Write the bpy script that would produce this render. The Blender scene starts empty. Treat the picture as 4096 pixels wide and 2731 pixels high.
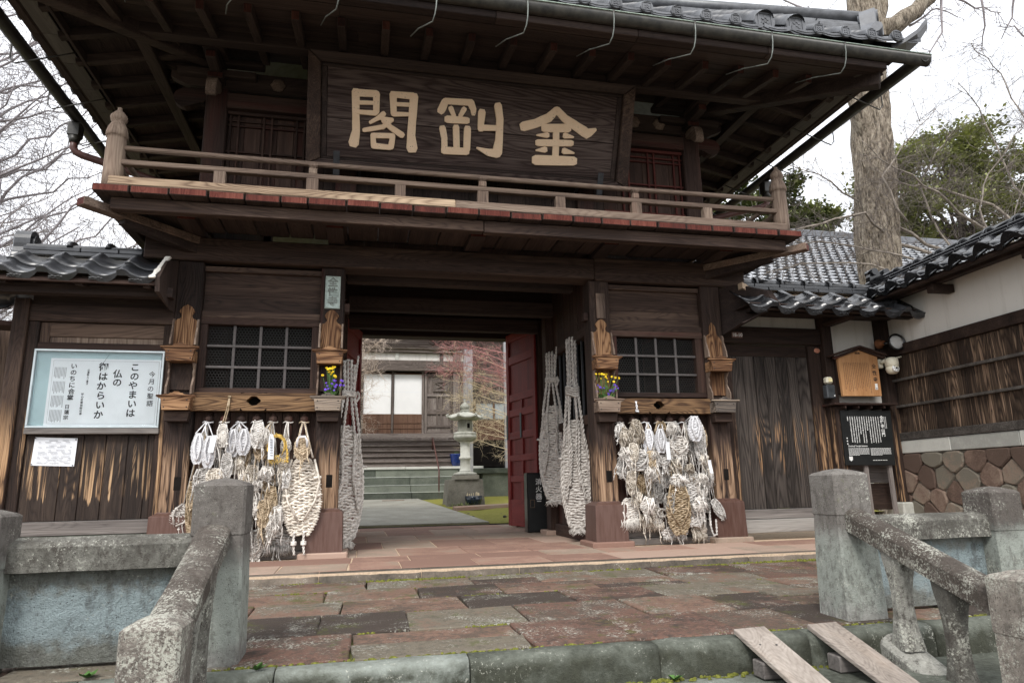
import bpy, math, random
from mathutils import Vector, Matrix, noise as mnoise
rad = math.radians
SC = bpy.context.scene
COL = SC.collection

# ------------------------------------------------------------------ camera
def make_camera():
    yaw, pitch, roll = rad(12.504), rad(12.021), rad(-1.096)
    cy, sy, cp, sp = math.cos(yaw), math.sin(yaw), math.cos(pitch), math.sin(pitch)
    f = Vector((sy * cp, cy * cp, sp)); r = Vector((cy, -sy, 0)); u = r.cross(f)
    cr, sr = math.cos(roll), math.sin(roll)
    r2 = r * cr + u * sr; u2 = -r * sr + u * cr
    cam = bpy.data.objects.new('camera', bpy.data.cameras.new('camera'))
    COL.objects.link(cam)
    m = Matrix((r2, u2, -f)).transposed().to_4x4(); m.translation = (-1.1814, -7.4263, 0.6856)
    cam.matrix_world = m
    cam.data.sensor_width = 36; cam.data.lens = 2700 / 4096 * 36
    cam.data.clip_start = 0.05; cam.data.clip_end = 2000
    SC.camera = cam
make_camera()

# ------------------------------------------------------------------ sky and sun (bright overcast)
SUN_EL, SUN_AZ = 48, -28          # degrees; azimuth measured from behind the camera towards its left
W = bpy.data.worlds.new('World'); SC.world = W; W.use_nodes = True
def make_sky():
    t = W.node_tree; t.nodes.clear()
    out = t.nodes.new('ShaderNodeOutputWorld'); bg = t.nodes.new('ShaderNodeBackground')
    sky = t.nodes.new('ShaderNodeTexSky'); sky.sky_type = 'NISHITA'; sky.sun_disc = False
    sky.sun_elevation = rad(SUN_EL); sky.sun_rotation = rad(180 + SUN_AZ); sky.dust_density = 4; sky.air_density = 1
    hsv = t.nodes.new('ShaderNodeHueSaturation'); hsv.inputs['Saturation'].default_value = 0.5
    hsv.inputs['Value'].default_value = 0.9
    tc = t.nodes.new('ShaderNodeTexCoord'); nz = t.nodes.new('ShaderNodeTexNoise')
    nz.inputs['Scale'].default_value = 2.2; nz.inputs['Detail'].default_value = 5; nz.inputs['Roughness'].default_value = .55
    rp = t.nodes.new('ShaderNodeValToRGB'); rp.color_ramp.elements[0].position = .36; rp.color_ramp.elements[1].position = .62
    rp.color_ramp.elements[0].color = (.62, .62, .62, 1); rp.color_ramp.elements[1].color = (1, 1, 1, 1)
    mx = t.nodes.new('ShaderNodeMix'); mx.data_type = 'RGBA'; mx.inputs['B'].default_value = (8.9, 9.1, 9.5, 1)
    L = t.links.new
    L(sky.outputs[0], hsv.inputs['Color']); L(tc.outputs['Generated'], nz.inputs['Vector']); L(nz.outputs['Fac'], rp.inputs[0])
    L(rp.outputs[0], mx.inputs['Factor']); L(hsv.outputs[0], mx.inputs['A']); L(mx.outputs['Result'], bg.inputs[0]); L(bg.outputs[0], out.inputs[0])
    bg.inputs[1].default_value = 0.1
make_sky()
sl = bpy.data.lights.new('sun', 'SUN'); sl.energy = 1.35; sl.angle = rad(18); sl.color = (1, .965, .92)
so = bpy.data.objects.new('sun', sl); COL.objects.link(so)
_d = Vector((math.sin(rad(SUN_AZ)) * math.cos(rad(SUN_EL)), -math.cos(rad(SUN_AZ)) * math.cos(rad(SUN_EL)), math.sin(rad(SUN_EL))))
so.rotation_euler = _d.to_track_quat('Z', 'Y').to_euler(); so.location = (-6, -12, 14)
vs = SC.view_settings
vs.view_transform = 'Standard'; vs.look = 'None'; vs.exposure = 1.1; vs.gamma = 1; vs.use_curve_mapping = False
SC.cycles.max_bounces = 8; SC.cycles.diffuse_bounces = 5

# ------------------------------------------------------------------ materials
def nnode(t, typ, ins=None, **at):
    n = t.nodes.new('ShaderNode' + typ)
    for k, v in at.items(): setattr(n, k, v)
    for k, v in (ins or {}).items():
        s = n.inputs[k]
        if isinstance(v, bpy.types.NodeSocket): t.links.new(v, s)
        else:
            if isinstance(v, (tuple, list)) and len(v) == 3 and s.type == 'RGBA': v = (*v, 1)
            s.default_value = v
    return n
def math_n(t, op, a, b=0.0, c=0.0, clamp=False):
    n = t.nodes.new('ShaderNodeMath'); n.operation = op; n.use_clamp = clamp
    for i, v in enumerate((a, b, c)):
        if isinstance(v, bpy.types.NodeSocket): t.links.new(v, n.inputs[i])
        else: n.inputs[i].default_value = v
    return n.outputs[0]
def ramp(t, fac, stops, interp='LINEAR'):
    n = t.nodes.new('ShaderNodeValToRGB'); n.color_ramp.interpolation = interp
    e = n.color_ramp.elements
    while len(e) < len(stops): e.new(.5)
    for x, (p, c) in zip(e, stops): x.position = p; x.color = (*c, 1) if len(c) == 3 else c
    t.links.new(fac, n.inputs[0]); return n.outputs[0]
def smooth(t, v, a, b):
    n = t.nodes.new('ShaderNodeMapRange'); n.interpolation_type = 'SMOOTHSTEP'
    t.links.new(v, n.inputs['Value']); n.inputs['From Min'].default_value = a; n.inputs['From Max'].default_value = b
    return n.outputs[0]
def mixc(t, f, a, b, mode='MIX'):
    n = t.nodes.new('ShaderNodeMix'); n.data_type = 'RGBA'; n.blend_type = mode
    for k, v in (('Factor', f), ('A', a), ('B', b)):
        s = n.inputs[k] if k == 'Factor' else [q for q in n.inputs if q.name == k and q.type == 'RGBA'][0]
        if isinstance(v, bpy.types.NodeSocket): t.links.new(v, s)
        else: s.default_value = (*v, 1) if isinstance(v, (tuple, list)) else v
    return [q for q in n.outputs if q.type == 'RGBA'][0]
def start(name):
    m = bpy.data.materials.new(name); m.use_nodes = True; t = m.node_tree; t.nodes.clear()
    out = t.nodes.new('ShaderNodeOutputMaterial'); p = t.nodes.new('ShaderNodeBsdfPrincipled'); t.links.new(p.outputs[0], out.inputs[0])
    tc = t.nodes.new('ShaderNodeTexCoord'); oi = t.nodes.new('ShaderNodeObjectInfo')
    off = nnode(t, 'VectorMath', {0: tc.outputs['Object']}, operation='ADD')
    cv = nnode(t, 'CombineXYZ'); r = math_n(t, 'MULTIPLY', oi.outputs['Random'], 37.0)
    for i in range(3): t.links.new(r, cv.inputs[i])
    t.links.new(cv.outputs[0], off.inputs[1])
    return m, t, p, tc.outputs['Object'], off.outputs[0], oi.outputs['Random']
def mapv(t, v, sc):
    return nnode(t, 'VectorMath', {0: v, 1: sc}, operation='MULTIPLY').outputs[0]
def noise(t, v, sc=1, det=4, ro=.55, dist=0):
    return nnode(t, 'TexNoise', {'Vector': v, 'Scale': sc, 'Detail': det, 'Roughness': ro, 'Distortion': dist}).outputs['Fac']
def bump(t, p, h, st=.3, d=.01):
    b = nnode(t, 'Bump', {'Height': h, 'Strength': st, 'Distance': d}); t.links.new(b.outputs[0], p.inputs['Normal'])
def setc(t, p, c, rough=.8, spec=.3):
    t.links.new(c, p.inputs['Base Color'])
    if isinstance(rough, bpy.types.NodeSocket): t.links.new(rough, p.inputs['Roughness'])
    else: p.inputs['Roughness'].default_value = rough
    p.inputs['Specular IOR Level'].default_value = spec

def wood(name, axis, dark, mid, light, rough=.78, grain=1.0, wear=None, red=None, bst=.45, rings=.35, spec=.25):
    """weathered wood, grain running along axis; wear = (z rise a,b, z fall a,b, tan, orange, amount): worn bright streaks in a height band"""
    m, t, p, ob, v, rnd = start(name)
    A = 'xyz'.index(axis)
    s1 = [9 * grain] * 3; s1[A] = .5 * grain
    s2 = [70 * grain] * 3; s2[A] = 1.6 * grain
    s3 = [3.2 * grain] * 3; s3[A] = .38 * grain
    n1 = noise(t, mapv(t, v, s1), 1, 5, .6, .3); n2 = noise(t, mapv(t, v, s2), 1, 3, .6)
    n3 = noise(t, mapv(t, v, s3), 1, 2, .5, .4)
    warp = math_n(t, 'ADD', math_n(t, 'MULTIPLY', n3, 105.0), math_n(t, 'MULTIPLY', n1, 7.0))
    ring = math_n(t, 'POWER', math_n(t, 'ABSOLUTE', math_n(t, 'SINE', warp)), .7)
    big = noise(t, mapv(t, v, [q * .22 for q in s1]), 1, 3, .5)
    fac = math_n(t, 'ADD', math_n(t, 'MULTIPLY', n1, .52 - rings * .15), math_n(t, 'ADD', math_n(t, 'MULTIPLY', ring, rings * .24), math_n(t, 'MULTIPLY', n2, .34)))
    fac = math_n(t, 'ADD', fac, math_n(t, 'MULTIPLY', math_n(t, 'SUBTRACT', big, .5), .35))
    fac = math_n(t, 'ADD', fac, math_n(t, 'MULTIPLY', math_n(t, 'SUBTRACT', rnd, .5), .12))
    c = ramp(t, fac, [(.26, dark), (.46, mid), (.74, light)])
    sS = [24 * grain] * 3; sS[A] = .75 * grain
    nS = noise(t, mapv(t, v, sS), 1, 5, .62, .25)
    if red:
        rm = math_n(t, 'MULTIPLY', smooth(t, noise(t, mapv(t, v, [q * .5 for q in s1]), 1, 4, .6), .53, .74), red[3])
        c = mixc(t, rm, c, red[:3])
    if wear:
        z = nnode(t, 'SeparateXYZ', {0: ob}).outputs[2]
        j = math_n(t, 'MULTIPLY', math_n(t, 'SUBTRACT', math_n(t, 'ADD', math_n(t, 'MULTIPLY', nS, .7), math_n(t, 'MULTIPLY', big, .3)), .5), .9 if len(wear) < 8 else wear[7])
        zz = math_n(t, 'ADD', z, j)
        band = math_n(t, 'MULTIPLY', smooth(t, zz, wear[0], wear[1]), math_n(t, 'SUBTRACT', 1.0, smooth(t, zz, wear[2], wear[3])))
        st = smooth(t, math_n(t, 'ADD', math_n(t, 'ADD', math_n(t, 'MULTIPLY', nS, .62), math_n(t, 'MULTIPLY', big, .38)), math_n(t, 'MULTIPLY', math_n(t, 'SUBTRACT', ring, .5), .10 if len(wear) < 9 else wear[8])), .64 - wear[6] * .16, .72 - wear[6] * .16)
        msk = math_n(t, 'MULTIPLY', band, st, clamp=True)
        wc = mixc(t, math_n(t, 'ADD', math_n(t, 'MULTIPLY', ring, .34), math_n(t, 'MULTIPLY', smooth(t, nS, .4, .68), .6)), wear[5], wear[4]); wc = mixc(t, smooth(t, n2, .42, .72), wc, tuple(q * .4 for q in wear[5]))
        c = mixc(t, msk, c, wc)
    setc(t, p, c, rough, spec)
    h = math_n(t, 'ADD', math_n(t, 'MULTIPLY', n2, .5), math_n(t, 'MULTIPLY', ring, .5))
    bump(t, p, h, bst, .006)
    return m

def stone(name, cols, rough=.85, lichen=0., moss=0., bst=.5, sc=1., spots=0., rand=.4, topdark=None, blue=None, dis=.02, mottle=0., dark_tint=None):
    m, t, p, ob, v, rnd = start(name)
    n1 = noise(t, v, 2.6 * sc, 7, .62); n2 = noise(t, v, 26 * sc, 6, .7); n3 = noise(t, v, 120 * sc, 3, .7)
    fac = math_n(t, 'ADD', math_n(t, 'MULTIPLY', n1, .6), math_n(t, 'MULTIPLY', n2, .4))
    fac = math_n(t, 'ADD', fac, math_n(t, 'MULTIPLY', math_n(t, 'SUBTRACT', rnd, .5), rand))
    k = len(cols)
    c = ramp(t, fac, [(.3 + .4 * i / max(1, k - 1), q) for i, q in enumerate(cols)])
    c = mixc(t, math_n(t, 'MULTIPLY', n3, .5), c, (.5, .5, .5), 'OVERLAY')
    if blue:      # (z0,z1,z2,z3,color): bluish green weathered zone
        z = nnode(t, 'SeparateXYZ', {0: ob}).outputs[2]
        zz = math_n(t, 'ADD', z, math_n(t, 'MULTIPLY', math_n(t, 'SUBTRACT', noise(t, v, 9, 6, .65), .5), .35))
        bm = math_n(t, 'MULTIPLY', smooth(t, zz, blue[0], blue[1]), math_n(t, 'SUBTRACT', 1.0, smooth(t, zz, blue[2], blue[3])))
        bc = mixc(t, n2, tuple(q * .7 for q in blue[4]), blue[4])
        c = mixc(t, bm, c, bc)
    if topdark:
        z = nnode(t, 'SeparateXYZ', {0: ob}).outputs[2]
        dm = math_n(t, 'MULTIPLY', smooth(t, math_n(t, 'ADD', z, math_n(t, 'MULTIPLY', math_n(t, 'SUBTRACT', n2, .5), .25)), topdark[0], topdark[1]), topdark[3])
        c = mixc(t, dm, c, mixc(t, n2, tuple(q * .55 for q in topdark[2]), topdark[2]))
    if mottle:
        mt = math_n(t, 'MULTIPLY', smooth(t, math_n(t, 'ADD', math_n(t, 'MULTIPLY', noise(t, mapv(t, v, (1, 1, .55)), 17 * sc, 7, .72), .7), math_n(t, 'MULTIPLY', n1, .3)), .47, .60), mottle)
        c = mixc(t, mt, c, (.055, .047, .04))
    if dark_tint:     # patchy green-black tone on the upright faces of the stone only
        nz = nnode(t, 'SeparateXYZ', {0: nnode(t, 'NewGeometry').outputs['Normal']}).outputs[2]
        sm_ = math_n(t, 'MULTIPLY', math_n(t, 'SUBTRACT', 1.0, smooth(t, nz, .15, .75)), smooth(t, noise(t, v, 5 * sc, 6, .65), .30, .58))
        c = mixc(t, sm_, c, mixc(t, n2, tuple(q * .5 for q in dark_tint), tuple(q * 1.6 for q in dark_tint)))
    if lichen:
        lm = smooth(t, math_n(t, 'ADD', math_n(t, 'MULTIPLY', noise(t, v, 55 * sc, 5, .75), .62), math_n(t, 'MULTIPLY', n1, .38)), .6 - lichen * .08, .64 - lichen * .06)
        lm = math_n(t, 'MULTIPLY', lm, smooth(t, noise(t, v, 3.7 * sc, 5, .65), .40, .60))
        c = mixc(t, math_n(t, 'MULTIPLY', lm, .85), c, (.5, .5, .43))
    if spots:
        sm = smooth(t, noise(t, v, 75 * sc, 4, .7), .36 + spots * .06, .30 + spots * .06)
        c = mixc(t, sm, c, (.03, .026, .022))
    if moss:
        mm = smooth(t, math_n(t, 'ADD', math_n(t, 'MULTIPLY', noise(t, v, 3.3, 6, .7), .7), math_n(t, 'MULTIPLY', n2, .3)), .62 - moss * .12, .72 - moss * .1)
        c = mixc(t, math_n(t, 'MULTIPLY', mm, .8), c, mixc(t, n3, (.05, .058, .016), (.12, .13, .034)))
    setc(t, p, c, rough, .25)
    h = math_n(t, 'ADD', math_n(t, 'MULTIPLY', n2, .6), math_n(t, 'MULTIPLY', n3, .4))
    bump(t, p, h, bst, dis)
    return m

def plain(name, col, rough=.6, var=.25, sc=12, bst=.1, spec=.4, metal=0., alt=None, sxyz=(1, 1, 1)):
    m, t, p, ob, v, rnd = start(name)
    n1 = noise(t, mapv(t, v, sxyz), sc, 5, .6)
    a = tuple(q * (1 - var) for q in col); b = alt or tuple(min(1, q * (1 + var)) for q in col)
    c = ramp(t, math_n(t, 'ADD', n1, math_n(t, 'MULTIPLY', math_n(t, 'SUBTRACT', rnd, .5), .25)), [(.32, a), (.68, b)])
    setc(t, p, c, rough, spec); p.inputs['Metallic'].default_value = metal
    if bst: bump(t, p, n1, bst, .01)
    return m

def bark(name):
    m, t, p, ob, v, rnd = start(name)
    a = noise(t, mapv(t, ob, (11, 11, 2.4)), 1, 6, .65, 1.2); b = noise(t, mapv(t, ob, (30, 30, 9)), 1, 5, .65); g = noise(t, ob, 1.2, 3, .5)
    f = math_n(t, 'ADD', math_n(t, 'MULTIPLY', a, .6), math_n(t, 'MULTIPLY', b, .4))
    c = ramp(t, f, [(.40, (.030, .024, .019)), (.465, (.15, .12, .092)), (.54, (.30, .255, .20)), (.66, (.45, .40, .325))])
    c = mixc(t, math_n(t, 'MULTIPLY', g, .35), c, (.20, .18, .14))
    setc(t, p, c, .95, .1); bump(t, p, f, 1.0, .08); return m

def gold_leaf(name):
    m, t, p, ob, v, rnd = start(name)
    n = noise(t, v, 9, 5, .6); f = noise(t, v, 70, 4, .7)
    c = mixc(t, n, (.70, .49, .31), (.84, .65, .46)); c = mixc(t, smooth(t, math_n(t, 'ADD', math_n(t, 'MULTIPLY', f, .75), math_n(t, 'MULTIPLY', n, .25)), .60, .66), c, (.10, .065, .045))
    setc(t, p, c, .6, .25); bump(t, p, f, .3, .004); return m
def limewash(name, a, b, dark_tint):
    m, t, p, ob, v, rnd = start(name)
    n = noise(t, ob, 1.3, 6, .65); s = noise(t, mapv(t, ob, (9, 9, .8)), 1, 5, .6); f = noise(t, ob, 60, 3, .6)
    c = mixc(t, n, a, b); c = mixc(t, math_n(t, 'MULTIPLY', smooth(t, s, .50, .78), .55), c, dark_tint); c = mixc(t, smooth(t, f, .70, .76), c, tuple(q * .6 for q in dark_tint))  # stain streaks and specks in the darker tint
    setc(t, p, c, .92, .12); bump(t, p, math_n(t, 'ADD', n, math_n(t, 'MULTIPLY', f, .2)), .25, .01); return m
# ------------------------------------------------------------------ mesh building
WL = {}
class MB:
    def __init__(s, M=None): s.v = []; s.f = []; s.sm = []; s.mi = []; s.M = M
    def add(s, vs, fs, smooth=False, mi=0):
        o = len(s.v)
        if s.M is not None: vs = [s.M @ Vector(q) for q in vs]
        s.v.extend(tuple(q) for q in vs)
        for i, f in enumerate(fs):
            s.f.append(tuple(o + k for k in f)); s.sm.append(smooth); s.mi.append(mi[i] if isinstance(mi, list) else mi)
        return s
    def box(s, x0, x1, y0, y1, z0, z1, ch=.006, R=None, endmi=None):
        """chamfered box; endmi = (axis, sign, material index) for one face"""
        if x0 > x1: x0, x1 = x1, x0
        if y0 > y1: y0, y1 = y1, y0
        if z0 > z1: z0, z1 = z1, z0
        c = Vector(((x0 + x1) / 2, (y0 + y1) / 2, (z0 + z1) / 2)); h = ((x1 - x0) / 2, (y1 - y0) / 2, (z1 - z0) / 2)
        return s.obox(c, h, R, ch, endmi)
    def obox(s, c, h, R=None, ch=.006, endmi=None):
        ch = min(ch, .45 * min(h)); c = Vector(c)
        sg = [(a, b, d) for a in (-1, 1) for b in (-1, 1) for d in (-1, 1)]
        vs = []; idx = {}
        for q in sg:
            for ax in range(3):
                idx[q, ax] = len(vs)
                vs.append(Vector([q[k] * (h[k] if k == ax else h[k] - ch) for k in range(3)]))
        fs = []; mi = []
        for ax in range(3):
            o1, o2 = [k for k in range(3) if k != ax]
            for sd in (-1, 1):
                ring = []
                for a, b in ((-1, -1), (1, -1), (1, 1), (-1, 1)):
                    q = [0, 0, 0]; q[ax] = sd; q[o1] = a; q[o2] = b; ring.append(idx[tuple(q), ax])
                fs.append(ring); mi.append(endmi[2] if endmi and endmi[0] == ax and endmi[1] == sd else 0)
        for ax in range(3):           # edges along ax
            o1, o2 = [k for k in range(3) if k != ax]
            for a in (-1, 1):
                for b in (-1, 1):
                    q0 = [0, 0, 0]; q0[o1] = a; q0[o2] = b; q1 = list(q0); q0[ax] = -1; q1[ax] = 1; q0, q1 = tuple(q0), tuple(q1)
                    fs.append([idx[q0, o1], idx[q1, o1], idx[q1, o2], idx[q0, o2]]); mi.append(0)
        for q in sg: fs.append([idx[q, 0], idx[q, 1], idx[q, 2]]); mi.append(0)
        ff = []
        for f in fs:
            n = (vs[f[1]] - vs[f[0]]).cross(vs[f[2]] - vs[f[0]]); m = sum((vs[k] for k in f), Vector())
            ff.append(f if n.dot(m) > 0 else f[::-1])
        if R is not None: vs = [R @ q for q in vs]
        return s.add([c + q for q in vs], ff, False, mi)
    def bar(s, a, b, w, hh, ch=.005, up=(0, 0, 1), endmi=None):
        """oriented bar from a to b, w across, hh along up"""
        a, b = Vector(a), Vector(b); d = b - a; L = d.length; d.normalize()
        x = d.cross(Vector(up)); x.normalize(); u = x.cross(d)
        R = Matrix((x, d, u)).transposed()
        return s.obox((a + b) / 2, (w / 2, L / 2, hh / 2), R, ch, endmi)
    def tube(s, pts, r, k=6, cap=True, smooth=True, mi=0):
        pts = [Vector(q) for q in pts]; n = len(pts)
        rs = r if isinstance(r, (list, tuple)) else [r] * n
        vs = []; ref = None
        for i, q in enumerate(pts):
            d = (pts[min(i + 1, n - 1)] - pts[max(i - 1, 0)])
            if d.length < 1e-9: d = Vector((0, 0, 1))
            d.normalize()
            if ref is None: ref = d.orthogonal().normalized()
            x = ref - d * ref.dot(d)
            if x.length < 1e-6: x = d.orthogonal()
            x.normalize(); ref = x; y = d.cross(x)
            for j in range(k):
                a = 2 * math.pi * j / k; vs.append(q + (x * math.cos(a) + y * math.sin(a)) * rs[i])
        fs = []
        for i in range(n - 1):
            for j in range(k):
                j2 = (j + 1) % k; fs.append((i * k + j, i * k + j2, (i + 1) * k + j2, (i + 1) * k + j))
        s.add(vs, fs, smooth, mi)
        if cap: o = len(s.v) - n * k; s.f += [tuple(o + j for j in range(k))[::-1], tuple(o + (n - 1) * k + j for j in range(k))]; s.sm += [False] * 2; s.mi += [mi] * 2
        return s
    def lathe(s, prof, c=(0, 0, 0), seg=16, R=None, smooth=True, flute=None, sq=(1, 1), mi=0):
        vs = []; n = len(prof); c = Vector(c)
        for i, (r, z) in enumerate(prof):
            for j in range(seg):
                a = 2 * math.pi * (j + .5 * (seg in (4, 6, 8))) / seg
                rr = r * (1 + (flute[0] * math.cos(flute[1] * a) if flute and flute[2] <= z <= flute[3] else 0))
                q = Vector((rr * math.cos(a) * sq[0], rr * math.sin(a) * sq[1], z)); vs.append(c + (R @ q if R is not None else q))
        fs = [(i * seg + j, i * seg + (j + 1) % seg, (i + 1) * seg + (j + 1) % seg, (i + 1) * seg + j) for i in range(n - 1) for j in range(seg)]
        s.add(vs, fs, smooth, mi); o = len(s.v) - n * seg
        s.f += [tuple(o + j for j in range(seg))[::-1], tuple(o + (n - 1) * seg + j for j in range(seg))]; s.sm += [False] * 2; s.mi += [mi] * 2
        return s
    def prism(s, poly, o, U, V, N, d, ch=0., mi=0, smooth=False):
        """polygon (u,v) on plane o+uU+vV, extruded along N by d; front edge chamfered by ch"""
        o, U, V, N = Vector(o), Vector(U), Vector(V), Vector(N); n = len(poly)
        area = sum(poly[i][0] * poly[(i + 1) % n][1] - poly[(i + 1) % n][0] * poly[i][1] for i in range(n))
        if (area > 0) != (U.cross(V).dot(N) > 0): poly = poly[::-1]
        lay = [(0., 0.), (d - ch, 0.), (d, ch)] if ch else [(0., 0.), (d, 0.)]
        vs = []
        for dd, ins in lay:
            for i, (a, b) in enumerate(poly):
                if ins:
                    p0 = Vector((*poly[i - 1], 0)); p1 = Vector((a, b, 0)); p2 = Vector((*poly[(i + 1) % n], 0))
                    e1 = (p1 - p0).normalized(); e2 = (p2 - p1).normalized()
                    sgn = 1 if (U.cross(V).dot(N) > 0) else -1
                    nn = Vector((-e1.y - e2.y, e1.x + e2.x, 0)) * sgn; l = nn.length
                    if l > 1e-6:
                        nn /= l; a, b = a + nn.x * ins, b + nn.y * ins
                vs.append(o + U * a + V * b + N * dd)
        L = len(lay); fs = [tuple(range(n))[::-1], tuple((L - 1) * n + i for i in range(n))]
        for l in range(L - 1):
            for i in range(n):
                j = (i + 1) % n; fs.append((l * n + i, l * n + j, (l + 1) * n + j, (l + 1) * n + i))
        return s.add(vs, fs, smooth, mi)
    def quad(s, a, b, c, d, mi=0): return s.add([a, b, c, d], [(0, 1, 2, 3)], False, mi)
    def build(s, name, mats, parent=None, loc=None):
        me = bpy.data.meshes.new(name)
        L = Vector(loc) if loc is not None else (WL[parent.name] if parent is not None else Vector())
        me.from_pydata([(q[0] - L.x, q[1] - L.y, q[2] - L.z) for q in s.v], [], s.f)
        me.polygons.foreach_set('use_smooth', s.sm); me.polygons.foreach_set('material_index', s.mi)
        for m in (mats if isinstance(mats, (list, tuple)) else [mats]): me.materials.append(m)
        me.update()
        return link(name, me, parent, L)
def link(name, me, parent=None, world=None, rot=None):
    """link an object that uses mesh me with its origin at world"""
    o = bpy.data.objects.new(name, me); COL.objects.link(o); L = Vector(world) if world is not None else Vector()
    if parent is not None: o.parent = parent; o.location = L - WL[parent.name]
    else: o.location = L
    if rot: o.rotation_euler = rot
    WL[o.name] = L
    return o
def tag(o, label=None, cat=None, group=None, kind=None):
    if label: o['label'] = label
    if cat: o['category'] = cat
    if group: o['group'] = group
    if kind: o['kind'] = kind
    return o
def thing(name, label, cat, loc, group=None):
    o = bpy.data.objects.new(name, None); COL.objects.link(o); o.empty_display_size = .1
    o.location = loc; WL[o.name] = Vector(loc)
    return tag(o, label, cat, group)
def bx(name, mats, parent, *a, **k): return MB().box(*a, **k).build(name, mats, parent)
def text(body, size, fx, off=0., ext=.002, vert=False, line=1.0, align='CENTER'):
    """text outline as (verts, faces); fx maps local (x, y, z) to world"""
    cu = bpy.data.curves.new('lettering', 'FONT'); cu.body = '\n'.join(body) if vert else body
    cu.size = size; cu.extrude = ext; cu.offset = off; cu.align_x = align; cu.align_y = 'TOP'; cu.space_line = line; cu.resolution_u = 3
    ob = bpy.data.objects.new('lettering', cu); me = bpy.data.meshes.new_from_object(ob)
    vs = [fx(*q.co) for q in me.vertices]; fs = [tuple(q.vertices) for q in me.polygons]
    bpy.data.objects.remove(ob); bpy.data.curves.remove(cu); bpy.data.meshes.remove(me)
    return vs, fs
def wall_fx(x0, z0, y): return lambda x, yy, z: (x0 + x, y - z, z0 + yy)
def clip_cells(pts, x0, x1, y0, y1):
    out = []
    for i, p in enumerate(pts):
        poly = [(x0, y0), (x1, y0), (x1, y1), (x0, y1)]
        for j, q in enumerate(pts):
            if i == j: continue
            nx, ny = q[0] - p[0], q[1] - p[1]; c = (q[0] ** 2 + q[1] ** 2 - p[0] ** 2 - p[1] ** 2) / 2
            new = []
            for k in range(len(poly)):
                a, b = poly[k], poly[(k + 1) % len(poly)]; da = a[0] * nx + a[1] * ny - c; db = b[0] * nx + b[1] * ny - c
                if da <= 0: new.append(a)
                if (da < 0) != (db < 0) and da != db:
                    u = da / (da - db); new.append((a[0] + (b[0] - a[0]) * u, a[1] + (b[1] - a[1]) * u))
            poly = new
            if len(poly) < 3: break
        if len(poly) >= 3: out.append(poly)
    return out
def inset(poly, d):
    cx = sum(p[0] for p in poly) / len(poly); cy = sum(p[1] for p in poly) / len(poly); o = []
    for x, y in poly:
        l = math.hypot(x - cx, y - cy) or 1; k = max(.2, (l - d) / l); o.append((cx + (x - cx) * k, cy + (y - cy) * k))
    return o
def rounded(poly, f=.22):
    o = []
    n = len(poly)
    for i in range(n):
        a, b, c = poly[i - 1], poly[i], poly[(i + 1) % n]
        o += [(b[0] + (a[0] - b[0]) * f, b[1] + (a[1] - b[1]) * f), (b[0] + (c[0] - b[0]) * f, b[1] + (c[1] - b[1]) * f)]
    return o

# ------------------------------------------------------------------ material library
DK, MD, LT = (.009, .006, .005), (.034, .0205, .0155), (.10, .066, .048)
WEARP = (.48, .62, 1.02, 1.42, (.62, .40, .22), (.26, .115, .045), 1.0)
def wset(base, *a, **k): return {x: wood(base + '_' + x, x, *a, **k) for x in 'xyz'}
wd = wset('dark_timber', DK, MD, LT)
wb = wset('beam_timber', (.012, .0078, .0066), (.050, .031, .0235), (.16, .108, .078), rings=.5)
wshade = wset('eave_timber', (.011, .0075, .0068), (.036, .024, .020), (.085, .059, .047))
wr = wset('red_stained_timber', (.011, .0065, .0055), (.040, .0225, .017), (.105, .066, .049), red=(.075, .015, .011, .6))
wpost = wood('worn_post_timber', 'z', DK, (.03, .0185, .0145), (.085, .056, .042), red=(.075, .013, .010, .75), wear=(.42, .52, .95, 1.22, (.46, .315, .205), (.14, .073, .040), 1.2, 1.3, .05), bst=1.0, rings=.5)
wgrey = wset('weathered_rail_timber', (.045, .031, .025), (.165, .118, .09), (.40, .315, .24), red=(.15, .055, .036, .35), bst=.7)
wshelf = wset('sun_worn_cedar', (.014, .009, .007), (.105, .048, .022), (.46, .27, .14), rings=.8, bst=.9)
wplank = wood('worn_plank_timber', 'z', (.010, .0075, .0065), (.026, .018, .0145), (.07, .05, .038), wear=(.66, .69, .88, 1.28, (.55, .375, .22), (.21, .105, .048), .80, .75, .04), bst=.7, rings=.4)
wjamb = wood('worn_jamb_timber', 'z', DK, MD, (.09, .058, .04), wear=(.2, .4, 1.15, 1.75, (.48, .31, .175), (.17, .08, .036), .85, 1.1, .05), bst=.7)
wgate = wood('charred_door_timber', 'z', (.009, .0075, .007), (.030, .024, .0205), (.10, .083, .072), wear=(.75, .95, 1.2, 1.6, (.50, .31, .17), (.12, .058, .028), .42, .5, .16), bst=.8, rings=.85, grain=.8)
wfence = wood('streaked_board_timber', 'z', (.012, .009, .007), (.035, .022, .015), (.11, .075, .05), wear=(1.15, 1.32, 2.05, 2.5, (.34, .235, .16), (.10, .057, .035), .50, .6, .12), bst=.9, rings=.8, grain=.9)
wbeamL = wood('worn_rail_timber', 'x', (.013, .009, .0075), (.085, .046, .024), (.38, .23, .115), rings=.7, bst=.9)
wgreyx = wood('grey_sill_timber', 'x', (.07, .062, .058), (.15, .135, .125), (.30, .275, .25), bst=.5)
wgreyz = wood('grey_stake_timber', 'z', (.09, .078, .07), (.19, .165, .15), (.36, .32, .29), bst=.5)
wlight = wood('pale_cedar_board', 'z', (.27, .12, .05), (.42, .21, .09), (.55, .31, .15), rings=.5, bst=.25, rough=.6)
wramp = wood('ramp_timber', 'y', (.10, .083, .07), (.245, .21, .18), (.42, .375, .33), red=(.30, .19, .11, .25), bst=.5)
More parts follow.
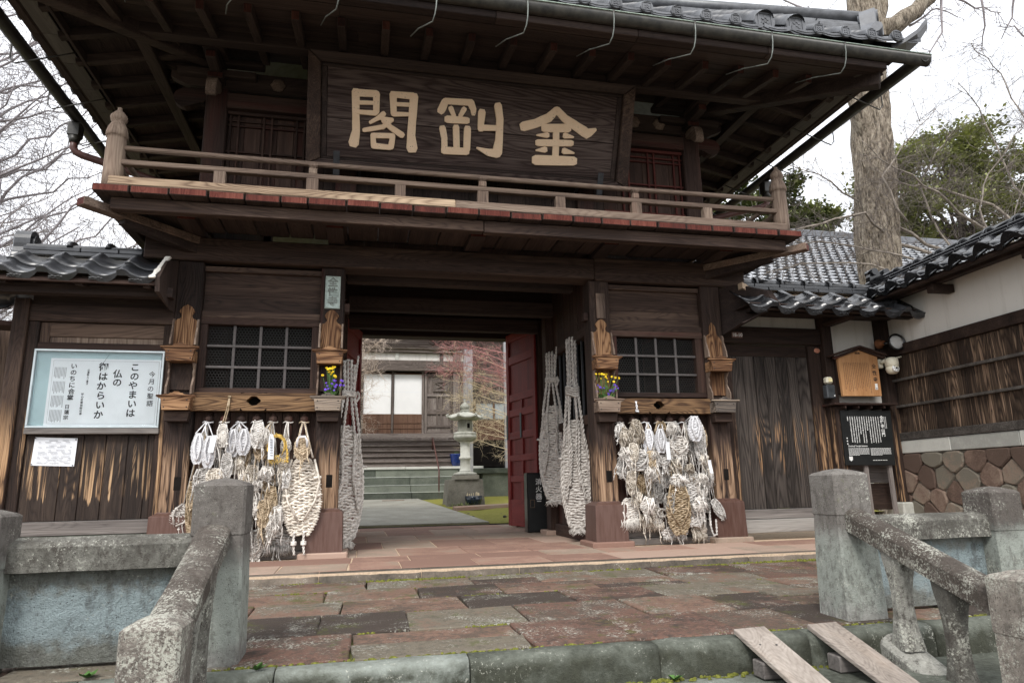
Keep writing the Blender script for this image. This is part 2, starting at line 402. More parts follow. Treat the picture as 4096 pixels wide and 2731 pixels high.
wsign = wood('signboard_timber', 'x', (.010, .0058, .0052), (.036, .022, .0185), (.13, .098, .084), rings=.75, grain=.75, bst=.9)
red_end = wood('red_painted_end_grain', 'z', (.030, .010, .008), (.095, .021, .014), (.20, .065, .045), bst=1.0, grain=1.4)
red_old = wood('old_red_end_grain', 'z', (.012, .007, .006), (.045, .013, .009), (.11, .04, .026), bst=.8, grain=1.2)
red_door = wset('red_lacquer_timber', (.12, .016, .015), (.22, .028, .025), (.31, .048, .04), bst=.25, rough=.6)
red_lat = wset('red_lattice_timber', (.045, .011, .009), (.10, .026, .02), (.17, .06, .046), bst=.3)
gold = gold_leaf('old_gold_paint')
copper = plain('aged_copper_sheet', (.115, .052, .036), .5, .3, 6, .1, .5, .25, alt=(.13, .075, .06), sxyz=(5, 5, .6))
zinc = plain('dull_zinc_wire', (.17, .185, .17), .55, .3, 20, 0, .4, .3)
verd = plain('verdigris_metal', (.36, .44, .37), .7, .35, 20, .2)
bronze = plain('patinated_bronze', (.36, .43, .39), .6, .3, 25, .25, alt=(.46, .54, .50))
bronze_d = plain('dark_bronze', (.17, .19, .17), .6, .3, 25, .2)
gutter_m = plain('dark_gutter_copper', (.022, .022, .019), .45, .5, 14, .1, .45, alt=(.045, .042, .034))
pipe_m = plain('brown_drainpipe', (.10, .045, .038), .45, .2, 8, .05)
tile_m = plain('glazed_roof_tile', (.045, .047, .052), .30, .45, 9, .15, .6)
tile_b = plain('black_glazed_tile', (.013, .014, .016), .18, .4, 8, .12, .6)
tile_g = plain('grey_roof_tile', (.10, .105, .115), .42, .35, 9, .2, .5)
plaster = limewash('white_plaster', (.64, .61, .55), (.74, .715, .66), (.42, .385, .32))
mortar = plain('cream_mortar', (.55, .42, .30), .95, .2, 40, .4, .1)
iron = plain('dark_iron', (.035, .036, .04), .5, .3, 30, .1, .5, .3)
steel = plain('brushed_steel', (.45, .45, .45), .35, .15, 15, .03, .5, .8)
grid_m = plain('weathered_grid_bar', (.085, .076, .073), .7, .25, 40, .2)
wire_m = plain('galvanised_wire', (.065, .063, .06), .55, .2, 50, 0, .4, .3)
black_p = plain('black_enamel', (.008, .008, .009), .28, .2, 10, .02, .5)
black_s = plain('black_sign_panel', (.014, .015, .015), .5, .2, 8, .03, .35)
white_p = plain('white_print', (.78, .78, .76), .7, .05, 10, 0, .2)
paper = plain('white_paper', (.74, .76, .79), .75, .05, 5, .04, .2)
paperb = plain('pale_blue_mount', (.37, .49, .52), .7, .08, 3, 0, .2)
ink = plain('brush_ink', (.022, .022, .025), .7, .2, 10, 0, .2)
pale_ink = plain('pale_print', (.30, .31, .33), .8, .2, 20, 0, .2)
shoji = plain('white_shoji_paper', (.80, .80, .79), .85, .04, 3, .02, .15)
alu = plain('aluminium_case_frame', (.48, .54, .56), .4, .1, 12, .02, .5, .4)
straw = plain('weathered_straw_rope', (.42, .355, .275), .95, .4, 22, .6, .1, alt=(.80, .74, .65))
straw_g = plain('grey_straw_rope', (.36, .34, .31), .95, .35, 24, .6, .1, alt=(.76, .735, .70))
straw_b = plain('brown_straw_rope', (.32, .23, .13), .95, .4, 26, .6, .1, alt=(.66, .54, .39))
straw_y = plain('fresh_yellow_straw', (.58, .40, .11), .9, .25, 26, .5, .1)
straw_p = plain('faded_pink_straw', (.46, .37, .36), .95, .25, 24, .6, .1)
rope_w = plain('pale_hemp_rope', (.56, .52, .475), .95, .3, 26, .55, .1, alt=(.82, .785, .73))
cloth = plain('white_cotton', (.54, .535, .54), .95, .10, 24, .6, .1, alt=(.80, .80, .82))
leaf_g = plain('evergreen_leaf', (.10, .135, .035), .5, .45, 1.3, 0, .3, alt=(.36, .385, .14))
bark_g = bark('ginkgo_bark')
bark_d = plain('dark_twig_bark', (.10, .085, .08), .9, .35, 6, .2, .2, alt=(.17, .145, .13))
bark_p = plain('purple_grey_twig_bark', (.27, .245, .25), .9, .25, 6, .1, .2)
bark_l = plain('pale_branch_bark', (.27, .235, .20), .9, .35, 6, .25, .2)
twig_y = plain('pale_yellow_twig', (.54, .45, .30), .85, .25, 6, 0, .2)
twig_r = plain('reddish_twig', (.44, .215, .20), .85, .3, 6, 0, .2)
pave_m = stone('red_tuff_paving', [(.060, .046, .038), (.165, .092, .069), (.10, .078, .06), (.21, .125, .092), (.165, .142, .108)], .88, lichen=.8, moss=.75, sc=1.1, bst=.9, rand=.7, spots=.3, mottle=.45)
plat_m = stone('swept_platform_stone', [(.24, .145, .112), (.33, .205, .155), (.30, .24, .185), (.40, .285, .225)], .85, sc=1.2, bst=.4, rand=.6)
edge_m = stone('rough_edging_stone', [(.06, .054, .045), (.15, .125, .10), (.25, .205, .165)], .9, sc=1.6, bst=.8, rand=.4, lichen=.3)
joint_m = stone('mossy_joint_soil', [(.035, .034, .018), (.07, .07, .028), (.12, .12, .042)], .95, sc=2, bst=.8, moss=.9)
kerb_m = stone('green_kerb_stone', [(.05, .054, .042), (.14, .15, .125), (.27, .295, .265)], .85, sc=1.2, bst=.8, lichen=.4, moss=.2, rand=.25, dark_tint=(.045, .047, .034))
bal_m = stone('weathered_balustrade_stone', [(.10, .095, .085), (.20, .195, .18), (.33, .325, .30)], .9, lichen=.6, sc=1.5, bst=.8, spots=.5, topdark=(.44, .54, (.145, .12, .105), .6), blue=(-.02, .16, .36, .56, (.34, .365, .325)), mottle=.5, moss=.25)
rail_m = stone('lichened_rail_stone', [(.075, .062, .052), (.17, .148, .128), (.32, .285, .245)], .9, lichen=1.3, sc=1.6, bst=.9, spots=.7, mottle=.55)
rail2_m = stone('grey_lichened_stone', [(.09, .085, .073), (.21, .205, .18), (.38, .375, .335)], .9, lichen=1.0, sc=1.5, bst=.9, spots=.6, mottle=.8)
panel_m = stone('chipped_blue_green_stone', [(.16, .165, .14), (.25, .26, .235), (.33, .345, .32)], .9, sc=1.1, bst=1.0, blue=(.06, .18, .30, .40, (.40, .485, .50)), spots=.3, dis=.06, mottle=.5, lichen=.3)
wallst_m = stone('brown_wall_stone', [(.13, .088, .068), (.22, .15, .115), (.31, .235, .18), (.21, .19, .15)], .9, sc=1.8, bst=1.0, rand=.8, dis=.03)
band_m = stone('pale_granite_band', [(.32, .32, .29), (.44, .44, .40), (.54, .54, .49)], .85, sc=2, bst=.3, lichen=.2)
lant_m = stone('mossy_granite', [(.24, .24, .20), (.42, .42, .37), (.56, .56, .50)], .85, sc=2.2, bst=.5, moss=.25)
lbase_m = stone('dark_lantern_base', [(.075, .07, .06), (.15, .14, .115), (.23, .215, .18)], .9, sc=1.3, bst=.6, moss=.2)
step_m = stone('green_tuff_step', [(.05, .058, .046), (.10, .112, .09), (.17, .185, .15)], .85, sc=1.2, bst=.4)
path_m = stone('concrete_path', [(.22, .21, .175), (.32, .31, .265), (.42, .41, .36)], .85, sc=.8, bst=.2, moss=.15)
moss_m = stone('bright_moss', [(.06, .06, .014), (.14, .145, .026), (.235, .225, .05)], .95, sc=5, bst=1.0)
soil_m = stone('dark_soil', [(.06, .05, .04), (.11, .095, .075), (.17, .15, .12)], .95, sc=1, bst=.6)
blue_pot = plain('blue_glaze', (.010, .030, .16), .15, .4, 7, .03, .6)
teal_pot = plain('dark_teal_glaze', (.008, .016, .028), .15, .4, 7, .03, .6)
flower_y = plain('yellow_petal', (.80, .56, .02), .6, .15, 40, 0, .3)
flower_v = plain('violet_petal', (.12, .055, .42), .6, .3, 40, 0, .3)
stem_g = plain('flower_stem', (.06, .13, .03), .6, .3, 30, 0, .3)
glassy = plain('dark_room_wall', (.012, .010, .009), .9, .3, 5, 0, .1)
lens_m = plain('frosted_lamp_glass', (.62, .62, .60), .25, .08, 10, .05, .5)
cream_p = plain('cream_plastic', (.70, .66, .52), .45, .06, 8, 0, .4)
grey_p = plain('dark_grey_plastic', (.05, .055, .06), .5, .2, 12, .03, .4)
rust_m = plain('rusty_metal', (.20, .08, .035), .8, .35, 16, .3, .2)
brown_tag = plain('brown_enamel_plate', (.16, .085, .065), .5, .12, 12, .02, .4)
# ================================================================== GROUND, PAVING, KERB
def zt(y): return -.075 - .025 * max(0, min(1.4, (-1.36 - y) / 2.57))
def rect_j(x0, x1, y0, y1, g, j, rg):
    g /= 2; q = []
    for (x, y) in ((x0 + g, y0 + g), (x1 - g, y0 + g), (x1 - g, y1 - g), (x0 + g, y1 - g)):
        q.append((x + rg.uniform(-j, j), y + rg.uniform(-j, j)))
    o = []
    for i in range(4):
        a, b = q[i], q[(i + 1) % 4]; o.append(a)
        for u in (.33, .67): o.append((a[0] + (b[0] - a[0]) * u + rg.uniform(-j, j) * .35, a[1] + (b[1] - a[1]) * u + rg.uniform(-j, j) * .35))
    return o
def flag(parent, poly, z, mat, th=.05, ch=.008, name='paving_stone', tilt=0., rg=random):
    cx = sum(p[0] for p in poly) / len(poly); cy = sum(p[1] for p in poly) / len(poly)
    m = MB(); ax, ay = rg.uniform(-tilt, tilt), rg.uniform(-tilt, tilt)
    m.prism(poly, (0, 0, 0), (1, 0, 0), (0, 1, 0), (0, 0, 1), th, ch)
    zz = z(cy) if callable(z) else z
    for i, (x, y, w) in enumerate(m.v): m.v[i] = (x, y, w - th + (z(y) if callable(z) else z) + (x - cx) * ax + (y - cy) * ay)
    return m.build(name, mat, parent, None if parent else (cx, cy, zz))
def ground():
    g = MB().box(-400, 400, -400, 900, -1.6, -.93, 0).build('ground', soil_m); tag(g, 'dark bare earth stretching away around the temple gate', 'ground', kind='structure')
    rg = random.Random(3)
    # inner courtyard earth, rising gently towards the hall
    m = MB(); m.quad((-40, 5.02, .0), (40, 5.02, .0), (40, 60, .9), (-40, 60, .9))
    vs = []; fs = []
    n = 60
    def cz(y): return .020 + .0422 * (min(y, 14) - 5)
    m = MB()
    xs = [-30, -8, -3] + [-1.2 + .22 * i for i in range(26)] + [6, 10, 30]; ys = [5.0 + .3 * i for i in range(29)] + [16, 22, 40]
    for y in ys:
        for x in xs:
            vs.append((x, y, cz(y) + (.03 * mnoise.noise((x * 1.7, y * 1.7, 0)) if 5.1 < y < 13 else 0)))
    for j in range(len(ys) - 1):
        for i in range(len(xs) - 1):
            a = j * len(xs) + i; fs.append((a, a + 1, a + 1 + len(xs), a + len(xs)))
    m.add(vs, fs, True); o = m.build('moss_ground', moss_m, loc=(0, 8, 0)); tag(o, 'bright green mossy ground beside the courtyard path', 'ground', kind='structure')
    # courtyard path slab
    m = MB(); z0 = .05
    def pz(y): return .046 + .0422 * (y - 5)
    a = [(-2.2, 5.06), (1.10, 5.06), (.40, 12.62), (-2.6, 12.62)]
    vs = [(x, y, pz(y)) for x, y in a] + [(x, y, pz(y) - .12) for x, y in a]
    m.add(vs, [(0, 1, 2, 3), (4, 7, 6, 5), (0, 4, 5, 1), (1, 5, 6, 2), (2, 6, 7, 3), (3, 7, 4, 0)])
    o = m.build('path', path_m, loc=(-.7, 8, .1)); tag(o, 'pale concrete path leading through the gate to the hall steps', 'path', kind='structure')
    tag(MB().box(-.62, -.02, 11.9, 12.02, pz(12) - .02, pz(12) + .006, .003).build('drain_cover', rust_m, loc=(-.3, 11.95, pz(12))), 'narrow rusty drain cover set in the path before the hall steps', 'drain cover')
    # lower flight of stone steps in front of the kerb
    st = thing('lower_steps', 'worn stone steps going down in front of the kerb', 'steps', (0, -4.9, -.93)); st['kind'] = 'structure'
    zz = -.265; y = -4.06
    for k in range(5):
        x = -3.4
        while x < 3.4:
            w = rg.uniform(.7, 1.3); x1 = min(3.4, x + w)
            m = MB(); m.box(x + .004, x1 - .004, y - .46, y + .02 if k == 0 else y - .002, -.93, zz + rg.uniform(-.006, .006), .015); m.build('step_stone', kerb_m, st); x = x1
        zz -= .165; y -= .42
    return st
ground()
def terrace():
    rg = random.Random(11)
    T = MB().box(-6.2, 6.2, -3.95, -1.3, -.93, -.118, 0).build('terrace', joint_m); tag(T, 'landing of mossy reddish paving stones between the balustrades', 'terrace', kind='structure')
    Y = [-1.365, -1.84, -2.30, -2.80, -3.36, -3.93]
    for r in range(len(Y) - 1):
        x = -5.2 + rg.uniform(-.3, .3)
        while x < 5.6:
            w = rg.uniform(.45, .92) if abs(x) < 2 else rg.uniform(.6, 1.0); x1 = x + w
            y1, y0 = Y[r], Y[r + 1]
            if w > .5 and rg.random() < .30 and -2.6 < x < 3:      # course split in two thin stones
                ym = y0 + (y1 - y0) * rg.uniform(.4, .6)
                for a, b in ((y0, ym), (ym, y1)):
                    flag(T, rect_j(x, x1, a, b, .007, .012, rg), lambda y, e=rg.uniform(-.005, .006): zt(y) + e, pave_m, .045, .006, tilt=.008, rg=rg)
            else:
                flag(T, rect_j(x, x1, y0 + (rg.uniform(-.035, .035) if r < 4 else 0), y1, .007, .014, rg), lambda y, e=rg.uniform(-.005, .006): zt(y) + e, pave_m, .045, .007, tilt=.008, rg=rg)
            x = x1
    # kerb of long dressed stones
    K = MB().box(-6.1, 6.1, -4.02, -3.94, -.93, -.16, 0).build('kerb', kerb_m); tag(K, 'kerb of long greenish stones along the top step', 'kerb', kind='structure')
    xs = [-6, -4.6, -3.4, -2.35, -1.54, -.665, .285, 1.13, 1.9, 3.0, 4.3, 6]
    for a, b in zip(xs, xs[1:]):
        m = MB(); n = max(3, int((b - a) / .12)); prof = [(-3.935, -.17), (-3.935, -.112), (-3.95, -.102), (-4.03, -.106), (-4.055, -.122), (-4.066, -.16), (-4.07, -.27)]
        vs = []
        for i in range(n + 1):
            x = a + .004 + (b - a - .008) * i / n
            for k, (yy, z) in enumerate(prof):
                e = mnoise.noise((x * 6, k * 3.1, 2.0)) * .007 if 1 < k < 6 else 0
                vs.append((x, yy + e, z + e * .8))
        P = len(prof); fs = [(i * P + k, i * P + k + 1, (i + 1) * P + k + 1, (i + 1) * P + k) for i in range(n) for k in range(P - 1)]
        fs += [tuple(range(P))[::-1], tuple(n * P + k for k in range(P))]
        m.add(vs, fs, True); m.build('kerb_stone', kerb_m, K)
    # raised platform under the gate
    P = MB().box(-5.2, 5.7, -1.345, 5.0, -.5, -.006, 0).build('gate_platform', mortar); tag(P, 'low platform of pinkish swept flagstones under the gate', 'platform', kind='structure')
    rg = random.Random(5)
    def row(y0, y1, xs, mat=plat_m, th=.04):
        for a, b in zip(xs, xs[1:]): flag(P, rect_j(a, b, y0, y1, .012, .006, rg), rg.uniform(-.001, .003), mat, th, .005, rg=rg)
    xs0 = [-5.1, -4.2, -3.3, -2.62, -1.88, -1.28, -.82, -.13, .56, 1.22, 1.92, 2.62, 3.3, 4.0, 4.8, 5.6]
    row(-1.2, -.62, xs0); row(-.62, -.10, [-5.1, -4.3, -3.4, -2.4, -1.26, -.70, .0, .68, 1.30, 2.3, 3.1, 4.1, 5.6])
    row(-.10, .78, [-1.5, -1.22, -.78, -.06, .62, 1.26, 1.5]); row(.78, 1.75, [-1.5, -.92, -.30, .42, 1.02, 1.5]); row(1.75, 2.9, [-1.5, -1.1, -.42, .30, .96, 1.5]); row(2.9, 4.1, [-1.5, -.8, -.1, .6, 1.5]); row(4.1, 4.95, [-2, -1.2, -.3, .5, 1.2, 2])
    x = -5.15
    while x < 5.6:                                     # edging stones with a rough dark front
        w = rg.uniform(.8, 1.5); b = min(5.65, x + w)
        m = MB(); n = int((b - x) / .05) + 2; vs = []; prof = [(-1.2, -.06), (-1.206, -.001), (-1.30, -.002), (-1.335, -.010), (-1.352, -.03), (-1.362, -.13)]
        for i in range(n + 1):
            xx = x + .003 + (b - x - .006) * i / n
            for k, (yy, z) in enumerate(prof):
                e = mnoise.noise((xx * 7, k * 2.7, 9.0)) * .010 if k > 2 else 0
                vs.append((xx, yy + e, z - abs(e) * .6))
        q = len(prof); m.add(vs, [(i * q + k, i * q + k + 1, (i + 1) * q + k + 1, (i + 1) * q + k) for i in range(n) for k in range(q - 1)] + [tuple(range(q))[::-1], tuple(n * q + k for k in range(q))], True)
        m.build('edging_stone', edge_m, P); x = b
    # moss cushions in the angle of the step and in joints
    m = MB(); rg = random.Random(8)
    def cushion(x, y, z, r, h):
        k = 7; vs = []
        for (f, zz) in ((1, 0), (.8, .6), (.4, .95)):
            for j in range(k):
                a = 2 * math.pi * j / k + f; q = r * f * rg.uniform(.8, 1.2); vs.append((x + q * math.cos(a), y + q * .55 * math.sin(a), z + h * zz))
        vs.append((x, y, z + h)); fs = [(l * k + j, l * k + (j + 1) % k, (l + 1) * k + (j + 1) % k, (l + 1) * k + j) for l in range(2) for j in range(k)] + [(2 * k + j, 2 * k + (j + 1) % k, 3 * k) for j in range(k)]
        m.add(vs, fs, True)
    for i in range(900):
        x = rg.uniform(-1.9, 3.4); dens = .35 + .65 * (mnoise.noise((x * 1.3, 4.0, 0)) > -.05) + .9 * (x > 2.25)
        if rg.random() < dens * .6: cushion(x, -1.372 - rg.random() ** 2 * .045, zt(-1.37) - .004, rg.uniform(.008, .026), rg.uniform(.006, .016) * (1.5 if x > 2.25 else 1))
    for r in range(1, len(Y)):
        for i in range(260):
            x = rg.uniform(-1.9, 3)
            if mnoise.noise((x * 1.6, r * 5.0, 3)) > .08: cushion(x, Y[r] + rg.gauss(0, .014), zt(Y[r]) - .008, rg.uniform(.005, .016), rg.uniform(.006, .012))
    for i in range(260):
        x = rg.uniform(-2, 2.6)
        if mnoise.noise((x * 1.1, 1.0, 7)) > -.05: cushion(x, -3.932 + rg.uniform(-.012, .01), -.108, rg.uniform(.006, .02), rg.uniform(.005, .012))
    for i in range(220):
        x = rg.uniform(-1.6, 1.3); cushion(x, -4.075 - rg.random() ** 2 * .05, -.266, rg.uniform(.008, .022), rg.uniform(.006, .014))
    o = m.build('moss', plain('cushion_moss', (.075, .085, .016), .95, .45, 60, .6, .1, alt=(.20, .205, .045)), loc=(0, -2.5, -.1)); tag(o, 'bright green moss cushions along the platform step and paving joints', 'moss', kind='stuff')
    # weeds
    for (x, y, z, s, lab) in ((-1.62, -4.0, -.1, .05, 'small green weed sprouting at the kerb beside the left baluster post'), (.34, -4.09, -.262, .055, 'small leafy weed growing at the foot of the kerb'), (-2.33, -3.92, -.1, .06, 'thin yellowish weed under the left panel wall')):
        m = MB(); rg = random.Random(int(x * 100))
        for k in range(9):
            a = rg.uniform(0, 6.28); l = s * rg.uniform(.6, 1.2); w = l * .28; d = Vector((math.cos(a), math.sin(a), rg.uniform(.3, 1.0))).normalized(); sx = d.cross(Vector((0, 0, 1))).normalized()
            p = Vector((x, y, z)); m.add([p, p + d * l * .5 + sx * w, p + d * l, p + d * l * .5 - sx * w], [(0, 1, 2, 3)])
        tag(m.build('weed', stem_g, loc=(x, y, z)), lab, 'weed')
    return T
terrace()

# ================================================================== STONE BALUSTRADES
def cap_post(x, y, w, z0, z1, apex, mat, parent, name='post', taper=.0):
    h = w / 2; m = MB(); c = .012
    def ring(r, z):
        k = []
        for sx, sy in ((-1, -1), (1, -1), (1, 1), (-1, 1)):
            a = (x + sx * r, y + sy * (r - c), z); b = (x + sx * (r - c), y + sy * r, z); k += [b, a] if sx * sy > 0 and False else ([a, b] if sx * sy > 0 else [b, a])
        return k
    zs = [(h + taper, z0), (h + taper * .6, z0 + (z1 - z0) * .4), (h, z1 - .245), (h + .004, z1 - .24), (h + .004, z1 - .012), (h - .008, z1), (h * .45, z1 + (apex - z1) * .75), (.01, apex)]
    vs = []
    for r, z in zs: vs += ring(max(r, .013), z)
    fs = [(l * 8 + j, l * 8 + (j + 1) % 8, (l + 1) * 8 + (j + 1) % 8, (l + 1) * 8 + j) for l in range(len(zs) - 1) for j in range(8)]
    fs += [tuple(range(8))[::-1], tuple((len(zs) - 1) * 8 + j for j in range(8))]
    m.add(vs, fs); return m.build(name, mat, parent)
def round_rail(a, b, w, th, mat, parent, name='handrail'):
    """rail with a rounded top running from a to b (a, b on the underside line)"""
    a, b = Vector(a), Vector(b); d = (b - a).normalized(); x = d.cross(Vector((0, 0, 1))).normalized()
    prof = [(-w / 2, 0), (w / 2, 0), (w / 2, th * .70), (w * .44, th * .81), (w * .25, th * .95), (0, th), (-w * .25, th * .95), (-w * .44, th * .81), (-w / 2, th * .70)]
    vs = []; n = 10
    for i in range(n + 1):
        q = a.lerp(b, i / n)
        for (s, z) in prof:
            e = mnoise.noise((q.x * 9 + s * 30, q.y * 9, z * 30)) * .003; vs.append(q + x * (s + e) + Vector((0, 0, z + e)))
    P = len(prof); m = MB()
    m.add(vs, [(i * P + k, i * P + (k + 1) % P, (i + 1) * P + (k + 1) % P, (i + 1) * P + k) for i in range(n) for k in range(P)] + [tuple(range(P))[::-1], tuple(n * P + k for k in range(P))])
    return m.build(name, mat, parent)
def baluster(x, y, z0, z1a, z1b, parent):
    m = MB(); vs = []; n = 9
    for i in range(n + 1):
        u = i / n; pin = .012 * math.sin(math.pi * min(1, u * 1.1)); h = .066 - pin; c = .018 + .022 * math.sin(math.pi * u)
        for sx, sy in ((-1, -1), (1, -1), (1, 1), (-1, 1)):
            zt_ = (z1a if sy < 0 else z1b); z = z0 + (zt_ - z0) * u
            a = (x + sx * h, y + sy * (h - c), z); b = (x + sx * (h - c), y + sy * h, z); vs += [a, b] if sx * sy > 0 else [b, a]
    m.add(vs, [(l * 8 + j, l * 8 + (j + 1) % 8, (l + 1) * 8 + (j + 1) % 8, (l + 1) * 8 + j) for l in range(n) for j in range(8)] + [tuple(range(8))[::-1], tuple(n * 8 + j for j in range(8))])
    return m.build('baluster', rail2_m, parent)
def slab_rail(x0, x1, y0, y1, z0, z1, parent, mat, name='rail'):
    m = MB(); n = 8; vs = []; prof = [(y0, z0), (y0, z1 - .03), (y0 + .02, z1 - .008), ((y0 + y1) / 2, z1 + .012), (y1 - .02, z1 - .005), (y1, z1 - .03), (y1, z0)]
    for i in range(n + 1):
        x = x0 + (x1 - x0) * i / n
        for k, (y, z) in enumerate(prof): vs.append((x, y, z + mnoise.noise((x * 5, k, 3)) * .003))
    P = len(prof); m.add(vs, [(i * P + k, i * P + (k + 1) % P, (i + 1) * P + (k + 1) % P, (i + 1) * P + k) for i in range(n) for k in range(P)] + [tuple(range(P))[::-1], tuple(n * P + k for k in range(P))])
    return m.build(name, mat, parent)
def panel(x0, x1, y0, y1, z0, z1, parent, seed):
    m = MB(); nx, nz = 22, 10; vs = []
    for j in range(nz + 1):
        for i in range(nx + 1):
            x = x0 + (x1 - x0) * i / nx; z = z0 + (z1 - z0) * j / nz
            if j == 0: z += .014 * max(0, mnoise.noise((x * 5, seed, 0)))
            vs.append((x, y0 + .010 * mnoise.noise((x * 7, z * 7, seed)) + .006 * mnoise.noise((x * 19, z * 19, seed)), z))
    k = len(vs); vs += [(x0, y1, z0), (x1, y1, z0), (x1, y1, z1), (x0, y1, z1)]
    fs = [(j * (nx + 1) + i, j * (nx + 1) + i + 1, (j + 1) * (nx + 1) + i + 1, (j + 1) * (nx + 1) + i) for j in range(nz) for i in range(nx)]
    fs += [(k, k + 3, k + 2, k + 1), tuple([nz * (nx + 1) + i for i in range(nx + 1)] + [k + 2, k + 3]), tuple([i for i in range(nx + 1)][::-1] + [k, k + 1])]
    m.add(vs, fs); return m.build('panel', panel_m, parent)
def balustrades():
    L = thing('stone_balustrade', 'weathered stone balustrade left of the steps with its sloping handrail', 'balustrade', (-1.85, -3.75, -.1), 'stone balustrades flanking the steps')
    cap_post(-1.8475, -3.755, .233, -.105, .722, .748, bal_m, L, taper=.012)
    cap_post(-2.865, -3.79, .215, -.105, .60, .626, bal_m, L)
    slab_rail(-2.757, -1.966, -3.80, -3.63, .336, .475, L, rail2_m); panel(-2.76, -1.965, -3.735, -3.66, -.078, .333, L, 3.0)
    slab_rail(-4.9, -2.974, -3.80, -3.63, .336, .475, L, rail2_m); panel(-4.9, -2.973, -3.735, -3.66, -.09, .333, L, 5.0)
    round_rail((-1.862, -3.874, .432), (-1.868, -4.575, .142), .150, .100, rail_m, L)
    cap_post(-1.872, -4.672, .19, -.60, .236, .262, rail_m, L, 'newel_post')
    for y, dz in ((-4.10, 0), (-4.36, -.1)): baluster(-1.866, y, -.30 + dz, .432 + .41 * (y - .066 + 3.874), .432 + .41 * (y + .066 + 3.874), L)
    round_rail((-1.866, -3.98, -.26), (-1.866, -4.575, -.50), .17, .10, rail2_m, L, 'base_rail')
    Rr = thing('stone_balustrade', 'weathered stone balustrade right of the steps with two open balusters', 'balustrade', (1.645, -3.75, -.1), 'stone balustrades flanking the steps')
    cap_post(1.645, -3.755, .233, -.105, .722, .748, bal_m, Rr, taper=.016)
    cap_post(2.80, -3.70, .225, -.105, .595, .622, bal_m, Rr)
    slab_rail(1.764, 2.686, -3.77, -3.60, .318, .455, Rr, rail2_m); panel(1.765, 2.685, -3.70, -3.64, -.078, .315, Rr, 8.0)
    slab_rail(2.914, 4.9, -3.77, -3.60, .318, .455, Rr, rail2_m); panel(2.913, 4.9, -3.70, -3.64, -.09, .315, Rr, 11.0)
    round_rail((1.645, -3.874, .392), (1.645, -4.775, .072), .150, .128, rail_m, Rr)
    cap_post(1.665, -4.885, .23, -.75, .258, .285, rail_m, Rr, 'newel_post')
    for y in (-4.155, -4.475): baluster(1.645, y, -.19 + .42 * (y + 4.155), .392 + .355 * (y - .066 + 3.874), .392 + .355 * (y + .066 + 3.874), Rr)
    round_rail((1.645, -4.01, -.235), (1.645, -4.775, -.56), .20, .125, rail2_m, Rr, 'base_rail')
balustrades()
# wooden ramp boards laid over the steps
def ramps():
    for i, (x0, x1, lab) in enumerate(((.73, .925, 'grey weathered ramp board laid over the kerb, nearer the middle of the steps'), (1.158, 1.348, 'browner ramp board with a pale orange end, next to the right handrail'))):
        t = thing('ramp_board', lab, 'ramp', ((x0 + x1) / 2, -3.85, -.08), 'wooden ramp boards over the steps')
        d = .12
        m = MB(); m.bar(((x0 + x1) / 2, -3.985 - .01 * i, -.078), ((x0 + x1) / 2 + d * 1.3, -5.5, -.078 - .375 * 1.515), .192, .026, .004); m.build('plank', wramp, t)
        for k, yy in enumerate((-4.17, -4.62)):
            z = -.078 - .375 * (-3.985 - yy) - .016; m = MB(); m.box((x0 + x1) / 2 - .075, (x0 + x1) / 2 + .10, yy - .05, yy + .05, -.595 if yy < -4.5 else -.262, z - .02, .006); m.build('support_block', wgreyx, t)
        m = MB()
        for (a, b) in ((.055, .15), (.14, .16), (.06, .62), (.15, .63)): 
            y = -3.985 - b; z = -.078 + .0135 - .375 * b; m.lathe([(.006, 0), (.006, .003), (.002, .004)], (x0 + a + d * b / 1.7, y, z), 8)
        m.build('screw', iron, t)
ramps()
